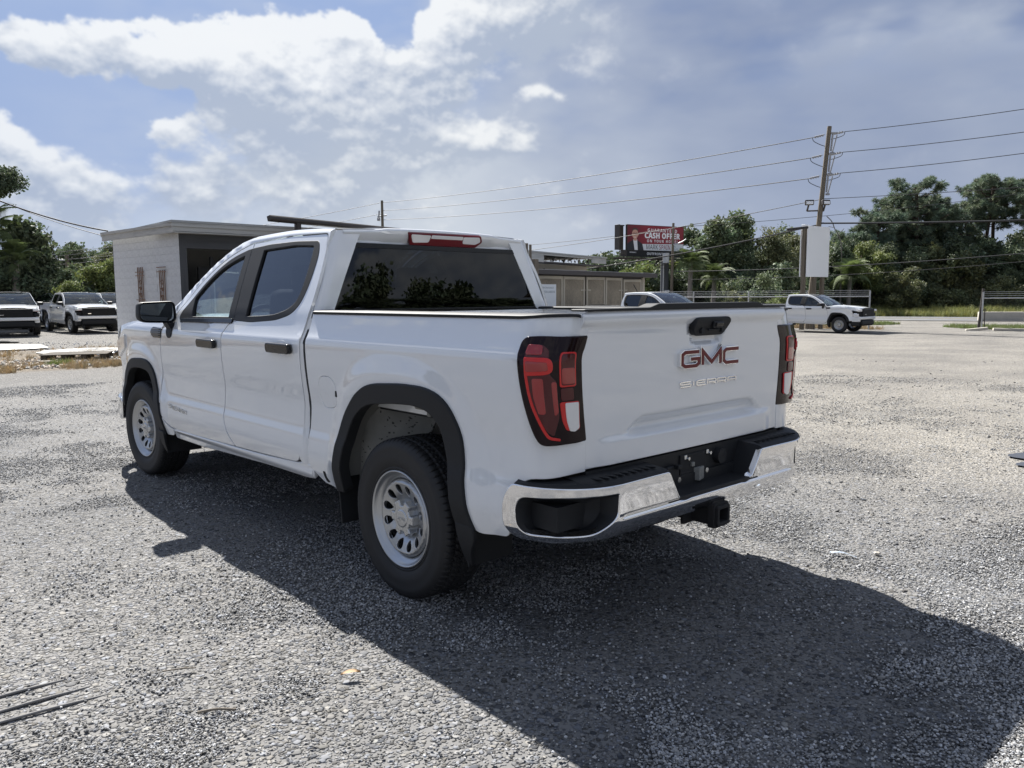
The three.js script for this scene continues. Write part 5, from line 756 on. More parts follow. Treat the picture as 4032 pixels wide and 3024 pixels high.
function billboard(name, label, x, y, z, turn, w, h, face, poleH, poleX) {
  const B = thing(name, label, 'billboard', [x, y, z], turn), base = -poleH;
  part('face', new THREE.PlaneGeometry(w, h).translate(0, h / 2, 0.16), std([1, 1, 1], 0.55, { map: face }), B);
  part('frame', [bx(w + 0.12, h + 0.1, 0.24, 0, h / 2, 0.03, 0.02), bx(0.12, h, 0.8, -w / 2 - 1.0, h / 2, -0.3, 0.02), bx(1.0, 0.12, 0.12, -w / 2 - 0.5, h - 0.06, -0.4), bx(1.0, h, 0.06, -w / 2 - 0.5, h / 2, -0.55)], M2.darkSteel, B);
  const sk = canvasTex(1024, 96, (c, W, H) => { c.fillStyle = '#101114'; c.fillRect(0, 0, W, H); c.fillStyle = '#e8e8ea'; c.font = 'bold 56px sans-serif'; c.textAlign = 'center'; c.fillText('OUTFRONT/', W * 0.5, 66); c.font = 'bold 26px sans-serif'; c.fillText('7072030 S', W * 0.1, 40); });
  part('skirt', [bx(w + 0.7, 0.72, 0.2, -0.4, -0.37, 0.02, 0.02)], M2.darkSteel, B); part('skirt_lettering', new THREE.PlaneGeometry(w, 0.66).translate(0, -0.38, 0.125), std([1, 1, 1], 0.6, { map: sk }), B);
  part('catwalk', [bx(w + 1.8, 0.07, 0.9, -0.9, -0.9, 0.5), bx(w + 2, 0.12, 0.1, -0.8, -0.98, 0.1), bx(w + 1.8, 0.03, 0.03, -0.9, -0.86, 0.95)], M2.darkSteel, B);
  for (let i = 0; i < 5; i++) part('bracket', rod(V3(-w / 2 - 0.2 + i * w / 4.4, -0.9, 0.9), V3(-w / 2 - 0.2 + i * w / 4.4, -1.15, -0.3), 0.06), M2.darkSteel, B);
  part('railing', [...[-w / 2 - 1.6, -w / 2 - 0.95].map((k) => rod(V3(k, -0.86, 0.9), V3(k, -0.1, 0.9), 0.03)), rod(V3(-w / 2 - 1.6, -0.1, 0.9), V3(-w / 2 - 0.95, -0.1, 0.9), 0.03), rod(V3(-w / 2 - 1.6, -0.45, 0.9), V3(-w / 2 - 0.95, -0.45, 0.9), 0.03), rod(V3(-w / 2 - 0.95, -0.45, 0.9), V3(-w / 2 - 0.6, -0.86, 0.9), 0.03)], M2.darkSteel, B);
  part('ladder_cage', [0, 0.35, 0.7, 1.05].map((k) => rod(V3(poleX - 1.9 + k, -1.0, 0.4), V3(poleX - 1.9 + k, -1.9, 0.4), 0.03)).concat([-1.0, -1.3, -1.6, -1.9].map((yy) => rod(V3(poleX - 1.9, yy, 0.4), V3(poleX - 0.5, yy, 0.4), 0.03))), M2.darkSteel, B);
  part('pole', new THREE.CylinderGeometry(0.46, 0.46, poleH, 24).translate(poleX, base / 2 - 0.4, -0.5), std([0.06, 0.065, 0.075], 0.6), B);
  part('conduit', rod(V3(poleX - 0.5, -1.5, -0.1), V3(poleX - 0.52, -poleH, -0.1), 0.07), M2.galv, B);
  return B;
}
{
  const face = canvasTex(1120, 400, (x, W, H) => {
    x.fillStyle = '#8d2232'; x.fillRect(0, 0, W, H); const gr = x.createLinearGradient(0, 0, W, 0); gr.addColorStop(0, 'rgba(50,8,18,.45)'); gr.addColorStop(0.35, 'rgba(50,8,18,0)'); x.fillStyle = gr; x.fillRect(0, 0, W, H);
    x.fillStyle = '#dadce0'; x.beginPath(); x.moveTo(292, 300); x.lineTo(W, 282); x.lineTo(W, H); x.lineTo(312, H); x.fill();
    // a smiling man in a dark jacket and an open white shirt
    x.fillStyle = '#23232c'; x.beginPath(); x.moveTo(-10, H); x.lineTo(0, 305); x.quadraticCurveTo(60, 262, 110, 240); x.lineTo(190, 240); x.quadraticCurveTo(250, 268, 292, 300); x.lineTo(318, H); x.fill();
    x.fillStyle = '#e4e4e8'; x.beginPath(); x.moveTo(112, 232); x.lineTo(190, 232); x.lineTo(204, H); x.lineTo(142, H); x.fill();
    x.fillStyle = '#c99a86'; x.fillRect(120, 200, 62, 50); x.beginPath(); x.ellipse(150, 142, 58, 82, 0, 0, 7); x.fill(); x.beginPath(); x.ellipse(92, 150, 8, 20, 0, 0, 7); x.ellipse(208, 150, 8, 20, 0, 0, 7); x.fill();
    x.fillStyle = '#4c3a33'; x.beginPath(); x.ellipse(150, 78, 56, 34, 0, Math.PI, 0); x.lineTo(206, 112); x.quadraticCurveTo(196, 76, 150, 74); x.quadraticCurveTo(104, 76, 94, 112); x.fill();
    x.fillStyle = '#3a2a26'; for (const ex of [128, 172]) { x.beginPath(); x.ellipse(ex, 136, 7, 4, 0, 0, 7); x.fill(); x.fillRect(ex - 12, 120, 24, 5); }
    x.strokeStyle = '#a87462'; x.lineWidth = 4; x.beginPath(); x.moveTo(150, 140); x.lineTo(144, 168); x.lineTo(156, 170); x.stroke(); x.fillStyle = '#f2efec'; x.beginPath(); x.ellipse(150, 190, 24, 9, 0, 0, Math.PI); x.fill();
    x.fillStyle = '#f2f2f4'; x.textAlign = 'center'; const sp = (s, cx, y, w, f) => { x.font = f; const m = x.measureText(s).width, k = (w - m) / (s.length - 1); let px = cx - w / 2; for (const c of s) { const cw = x.measureText(c).width; x.fillText(c, px + cw / 2, y); px += cw + k; } };
    sp('GUARANTEED', 690, 98, 600, 'bold 76px sans-serif'); x.font = 'bold 122px sans-serif'; x.lineWidth = 7; x.strokeStyle = '#f2f2f4'; x.strokeText('CASH OFFER', 690, 200, 720); x.fillText('CASH OFFER', 690, 200, 720); sp('ON YOUR HOME!', 690, 268, 620, 'bold 62px sans-serif');
    x.textAlign = 'left'; x.font = '108px sans-serif'; x.fillStyle = '#26262c'; x.fillText('MARK', 362, 382, 240); x.fillStyle = '#8d2a3a'; x.fillText('SPAIN', 622, 382, 238); x.font = '44px sans-serif'; x.fillStyle = '#8a9aa0'; x.fillText('REAL', 874, 340); x.fillText('ESTATE', 874, 386);
  });
  billboard('billboard', 'roadside billboard with red cash offer poster and a man in a dark jacket, above trees', 11.43, 5.06, -63.4, 0.53, 8.0, 2.66, face, 7.6, 1.9).scale.setScalar(0.72);
  const plain = canvasTex(512, 192, (x, W, H) => { x.fillStyle = '#3a4150'; x.fillRect(0, 0, W, H); });
  billboard('billboard', 'billboard behind the photographer, only mirrored in the rear glass', 62, 12.6, -7.0, -Math.PI / 2 + 1.15, 7.5, 3.4, plain, 12.8, 0);
}
{ // blank white board on three timber posts
  const a = V3(13.98, 0, -38), b = V3(15.42, 0, -39), d = V3().subVectors(b, a), w = d.length();
  const S = thing('blank_sign', 'tall blank white sign panel on weathered timber posts behind the right-hand pickup', 'sign', [a.x * 1.06, -0.41, a.z * 1.06], Math.atan2(-d.z, d.x)); S.scale.setScalar(1.06);
  part('panel', bx(w, 2.4, 0.05, w / 2, 3.84, 0.14, 0.008), M2.signWhite, S); part('panel', bx(w, 2.3, 0.05, w / 2 - 0.03, 3.8, -0.2, 0.008), M2.signWhite, S);
  for (const [x, z] of [[0.02, -0.02], [0.82, 0.02], [1.5, 0]]) part('post', bx(0.2, 5.0, 0.15, x, 2.5, z, 0.015), M2.poleWood, S);
  part('cap', bx(0.3, 0.08, 0.2, 0.0, 5.05, 0, 0.01), M2.signWhite, S);
}

// ---------------------------------------------------------------- poles, wires, fences
const wireUp = (name, label, a, b, sag, r, mat = M2.wire) => { const pts = []; for (let i = 0; i <= 16; i++) { const t = i / 16, p = V3().lerpVectors(a, b, t); p.y -= 4 * sag * t * (1 - t); pts.push(p); } return one(name, label, 'wire', tube(pts, r, 40, 5), mat); };
{
  const b0 = V3(15.45, -0.35, -41.2), top = V3(16.46, 10.1, -41.8), P = thing('utility_pole', 'leaning wooden utility pole with two floodlights, tallest pole, right of the truck', 'utility pole', b0.toArray());
  const at = (h) => V3().lerpVectors(b0, top, (h - b0.y) / (top.y - b0.y)).sub(b0);
  part('shaft', rod(V3(0, 0, 0), at(10.1), 0.15, 0.11, 16), M2.poleWood, P);
  const out = V3(1, 0.0, 0.25).normalize();
  [[9.7, 9.55], [8.66, 8.5], [7.6, 7.45]].forEach(([h, hb], i) => {
    for (const s of [-1, 1]) { // strings of insulators either side with their drop loops
      const c = at(h), a = c.clone().addScaledVector(out, 0.17 * s), e = c.clone().addScaledVector(out, 0.78 * s).add(V3(0, s > 0 ? 0.1 : -0.12, 0)), g = [rod(a, e, 0.018)];
      for (let k = 0; k < 4; k++) { const q = V3().lerpVectors(a, e, 0.22 + k * 0.19); g.push(rod(q.clone().addScaledVector(out, -0.05 * s), q.clone().addScaledVector(out, 0.05 * s), 0.07, 0.04, 10)); }
      part('insulator', g, M2.porcelain, P);
      part('jumper', tube([e, e.clone().add(V3(-0.05 * s, -0.16, 0)), c.clone().addScaledVector(out, 0.38 * s).add(V3(0, s < 0 ? -0.5 : -0.2, 0)), c.clone().addScaledVector(out, 0.12 * s).add(V3(0, s < 0 ? -0.6 : -0.25, 0))], 0.018, 20, 5), M2.wire, P);
    }
    const q = at(hb).addScaledVector(out, 0.3); part('cutout_switch', [rod(q.clone().add(V3(0.12, 0.1, 0)), q.clone().add(V3(-0.08, -0.75, 0)), 0.035), rod(q.clone().add(V3(-0.1, 0.15, 0)), q.clone().add(V3(-0.16, -0.7, 0)), 0.05), bx(0.22, 0.1, 0.1, q.x - 0.1, q.y - 0.8, q.z, 0.02), bx(0.3, 0.09, 0.12, q.x - 0.05, q.y + 0.2, q.z, 0.02)], M2.porcelain, P);
  });
  for (const [s, h] of [[-1, 6.22], [1, 6.2]]) {
    const c = at(h).addScaledVector(out, s < 0 ? -0.68 : 0.12), L = part('floodlight', [bx(0.44, 0.25, 0.18, c.x, c.y, c.z + 0.3, 0.03, 0.25 * s, -0.25), rod(V3(c.x, c.y - 0.12, c.z + 0.2), V3(c.x, c.y - 0.4, c.z), 0.05), rod(V3(c.x, c.y - 0.4, c.z), at(h - 0.4), 0.04)], M2.darkSteel, P);
    part('lens', bx(0.34, 0.16, 0.02, c.x + 0.02 * s, c.y - 0.02, c.z + 0.415, 0.005, 0.25 * s, -0.25), M2.signWhite, L);
  }
  const T = (h) => at(h).add(b0), far = [V3(-12.75, 10.9, -80), V3(-12.8, 10.1, -80), V3(-12.8, 9.2, -80)], nearR = [V3(27, 10.36, -37), V3(27, 9.28, -37), V3(27, 8.32, -37)];
  ['uppermost', 'second', 'third'].forEach((k, i) => {
    const h = [9.7, 8.66, 7.6][i], c = T(h); wireUp('overhead_wire', k + ' power line running left from the leaning pole to the distant pole', c.clone().addScaledVector(out, -0.78).add(V3(0, -0.12, 0)), far[i], 0.35, 0.022);
    wireUp('overhead_wire', k + ' power line running right from the leaning pole out of the picture', c.clone().addScaledVector(out, 0.78).add(V3(0, 0.1, 0)), nearR[i], 0.1, 0.018);
  });
  wireUp('overhead_wire', 'thin line from the floodlights down left across the billboard poster', T(6.4), V3(-3, 4.6, -62), 0.3, 0.018);
  wireUp('overhead_wire', 'thin line at floodlight height running right over the pines', T(6.42), V3(27, 6.56, -37), 0.05, 0.016);
  wireUp('overhead_cable', 'thick black cable from the blank sign down left across the lower billboard', T(0.9 + 4.2), V3(0.5, 2.55, -44), 0.25, 0.035);
  part('splice_sleeve', rod(V3(-0.85, 5.13, 1.9), V3(-1.85, 5.03, 1.8), 0.07, 0.07), M2.wire, P);
  wireUp('overhead_cable', 'thick black cable from the leaning pole level to the right', T(5.17), V3(27, 4.93, -37), 0.06, 0.045);
  wireUp('overhead_cable', 'low black cable crossing the trees from the wooden pole to the right edge', V3(12.3, 3.3, -60), V3(36, 4.35, -46), 0.35, 0.03);
  wireUp('overhead_wire', 'lowest thin line before the trees, under the low cable', V3(12.3, 2.7, -60), V3(36, 3.9, -47), 0.4, 0.018);
  wireUp('overhead_wire', 'thin line behind the pole rising right into the pines', V3(12.4, 6.6, -60), V3(42, 9.5, -62), 0.3, 0.018);
  wireUp('overhead_wire', 'thin line from the tip of the wooden pole left across the poster', V3(12.1, 6.5, -60), V3(-14, 6.0, -78), 0.5, 0.018);
  wireUp('overhead_wire', 'thin line under the poster running left to the stucco roof', V3(12.1, 4.0, -60), V3(3.4, 3.4, -38), 0.25, 0.016);
  // distant poles
  const D = thing('utility_pole', 'distant utility pole standing above the cab roof of the big truck', 'utility pole', [-12.85, -0.2, -80]); part('shaft', rod(V3(0, 0, 0), V3(0, 11.3, 0), 0.2, 0.12, 10), M2.poleWood, D); part('insulator', [rod(V3(-0.5, 9.7, 0), V3(0.45, 9.85, 0), 0.06), rod(V3(-0.3, 10.3, 0), V3(-0.35, 9.6, 0), 0.08), bx(0.3, 0.3, 0.3, -0.35, 9.45, 0.1, 0.05)], M2.porcelain, D);
  ['upper', 'lower'].forEach((k, i) => wireUp('overhead_wire', k + ' power line from the distant pole left behind the block building', V3(-12.9, 10.9 - i * 1.1, -80), V3(-62, 6.6 - i * 0.9, -95), 0.8, 0.022));
  const W = thing('utility_pole', 'slim wooden pole with a transformer in front of the billboard', 'utility pole', [12.1, -0.3, -60]); part('shaft', rod(V3(0, 0, 0), V3(0.08, 7.2, 0), 0.12, 0.09, 12), M2.poleWood, W); part('transformer', [new THREE.CylinderGeometry(0.25, 0.25, 0.75, 16).translate(-0.45, 4.6, 0.1)], M2.galv, W); part('street_lamp_arm', tube([[0.1, 5.6, 0.1], [0.5, 5.7, 0.5], [0.9, 5.95, 0.8]], 0.05, 10, 6), M2.galv, W); part('meter_box', bx(0.35, 0.6, 0.2, -0.35, 1.9, 0.15, 0.02), M2.galv, W);
  const L = thing('street_lamp', 'far street lamp pole with a small arm above the brown roof', 'street lamp', [-50.2, 0, -90]); part('shaft', rod(V3(0, 0, 0), V3(0, 6.5, 0), 0.3, 0.2, 10), M2.poleWood, L); part('arm', tube([[-0.1, 5.9, 0], [-0.9, 5.95, 0], [-1.3, 6.3, 0]], 0.07, 10, 6), M2.galv, L); part('lamp_head', rod(V3(-1.2, 6.2, 0), V3(-1.75, 7.0, 0), 0.18, 0.12, 8), M2.porcelain, L);
  [['upper', 6.45, 6.95], ['middle', 6.0, 6.3], ['lower', 5.5, 5.8]].forEach(([k, y, y2], i) => { wireUp('overhead_wire', k + ' thin line from the far street lamp right to behind the block building', V3(-50.2, y, -90), V3(-38, y2, -78), 0.15, 0.022); wireUp('overhead_wire', k + ' thin line from the far street lamp left into the trees', V3(-50.2, y, -90), V3(-64, y + 0.1, -94), 0.15, 0.022); });
  wireUp('overhead_cable', 'twisted service cable from the left edge to the block building roof', V3(-16.5, 5.15, -23), V3(-12.05, 3.5, -23.9), 0.22, 0.022);
  wireUp('overhead_wire', 'thin line from the left edge to the building corner below the service cable', V3(-22.5, 6.1, -34), V3(-12.1, 3.33, -24), 0.15, 0.012);
}
{ // chain link fence: two runs with a gateway between
  const mesh = new THREE.MeshStandardMaterial({ color: 0x3a3d40, roughness: 0.6, alphaTest: 0.5, side: THREE.DoubleSide });
  const al = tex(64, 64, (x, y) => { const a = Math.abs(((x + y) % 64) - 32), b = Math.abs(((x - y + 64) % 64) - 32), k = a > 30.4 || b > 30.4 ? 1 : 0; return [k, k, k]; }, false); mesh.alphaMap = al;
  const run = (label, pts, posts, H, name = 'chain_link_fence') => {
    const F = thing(name, label, 'fence', pts[0].toArray()), o = pts[0];
    for (let i = 0; i < pts.length - 1; i++) {
      const a = pts[i].clone().sub(o), b = pts[i + 1].clone().sub(o), d = V3().subVectors(b, a), len = d.length(), n = Math.max(1, Math.round(len / 3.1));
      for (let k = i ? 1 : 0; k <= n; k++) { const p = V3().lerpVectors(a, b, k / n); part('post', rod(p.clone().setY(p.y - 0.1), p.clone().setY(p.y + H + 0.28), 0.04), M2.galv, F); }
      part('top_rail', rod(a.clone().setY(a.y + H - 0.02), b.clone().setY(b.y + H - 0.02), 0.03), M2.galv, F);
      for (const y of [0.1, 0.2, 0.29]) part('barbed_wire', rod(a.clone().setY(a.y + H + y), b.clone().setY(b.y + H + y), 0.008, 0.008, 4), M2.galv, F);
      const g = new THREE.PlaneGeometry(len, H - 0.06), uv = g.attributes.uv; for (let k = 0; k < uv.count; k++) uv.setXY(k, uv.getX(k) * len / 0.09, uv.getY(k) * H / 0.09); g.rotateY(Math.atan2(-d.z, d.x)).translate((a.x + b.x) / 2, (a.y + b.y) / 2 + H / 2, (a.z + b.z) / 2); part('chain_link', g, mesh, F);
    }
    return F;
  };
  run('chain link fence with barbed wire behind the white pickups', [V3(18.2, -0.32, -40.2), V3(2.2, -0.3, -48.5)], 5, 1.72);
  const F = run('chain link fence with top rail right of the driveway gap', [V3(23.6, -0.34, -39.6), V3(31, -0.34, -36.8)], 3, 1.62);
  part('gate_hinge', [bx(0.1, 0.05, 0.16, 0.08, 1.0, 0, 0.01), bx(0.06, 0.05, 0.12, 0.06, 0.5, 0, 0.01), rod(V3(0.14, 0.1, 0), V3(0.12, 1.1, 0), 0.025)], M2.darkSteel, F);
  const gp = one('gate_post', 'leaning gate post at the near end of the driveway gap', 'post', rod(V3(23.5, -0.4, -39.7), V3(23.68, 1.74, -39.75), 0.065, 0.06, 12), M2.darkSteel);
}
one('concrete_barrier', 'plain pale concrete barrier block beside the road, beyond the gate post', 'barrier', bx(2.7, 0.62, 0.55, 33.7, -0.07, -54.4, 0.03, -0.34), M2.concrete);
[[22.95, 0.95, 0.12], [24.25, 1.35, -0.02], [25.75, 1.5, 0.01], [27.3, 1.5, 0]].forEach(([x, l, t], i) => one('kerb_stone', ['short tilted kerb stone at the gate post', 'long kerb stone next to the tilted one', 'third kerb stone under the fence rail', 'outermost kerb stone at the right edge'][i], 'kerb', bx(l, 0.13, 0.26, x, -0.27, -38.9 + (x - 22.95) * 0.36, 0.015, -0.35, 0, t), M2.concrete));
{ // brown-roofed house far left, and white pipe racks before the trees
  const H = thing('house', 'small house with a brown shingle roof and red wall, far left between trees', 'house', [-44.2, -0.2, -79], 0.15);
  part('wall', bx(5, 2.6, 5, 0, 1.3, 0), std([0.16, 0.03, 0.025], 0.8), H);
  const rf = part('roof', [skin([[[-2.9, 2.5, 3.2], [2.9, 2.5, 3.2]], [[-2.9, 4.1, 0], [2.9, 4.1, 0]], [[-2.9, 2.5, -3.2], [2.9, 2.5, -3.2]]])], std([0.12, 0.085, 0.075], 0.9, { map: grime(53, 0.6) }), H); part('fascia', bx(5.8, 0.12, 0.05, 0, 2.47, 3.22), M2.signWhite, H); part('roof_vent', [new THREE.CylinderGeometry(0.14, 0.14, 0.6, 12).translate(-0.6, 3.5, 1.6)], M2.galv, rf);
  const rack = (label, x0, x1, z) => { const R = thing('pipe_rack', label, 'rack', [0, 0, 0]); part('top_bar', rod(V3(x0, 2.42, z), V3(x1, 2.4, z), 0.045), M2.signWhite, R); part('brace', rod(V3(x1, 2.4, z), V3(x1 + 0.7, 1.0, z + 0.3), 0.05), M2.signWhite, R); part('leg', rod(V3(x1 + 0.55, 1.4, z), V3(x1 + 0.6, -0.1, z), 0.04), M2.signWhite, R); part('leg', rod(V3(x0, 2.42, z), V3(x0 - 0.1, -0.1, z), 0.04), M2.signWhite, R); part('lower_bar', rod(V3(x0, 1.5, z), V3(x1 + 0.5, 1.5, z), 0.03), M2.signWhite, R); };
  rack('white pipe rack showing above the second parked truck', -28.6, -27.2, -45); rack('white pipe rack at the far left edge above the nearest parked truck', -30.6, -29.3, -45.2);
}

// ---------------------------------------------------------------- trees and plants
const leafMat = (c, t = 0.3) => phys(c, 0.75, { transmission: t, thickness: 0, side: THREE.DoubleSide, specularIntensity: 0.6 });
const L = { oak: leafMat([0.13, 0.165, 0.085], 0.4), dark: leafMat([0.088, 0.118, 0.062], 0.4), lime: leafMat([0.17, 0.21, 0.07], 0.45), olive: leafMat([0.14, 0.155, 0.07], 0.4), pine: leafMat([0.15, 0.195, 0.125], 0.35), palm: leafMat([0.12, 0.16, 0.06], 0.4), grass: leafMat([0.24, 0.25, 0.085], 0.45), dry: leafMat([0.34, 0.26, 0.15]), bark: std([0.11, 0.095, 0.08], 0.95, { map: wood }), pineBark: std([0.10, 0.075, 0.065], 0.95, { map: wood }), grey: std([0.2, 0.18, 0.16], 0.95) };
function leafClump(seed, n, size, squash = 0.75) { // leaf-sized bent faces through a ball
  const r = rng(seed), P = [], N = [];
  for (let i = 0; i < n; i++) {
    const a = r() * 6.2832, z = r() * 2 - 1, q = Math.sqrt(1 - z * z), R = Math.pow(r(), 0.4), c = V3(q * Math.cos(a) * R, z * R * squash, q * Math.sin(a) * R);
    const d = V3(r() - 0.5, r() - 0.6, r() - 0.5).normalize(), s = V3(r() - 0.5, r() - 0.5, r() - 0.5).cross(d).normalize(), n1 = V3().crossVectors(d, s), l = size * (0.6 + 0.8 * r()), w = l * 0.32;
    const p0 = c.clone(), p1 = c.clone().addScaledVector(d, l), m1 = c.clone().addScaledVector(d, l * 0.5).addScaledVector(s, w).addScaledVector(n1, l * 0.08), m2 = c.clone().addScaledVector(d, l * 0.5).addScaledVector(s, -w).addScaledVector(n1, l * 0.08);
    for (const t of [[p0, m1, p1], [p0, p1, m2]]) { const nn = V3().subVectors(t[1], t[0]).cross(V3().subVectors(t[2], t[0])).normalize(); for (const p of t) { P.push(p.x, p.y, p.z); N.push(nn.x, nn.y, nn.z); } }
  }
  const g = new THREE.BufferGeometry(); g.setAttribute('position', new THREE.Float32BufferAttribute(P, 3)); g.setAttribute('normal', new THREE.Float32BufferAttribute(N, 3)); return g;
}
function needleClump(seed, n) { const r = rng(seed), P = [], N = []; for (let i = 0; i < n; i++) { const a = r() * 6.2832, z = r() * 1.7 - 0.7, q = Math.sqrt(Math.max(0, 1 - Math.min(1, z * z))), d = V3(q * Math.cos(a), z, q * Math.sin(a)).normalize(), s = V3(r() - 0.5, r() - 0.5, r() - 0.5).cross(d).normalize(), l = 0.7 + 0.45 * r(), w = 0.06, b = d.clone().multiplyScalar(0.08 + 0.25 * r()), e = d.clone().multiplyScalar(l).add(V3(0, -0.12, 0)); const A = b.clone().addScaledVector(s, w), B = b.clone().addScaledVector(s, -w), nn = V3().subVectors(B, A).cross(V3().subVectors(e, A)).normalize(); for (const p of [A, B, e]) { P.push(p.x, p.y, p.z); N.push(nn.x, nn.y, nn.z); } } const g = new THREE.BufferGeometry(); g.setAttribute('position', new THREE.Float32BufferAttribute(P, 3)); g.setAttribute('normal', new THREE.Float32BufferAttribute(N, 3)); return g; }
const clumps = [leafClump(1, 60, 0.34), leafClump(2, 60, 0.3), leafClump(3, 44, 0.42)], tufts = [needleClump(4, 90), needleClump(5, 90)];
function scatter(name, geo, mat, items, parent, r, vary = 0.35) { // items: [x, y, z, size]
  const im = new THREE.InstancedMesh(geo, mat, items.length), m = new THREE.Matrix4(), q = new THREE.Quaternion(), e = new THREE.Euler(), c = new THREE.Color();
  items.forEach(([x, y, z, s], i) => { e.set((r() - 0.5) * 0.8, r() * 6.28, (r() - 0.5) * 0.8); q.setFromEuler(e); m.compose(V3(x, y, z), q, V3(s, s * (0.8 + 0.3 * r()), s)); im.setMatrixAt(i, m); const k = 1 + (r() - 0.5) * 2 * vary, w = (r() - 0.5) * 0.22; c.setRGB(k * (1 + w), k, k * (1 - w)); im.setColorAt(i, c); });
  im.name = parent ? name : numbered(name); im.castShadow = im.receiveShadow = true; (parent ?? scene).add(im); return im;
}
// a broad-leaved tree: limbs reach into lobes, and each lobe carries clumps of leaves on its outside
function broadTree(name, label, x, z, h, w, mat, seed, { lobes = 16, trunk = 0.35, low = 0.3, clump = 0.62, group, n = 30, y0 } = {}) {
  const r = rng(seed), T = thing(name, label, 'tree', [x, (y0 ?? groundY(x, z)) - 0.05, z], 0, group), wood = [], items = [], fork = h * Math.max(0.18, low * 0.7);
  wood.push(rod(V3(0, 0, 0), V3((r() - 0.5) * 0.4, fork, (r() - 0.5) * 0.4), trunk, trunk * 0.7, 9));
  for (let i = 0; i < lobes; i++) {
    const a = i * 2.4 + r(), t = (i + 0.5) / lobes, y = lerp(h * (low + 0.08), h * 0.88, t), env = Math.sqrt(Math.max(0.08, 1 - Math.pow((y / h - 0.56) / 0.52, 2))), R = w * 0.5 * env * (0.35 + 0.6 * Math.sqrt(r())), c = V3(Math.cos(a) * R, y, Math.sin(a) * R), s = (0.16 + 0.1 * r()) * w * (1.1 - 0.3 * t);
    wood.push(tube([V3(0, fork * (0.8 + 0.2 * r()), 0), V3(c.x * 0.4, lerp(fork, c.y, 0.6), c.z * 0.4), c], trunk * 0.2, 6, 5));
    for (let k = 0; k < n; k++) { const th = r() * 6.28, u = r() * 1.75 - 0.75, q = Math.sqrt(Math.max(0, 1 - u * u)), d = s * Math.pow(r(), 0.33) * (0.75 + 0.45 * noise3(c.x + 2 * Math.cos(th), c.y + u * 2, c.z + 2 * Math.sin(th))); items.push([c.x + q * Math.cos(th) * d, c.y + u * d * 0.8, c.z + q * Math.sin(th) * d, clump * (0.6 + 0.7 * r()) * (w > 5 ? 1 : 0.8)]); }
  }
  part('trunk', wood, L.bark, T); scatter('crown', clumps[seed % 3], mat, items, T, r); return T;
}
function pineTree(label, x, z, h, seed, { w = 5.5, from = 0.42, lean = 0.5, group, dense = 1 } = {}) {
  const r = rng(seed), T = thing('pine_tree', label, 'tree', [x, groundY(x, z) - 0.05, z], 0, group), wood = [], items = [], lx = (r() - 0.5) * lean * 2, bend = (t) => V3(lx * t * t * 1.6, h * t, (r() - 0.5) * 0.2);
  wood.push(tube([V3(0, 0, 0), bend(0.35), bend(0.7), bend(0.97)], 0.17, 14, 8));
  const nb = Math.round(22 * dense);
  for (let i = 0; i < nb; i++) {
    const t = lerp(from, 0.98, Math.pow((i + r() * 0.6) / nb, 0.85)), a = i * 2.39 + r(), len = w * 0.5 * (0.35 + 0.75 * Math.sin(Math.PI * Math.min(1, (1 - t) / (1 - from) * 0.8 + 0.16))) * (0.6 + 0.6 * r()), b = bend(t), e = b.clone().add(V3(Math.cos(a) * len, len * (0.12 + 0.3 * r()), Math.sin(a) * len));
    wood.push(tube([b, V3().lerpVectors(b, e, 0.5).add(V3(0, -0.1 * len, 0)), e], 0.05, 5, 5));
    const m = 7 + Math.floor(r() * 8); for (let k = 0; k < m; k++) { const q = 0.5 + 0.5 * Math.pow(r(), 0.6), p = V3().lerpVectors(b, e, q); items.push([p.x + (r() - 0.5) * 1.1, p.y + (r() - 0.25) * 0.75, p.z + (r() - 0.5) * 1.1, 0.34 + 0.26 * r()]); }
  }
  part('trunk', wood, L.pineBark, T); scatter('crown', tufts[seed % 2], L.pine, items, T, r, 0.3); return T;
}
const frond = (() => { const P = [], N = [], len = 1; for (let i = 0; i < 22; i++) { const t = 0.15 + 0.85 * i / 22, y = 0.28 * Math.sin(t * 2.2) - 0.5 * t * t * t, x = t * len * 0.92; for (const s of [-1, 1]) { const l = 0.34 * Math.sin(Math.PI * Math.min(1, t * 0.85 + 0.12)), a = V3(x, y, 0), b = V3(x + 0.04, y, 0), e = V3(x + l * 0.75, y - l * 0.45, s * l); const nn = V3().subVectors(b, a).cross(V3().subVectors(e, a)).normalize(); for (const p of [a, b, e]) { P.push(p.x, p.y, p.z); N.push(nn.x, nn.y, nn.z); } } } const g = new THREE.BufferGeometry(); g.setAttribute('position', new THREE.Float32BufferAttribute(P, 3)); g.setAttribute('normal', new THREE.Float32BufferAttribute(N, 3)); return g; })();
function palmTree(label, x, z, h, seed, size = 1.7, n = 34) {
  const r = rng(seed), T = thing('palm_tree', label, 'tree', [x, groundY(x, z) - 0.05, z]); part('trunk', rod(V3(0, 0, 0), V3(0.1, h, 0), 0.2, 0.17, 10), L.grey, T);
  const im = new THREE.InstancedMesh(frond, L.palm, n), m = new THREE.Matrix4(), q = new THREE.Quaternion(), e = new THREE.Euler(0, 0, 0, 'YZX'), c = new THREE.Color(); for (let i = 0; i < n; i++) { e.set((r() - 0.5) * 0.4, i * 2.4, lerp(-0.75, 1.2, r())); q.setFromEuler(e); const s = size * (0.8 + 0.35 * r()); m.compose(V3(0.1, h, 0), q, V3(s, s, s)); im.setMatrixAt(i, m); const k = 0.7 + 0.6 * r(); c.setRGB(k, k, k * 0.9); im.setColorAt(i, c); } im.name = 'crown'; im.castShadow = im.receiveShadow = true; T.add(im); return T;
}
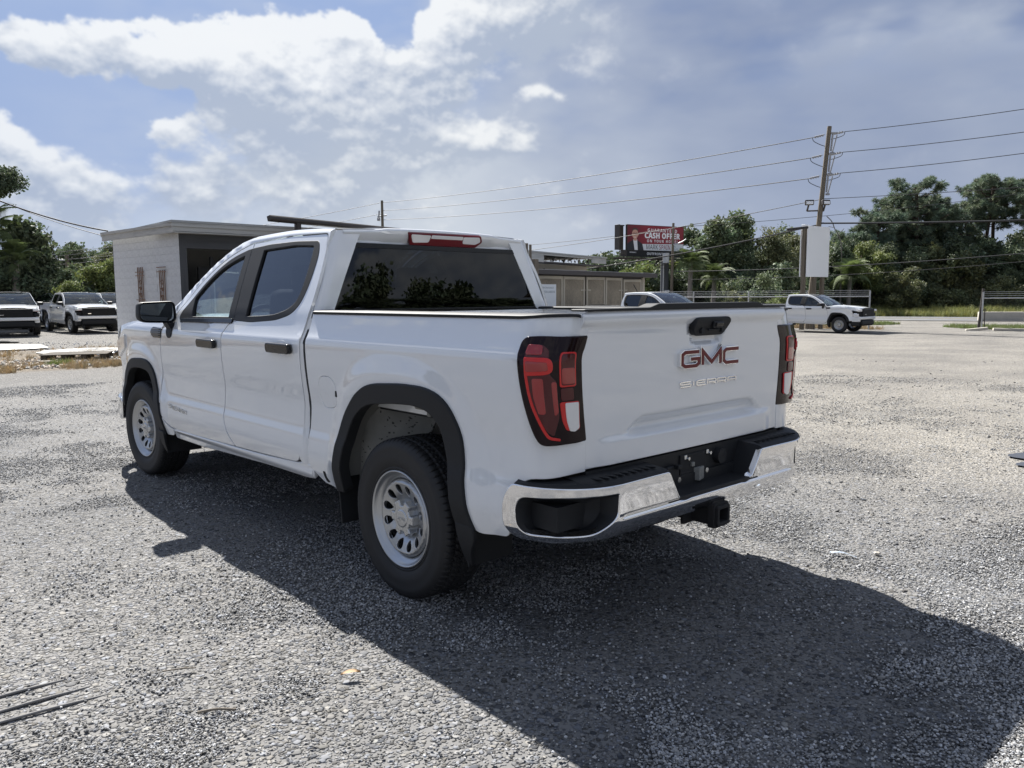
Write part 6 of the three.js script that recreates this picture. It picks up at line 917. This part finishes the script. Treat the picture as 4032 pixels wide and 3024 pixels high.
// the wood beyond the road and fence, left to right
broadTree('oak_tree', 'round dark oak tree just right of the billboard', 17.9, -68, 9.0, 6.4, L.oak, 11, { lobes: 22, n: 34, low: 0.16 });
broadTree('oak_tree', 'smaller grey green tree filling the gap right of the round oak', 20.6, -72, 6.6, 6.5, L.dark, 12, { lobes: 16, low: 0.12 });
broadTree('vine_tree', 'vine covered tree left of the blank sign panel', 22.6, -70, 7.6, 7, L.olive, 13, { lobes: 20, low: 0.1, n: 34 });
broadTree('vine_tree', 'tree with a thin open top just left of the blank sign', 26.0, -74, 8.2, 5, L.oak, 14, { lobes: 12, low: 0.2, n: 18 });
broadTree('shrub_tree', 'dark green tree behind the blank sign panel', 29.4, -76, 7.0, 7, L.dark, 15, { lobes: 16, low: 0.08 });
broadTree('shrub_tree', 'yellow tinged tree right of the blank sign panel', 32.4, -75, 6.6, 5.5, L.lime, 16, { lobes: 13, low: 0.2 });
broadTree('light_green_tree', 'light green tree below the billboard', 12.6, -72, 4.9, 5.5, L.lime, 17, { lobes: 14, low: 0.12 });
broadTree('far_tree', 'far grey green tree left of the billboard pole', 10.8, -96, 7.0, 8, L.oak, 18, { lobes: 14, low: 0.1, clump: 0.8 });
broadTree('far_tree', 'low far tree above the shed roof', 6.4, -98, 5.6, 8, L.dark, 19, { lobes: 12, low: 0.1, clump: 0.8 });
broadTree('far_tree', 'far tree between stucco roof and shed roof end', 14.2, -92, 6.3, 7, L.dark, 20, { lobes: 12, low: 0.1, clump: 0.8 });
broadTree('shrub_tree', 'dark tree behind the wooden pole and billboard pole', 14.4, -69.5, 4.4, 5.5, L.dark, 21, { lobes: 14, low: 0.05 });
broadTree('shrub_tree', 'dark undergrowth tree below the round oak', 18.8, -64, 4.2, 5, L.dark, 22, { lobes: 14, low: 0.05 });
palmTree('cabbage palm with drooping fronds right of the wooden pole', 13.9, -62, 4.1, 31, 1.7); palmTree('second palm lower beside the first by the round oak', 15.9, -62.5, 3.1, 32, 1.6); palmTree('palm at the foot of the pines right of the blank sign', 30.2, -71, 3.4, 33, 2.1);
const pines = [
  ['leftmost pine, short and dense, right of the blank sign', 34.4, -80, 7.0, 4.2, 0.2], ['second pine from the sign, on the rising slope of the group', 36.2, -79, 8.9, 4.4, 0.25], ['third pine from the sign, bushy to the top', 38.2, -81, 10.5, 4.4, 0.28], ['tallest pine of the left group, its crown the peak', 40.3, -79, 12.0, 4.6, 0.3], ['pine on the right shoulder of the left group', 41.7, -81, 10.7, 3.4, 0.34],
  ['low pine in the dip between the two pine groups', 43.6, -83, 8.2, 3.8, 0.3], ['open pine on the left of the right-hand group', 45.4, -80, 9.5, 4.4, 0.55], ['open crowned tallest pine with a long bare trunk', 47.4, -80, 12.2, 5.4, 0.68], ['tall pine with an umbrella top beside the open one', 49.6, -82, 12.2, 5.4, 0.64], ['leaning pine with a forked bare trunk near the edge', 51.2, -78, 11.2, 5.4, 0.62], ['pine cut by the right edge of the picture', 54.4, -80, 11.0, 5.5, 0.5], ['thin dark pine behind the open crowned ones', 48.4, -88, 9.8, 4.2, 0.4]];
pines.forEach(([label, x, z, h, w, from], i) => pineTree(label, x, z, h, 60 + i, { w, from, dense: from < 0.4 ? 1.6 : 1.05 }));
const under = [[33.6, -77, 6.4, 6, 'dark'], [37.4, -76, 6.2, 6, 'oak'], [41.2, -75.5, 5.8, 6, 'olive'], [44.6, -76.5, 6.8, 7, 'dark'], [48.2, -77, 6.6, 7, 'oak'], [52.4, -76, 5.6, 6.5, 'dark'], [55.8, -75, 7.4, 7, 'lime'], [59.0, -75.5, 8.2, 7, 'oak'], [45.0, -82, 6.4, 6, 'oak'], [50, -82, 7.4, 8, 'dark'], [37.8, -82, 8.0, 7, 'dark'], [42, -82, 8.4, 8, 'oak'], [56.4, -83, 9.2, 8, 'dark']];
const where = ['under the leftmost pine', 'below the left pine group, first from the sign', 'below the tall flat pine', 'in the dip between the pine groups', 'under the open crowned pine', 'under the tallest open pine', 'bright beside the right edge', 'filling the right edge', 'behind the dip between the pine groups', 'behind the open crowned pines', 'behind the leftmost pine', 'behind the tall flat pine', 'dark behind the right edge'];
under.forEach(([x, z, h, w, m], i) => broadTree('understory_tree', 'leafy understory tree ' + where[i], x, z, h, w, L[m], 90 + i, { lobes: 15, low: 0.06, n: 26 }));
{ // bramble and vines along the edge of the wood: nobody could count it
  const r = rng(200), items = [], hang = []; for (let i = 0; i < 2600; i++) { const x = lerp(11, 64, r()), z = -(72.3 - 0.35 * (x - 36)) - (1 + 4.5 * r()), h = 0.4 + 2.6 * Math.pow(Math.max(0, 0.5 + 0.8 * noise3(x * 0.35, 1, 2)), 1.2); items.push([x, groundY(x, z) + r() * h, z, 0.4 + 0.4 * r()]); }
  kind(scatter('bramble_hedge', clumps[1], L.olive, items, null, r, 0.5), 'stuff').userData.label = 'tangled brambles and vines along the edge of the wood';
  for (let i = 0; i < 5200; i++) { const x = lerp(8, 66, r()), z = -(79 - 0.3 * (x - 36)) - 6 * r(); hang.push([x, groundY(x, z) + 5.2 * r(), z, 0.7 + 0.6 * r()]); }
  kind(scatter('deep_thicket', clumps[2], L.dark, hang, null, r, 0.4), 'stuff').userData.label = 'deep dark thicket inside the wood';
}
broadTree('green_bush', 'rounded yellow green bush at the chain link fence', 15.6, -46, 1.9, 2.2, L.lime, 121, { lobes: 9, trunk: 0.06, low: 0.05, clump: 0.36, n: 20 }); broadTree('sapling', 'thin pale sapling growing through the fence', 13.2, -46.5, 2.2, 1.2, L.olive, 122, { lobes: 7, trunk: 0.04, low: 0.1, clump: 0.3, n: 10 });
broadTree('broad_leaf_shrub', 'large leaved shrub left of the sign posts', 21.6, -60, 4.4, 3.6, L.oak, 123, { lobes: 10, trunk: 0.08, low: 0.2, clump: 0.7, n: 14 }); broadTree('broad_leaf_shrub', 'large leaved shrub nearest the sign posts, lower', 17.4, -58, 3.4, 3.4, L.oak, 124, { lobes: 9, trunk: 0.08, low: 0.15, clump: 0.7, n: 14 }); broadTree('broad_leaf_shrub', 'tall bush at the wood edge right of the driveway', 34.6, -70.2, 4.2, 3.0, L.olive, 125, { lobes: 9, trunk: 0.08, low: 0.1, clump: 0.5, n: 22 });
{ const D = thing('dead_tree', 'bare dead branch rising above the blank sign panel', 'tree', [29.5, -0.2, -72]); part('trunk', [tube([[0.4, 4, 0], [0.3, 6.2, 0], [0.0, 7.1, 0], [-0.35, 7.6, 0], [-0.6, 8.2, 0], [-1.1, 8.7, 0]], 0.045, 18, 5), tube([[0.0, 7.1, 0], [0.5, 7.6, 0]], 0.03, 5, 5), tube([[-0.4, 7.7, 0], [-0.9, 7.8, 0]], 0.025, 5, 5), rod(V3(0.4, 0, 0), V3(0.4, 4.02, 0), 0.1, 0.05)], L.grey, D); }
// left: the tall dark tree at the frame's edge, hedges, far crowns
{ const T = broadTree('cypress_tree', 'tall dark tree at the left edge with an upper lobe and a heavy lower crown', -28.7, -43.5, 6.2, 5.6, L.dark, 131, { lobes: 20, low: 0.1, n: 36, y0: -0.1 }); const r = rng(132), it = []; for (let i = 0; i < 150; i++) { const a = r() * 6.28, q = Math.pow(r(), 0.5); it.push([0.95 + 1.15 * q * Math.cos(a), 8.1 + 0.72 * q * Math.sin(a) * (0.8 + 0.2 * r()), (r() - 0.5) * 1.4, 0.3 + 0.2 * r()]); } for (let i = 0; i < 40; i++) it.push([0.15 + (r() - 0.5) * 0.7, 6.2 + 1.5 * r(), (r() - 0.5) * 0.6, 0.35]); scatter('upper_crown', clumps[0], L.dark, it, T, r); part('upper_stem', tube([[0, 4.5, 0], [0.1, 6.5, 0], [0.6, 7.6, 0], [1.2, 8.2, 0]], 0.13, 10, 6), L.bark, T); }
palmTree('drooping palm against the tall dark tree at the left edge', -27.6, -42.5, 5.2, 133, 1.7, 40); palmTree('lower drooping palm on the shoulder of the tall dark tree', -26.4, -42.2, 3.5, 134, 1.4, 30);
broadTree('hedge_tree', 'dark hedge tree behind the second parked truck', -29.6, -50.4, 3.5, 2.8, L.dark, 135, { lobes: 13, low: 0.08 }); broadTree('hedge_tree', 'bright leaved bush beside the tall dark tree', -26.0, -46, 2.7, 2.2, L.lime, 136, { lobes: 9, low: 0.15, n: 16 }); broadTree('hedge_tree', 'green hedge tree left of the brown roof', -33.2, -54, 3.7, 3.4, L.oak, 137, { lobes: 13, low: 0.08 });
broadTree('hedge_tree', 'broad green tree between the brown roof and the block building', -26.5, -50, 3.8, 3.4, L.oak, 138, { lobes: 18, low: 0.05, n: 34 }); broadTree('hedge_tree', 'yellow green crown touching the block building', -25.0, -48.5, 4.2, 3.0, L.lime, 139, { lobes: 14, low: 0.1 }); broadTree('hedge_tree', 'dark shrub below the yellow green crown', -25.2, -47.4, 2.4, 3.4, L.dark, 140, { lobes: 12, low: 0.02 });
broadTree('far_tree', 'hazy far tree left of the street lamp', -68, -118, 9.5, 12, L.oak, 141, { lobes: 14, low: 0.1, clump: 1.1 }); broadTree('far_tree', 'hazy far tree right of the street lamp', -62, -120, 10.0, 12, L.oak, 142, { lobes: 14, low: 0.1, clump: 1.1 }); broadTree('far_tree', 'hazy far tree at the middle of the left gap', -56, -116, 8.5, 11, L.olive, 143, { lobes: 14, low: 0.1, clump: 1.1 });
// behind the photographer: seen only as reflections in glass and paint
[[36, 8.8, 11.8, 7.5], [37, 4.8, 10.9, 6.5], [38, 1.2, 10.0, 6], [39, -2, 8.4, 5.5], [40, -6, 7.2, 6], [-46, -2, 7, 10], [-44, 9, 8, 11]].forEach(([x, z, h, w], i) => broadTree('oak_tree', 'oak outside the frame, mirrored only, ' + ['tallest of the right-hand row', 'second of the right-hand row', 'third of the right-hand row', 'lowest of the right-hand row', 'last of the right-hand row', 'nearer of the two on the left', 'farther of the two on the left'][i], x, z, h, w, L.dark, 150 + i, { lobes: 16, low: 0.1, clump: 0.9, n: 22 }));
// grass: verge beyond the road, strip by the gateway, thatch and weeds on the left strip
{
  const blade = (() => { const r = rng(9), P = [], N = []; for (let i = 0; i < 14; i++) { const a = r() * 6.28, l = 0.6 + 0.6 * r(), x = (r() - 0.5) * 0.9, z = (r() - 0.5) * 0.9, s = V3(Math.cos(a), 0, Math.sin(a)).multiplyScalar(0.045), t = V3(x + (r() - 0.5) * 0.8, l, z + (r() - 0.5) * 0.8), A = V3(x, 0, z).add(s), B = V3(x, 0, z).sub(s), nn = V3().subVectors(B, A).cross(V3().subVectors(t, A)).normalize(); for (const p of [A, B, t]) { P.push(p.x, p.y, p.z); N.push(nn.x, nn.y, nn.z); } } const g = new THREE.BufferGeometry(); g.setAttribute('position', new THREE.Float32BufferAttribute(P, 3)); g.setAttribute('normal', new THREE.Float32BufferAttribute(N, 3)); return g; })();
  const r = rng(300), field = (name, label, n, f, mat) => { const it = []; for (let i = 0; i < n; i++) { const q = f(); if (q) it.push(q); } kind(scatter(name, blade, mat, it, null, r, 0.3), 'stuff').userData.label = label; };
  field('verge_grass', 'tall yellow green grass on the verge beyond the road', 14000, () => { const x = lerp(8, 66, r()), z = -(67.2 - 0.36 * (x - 28)) - 7 * r(); return [x, groundY(x, z), z, 0.25 + 0.45 * r()]; }, L.grass);
  field('lot_grass', 'short bright grass around the driveway mouth', 5000, () => { const rt = r() < 0.5, x = rt ? lerp(23.8, 34, r()) : lerp(14, 23.6, Math.pow(r(), 0.8)), z = rt ? -40.5 - (x - 23.8) * -0.36 - 3.4 * r() : -45.5 - 5.0 * r() + (x - 18) * -0.3; if (!rt && x > 20 + 3.6 * (1 - Math.abs(z + 48) / 4)) return null; return [x, groundY(x, z), z, 0.12 + 0.14 * r()]; }, L.lime);
  field('dry_grass', 'dry brown grass in the strip on the left', 7000, () => { const u = r(), x = lerp(-24, -5.2, u), w = lerp(18.4, 27, r() < 0.45 ? 0.16 * r() : r()), z = -(w + x * 0.77) / 0.64; if (noise3(x * 0.5, 2, z * 0.5) < -0.12) return null; return [x, groundY(x, z), z, 0.06 + 0.11 * r()]; }, L.dry);
  field('dry_grass', 'dry grass under the fence behind the right pickup', 1600, () => { const x = lerp(8, 19, r()), z = -43.5 - (18 - x) * 0.5 + 3 * r(); return [x, groundY(x, z), z, 0.1 + 0.14 * r()]; }, L.dry);
  field('weeds', 'small green weeds sprouting in the rubble on the left', 60, () => { const x = -10.9 + r() * 0.55, z = -18.3 - r() * 0.3; return [x, groundY(x, z), z, 0.08 + 0.1 * r()]; }, L.lime);
}

// ---------------------------------------------------------------- the other vehicles
const workFront = (parent) => { // black grille and bumper of the plain trucks
  part('grille', [bx(0.1, 0.36, 1.42, 4.72, 0.98, 0, 0.03), ...[0.86, 0.92, 0.98, 1.04, 1.1].map((y) => bx(0.03, 0.022, 1.36, 4.775, y, 0, 0.006))], M.black, parent);
  part('grille_emblem', bx(0.012, 0.03, 0.14, 4.795, 0.9, 0.42, 0.004), M.chrome, parent);
  part('front_panel', [bx(0.5, 0.15, 1.84, 4.52, 0.725, 0, 0.04), bx(0.4, 0.24, 0.2, 4.5, 0.66, 0.84, 0.05), bx(0.4, 0.24, 0.2, 4.5, 0.66, -0.84, 0.05), bx(0.3, 0.2, 0.16, 4.52, 0.87, 0.88, 0.05), bx(0.3, 0.2, 0.16, 4.52, 0.87, -0.88, 0.05)], M.paint, parent);
  for (const s of [-1, 1]) { part('headlamp', bx(0.22, 0.11, 0.3, 4.66, 1.09, s * 0.82, 0.03, s * 0.3), M.whiteLens, parent); part('turn_signal', bx(0.16, 0.05, 0.2, 4.69, 1.06, s * 0.84, 0.02, s * 0.3), M.redBright, parent); part('fog_lamp', bx(0.2, 0.15, 0.2, 4.64, 0.9, s * 0.84, 0.03, s * 0.3), M.black, parent); }
  part('front_bumper', [bx(0.55, 0.24, 1.5, 4.5, 0.5, 0, 0.06), bx(0.4, 0.24, 1.86, 4.46, 0.46, 0, 0.06)], M.black, parent);
};
const plain = truck.clone(); // stripped of what only the big truck has
{ const drop = []; plain.traverse((o) => { if (['front_bumper', 'front_fascia', 'headlamp', 'badge', 'badge_inlay', 'door_badge', 'window_sticker', 'air_dam', 'chassis', 'leaf_spring', 'shock_absorber', 'plate_clip', 'bed_floor', 'plate_bolt', 'frame_bracket', 'trailer_socket', 'brake_drum'].includes(o.name)) drop.push(o); if (o.isMesh && (o.name === 'rear_bumper')) o.material = M.black; }); drop.forEach((o) => o.removeFromParent()); workFront(plain); }
function parked(name, label, x, z, turn, scale, group) { const o = plain.clone(); o.name = numbered(name); o.position.set(x, groundY(x, z) + 0.005, z); o.rotation.set(0, turn, 0); if (scale) o.scale.set(...scale); scene.add(o); return tag(o, label, 'pickup truck', group); }
parked('pickup_truck', 'white pickup at the left edge, nearest of the row, its black grille towards the camera', -23.6, -37.2, -0.98);
parked('pickup_truck', 'white pickup half hidden behind the two front trucks on the left', -27.2, -44.8, -0.9);
parked('pickup_truck', 'white pickup parked at an angle beside the block building, both left-hand wheels hidden', -22.4, -39.9, -0.79);
parked('pickup_truck', 'white pickup whose roof shows just left of the block building', -22.6, -43.8, -0.8);
const small = [0.905, 0.94, 0.93];
parked('pickup_truck', 'white crew cab pickup whose cab shows over the big truck bed', 3.85, -28.2, -0.8, small);
parked('pickup_truck', 'white crew cab pickup parked under the blank sign on the right', 13.3, -39.2, -0.79, small);
{ // grey-white car on the road, mostly hidden by the right pickup
  const C = thing('suv', 'white estate car passing behind the right pickup, only roof and windows showing', 'car', [21.2, groundY(21, -52) + 0.03, -54.6], -0.35);
  const prof = [[-2.2, 0.45], [-2.25, 0.95], [-2.0, 1.1], [-1.75, 1.62], [-1.4, 1.72], [0.2, 1.74], [0.9, 1.2], [1.9, 1.05], [2.2, 0.85], [2.2, 0.45]];
  part('body', poly(round(prof, 0.15, 5), 1.7, 0.06).translate(0, 0, -0.85), M.paint, C);
  for (const s of [-1, 1]) { part('side_window', poly(round([[-1.68, 1.12], [-1.5, 1.56], [-1.25, 1.63], [-0.55, 1.64], [-0.5, 1.12]], 0.05, 4), 0.02, 0.004).translate(0, 0, s * 0.865 - 0.01), M.glassDark, C); part('side_window', poly(round([[-0.42, 1.12], [-0.45, 1.64], [0.1, 1.62], [0.6, 1.14]], 0.05, 4), 0.02, 0.004).translate(0, 0, s * 0.865 - 0.01), M.glassDark, C); part('roof_rail', rod(V3(-1.4, 1.79, s * 0.7), V3(0.1, 1.79, s * 0.7), 0.02), M.black, C); }
  part('rear_window', bx(0.02, 0.45, 1.3, -1.93, 1.36, 0, 0.004, 0, 0, -0.38), M.glassDark, C); part('windshield', bx(0.02, 0.72, 1.4, 0.6, 1.46, 0, 0.004, 0, 0, 0.92), M.glassDark, C);
  for (const [x, s] of [[-1.35, -1], [-1.35, 1], [1.35, -1], [1.35, 1]]) { const w = new THREE.Group(); w.name = 'wheel'; w.position.set(x, 0.34, s * 0.8); C.add(w); part('tyre', tyreGeo(0.34, 0.22, 0.21, 48, false), M.rubber, w); part('rim', new THREE.CylinderGeometry(0.215, 0.215, 0.16, 32).rotateX(Math.PI / 2), M.steel, w); }
}

// ---------------------------------------------------------------- small things on the ground
{ // pallet on the left strip
  const P = thing('wooden_pallet', 'weathered wooden pallet lying at the edge of the rubble, left of the big truck', 'pallet', [-11.1, groundY(-11.1, -20.1) + 0.01, -20.1], 0.32);
  const pw = [0, 1, 2].map((i) => std([0.1 + 0.03 * i, 0.09 + 0.027 * i, 0.078 + 0.024 * i], 0.9, { map: M2.poleWood.map }));
  for (let i = 0; i < 7; i++) part('board', bx(1.5, 0.022, 0.12, 0, 0.165, -0.5 + i * 0.165, 0.004, 0.004 * (i - 3)), pw[i % 3], P);
  for (const z of [-0.5, 0, 0.49]) part('stringer', bx(1.48, 0.03, 0.1, 0, 0.012 + 0.015, z, 0.004), pw[1], P);
  for (const x of [-0.66, -0.22, 0.22, 0.66]) for (const z of [-0.5, 0, 0.49]) part('block', bx(0.13, 0.11, 0.1, x, 0.098, z, 0.006), pw[0], P);
}
{ // round ridged white sheets
  const disc = (label, x, z, R, s) => { const D = thing('round_sheet', label, 'sheet', [x, groundY(x, z) + 0.01, z]); const rows = [], r = rng(s); for (let i = 0; i <= 30; i++) { const q = (i / 30) * R; rows.push(Array.from({ length: 49 }, (_, k) => { const a = (k / 48) * 6.2832, w = 1 + 0.1 * Math.sin(2 * a + s) + 0.03 * Math.sin(5 * a); return [q * w * Math.cos(a), 0.035 + 0.022 * Math.sin(i * 1.9 + 2 * Math.sin(a)) + 0.05 * (1 - i / 30) + (i === 30 ? -0.03 : 0), q * w * 0.85 * Math.sin(a)]; })); } part('sheet', skin(rows, false, 0.9), std([0.4, 0.39, 0.37], 0.8), D); };
  disc('large round white ridged sheet lying at the left edge', -17.3, -25.4, 2.1, 1); disc('round white ridged sheet lying behind the pallet', -12.6, -23.6, 1.45, 4);
}
{ // rubble of pale broken stone
  const r = rng(71), geo = new THREE.DodecahedronGeometry(1, 0), it = []; for (let i = 0; i < 2600; i++) { const t = r(), x = lerp(-12.6, -7.2, t), w = lerp(19.6, 23.0, r()) - 1.2 * t, z = -(w + x * 0.77) / 0.64; if (noise3(x * 0.6, 5, z * 0.6) < -0.2) continue; it.push([x, groundY(x, z) + 0.01, z, 0.015 + 0.05 * Math.pow(r(), 2)]); }
  const im = scatter('rubble', geo, std([0.42, 0.37, 0.31], 0.9), it, null, r, 0.55); kind(im, 'stuff'); im.userData.label = 'pale broken stones in front of the pallet';
  const far = []; for (let i = 0; i < 5200; i++) { const d = 14 * Math.pow(34 / 14, r()), th = -0.72 + 0.55 * r() * r(), x = d * Math.sin(th), z = -d * Math.cos(th), w = -x * 0.77 - z * 0.64; if (w < 27) continue; far.push([x, groundY(x, z), z, 0.012 + 0.02 * r()]); }
  const im2 = scatter('track_gravel', geo, std([0.3, 0.3, 0.31], 0.9), far, null, r, 0.5); kind(im2, 'stuff'); im2.userData.label = 'grey gravel before the parked trucks on the left';
  // dark asphalt chips on the right
  const chips = []; for (let i = 0; i < 620; i++) { const d = 4 * Math.pow(22 / 4, r()), th = 0.12 + 0.55 * r(), x = d * Math.sin(th), z = -d * Math.cos(th); chips.push([x, groundY(x, z), z, (0.004 + 0.012 * Math.pow(r(), 3)) * (0.7 + 0.06 * d)]); }
  const im3 = scatter('asphalt_chips', geo.clone().scale(1.5, 0.45, 0.8), std([0.045, 0.046, 0.05], 0.85), chips, null, r, 0.5); kind(im3, 'stuff'); im3.userData.label = 'dark asphalt chips strewn over the pale lot';
}
one('black_rag', 'small black rag lying on the gravel before the nearest left truck', 'rag', [new THREE.SphereGeometry(0.25, 12, 8).scale(1.1, 0.28, 0.7).translate(-18.6, -0.06, -28.8), new THREE.SphereGeometry(0.16, 10, 8).scale(1.5, 0.25, 0.8).translate(-18.3, -0.07, -28.9)], M.blackMatte);
one('flat_stone', 'dark flat stone in the rubble left of the pallet', 'stone', new THREE.DodecahedronGeometry(0.2, 0).scale(1.5, 0.22, 0.7).translate(-11.2, -0.02, -18.9), M2.timber);
one('twig', 'short grey twig on the gravel at the lower left', 'twig', tube([[-1.12, 0.012, -2.64], [-1.06, 0.016, -2.655], [-0.99, 0.012, -2.66]], 0.005, 10, 5), M2.timber);
one('twig', 'thin twig further left behind the first one', 'twig', tube([[-1.38, 0.012, -2.95], [-1.31, 0.014, -2.97], [-1.26, 0.012, -2.98]], 0.003, 8, 5), M2.timber);
{ const g = skin(Array.from({ length: 9 }, (_, i) => { const t = i / 8, w = 0.016 * Math.sin(Math.PI * Math.min(1, t * 0.9 + 0.08)); return [-1, 0, 1].map((k) => [-0.67 + 0.075 * t, 0.016 + 0.008 * Math.sin(t * 3) + 0.006 * Math.abs(k), -2.9 + w * k - 0.02 * t]); }), false, 1.2); one('dry_leaf', 'curled brown dry leaf on the gravel in the lower left', 'leaf', g, std([0.32, 0.2, 0.09], 0.7, { side: THREE.DoubleSide })); }
{ const g = skin(Array.from({ length: 9 }, (_, i) => { const t = i / 8, w = 0.012 * (1 - 0.5 * t); return [-1, 0, 1].map((k) => [1.8 + 0.12 * t, 0.016 + 0.01 * Math.sin(t * 4), -4.33 + 0.07 * t + w * k]); }), false, 1.2); one('plastic_scrap', 'pale blue strip of plastic on the ground right of the bumper', 'scrap', g, std([0.32, 0.38, 0.46], 0.5, { side: THREE.DoubleSide })); }
one('pale_stone', 'small white stone next to the blue plastic strip', 'stone', new THREE.DodecahedronGeometry(0.015, 0).scale(1.3, 0.7, 1).translate(2.06, 0.012, -4.32), M2.concrete);
one('hose', 'grey garden hose curled at the foot of the block building', 'hose', tube([[-10.9, 0.5, -22.2], [-11.0, 0.05, -22.0], [-11.3, -0.05, -21.7], [-11.9, -0.06, -21.9]], 0.02, 20, 6), M2.galv);

renderer.render(scene, camera);
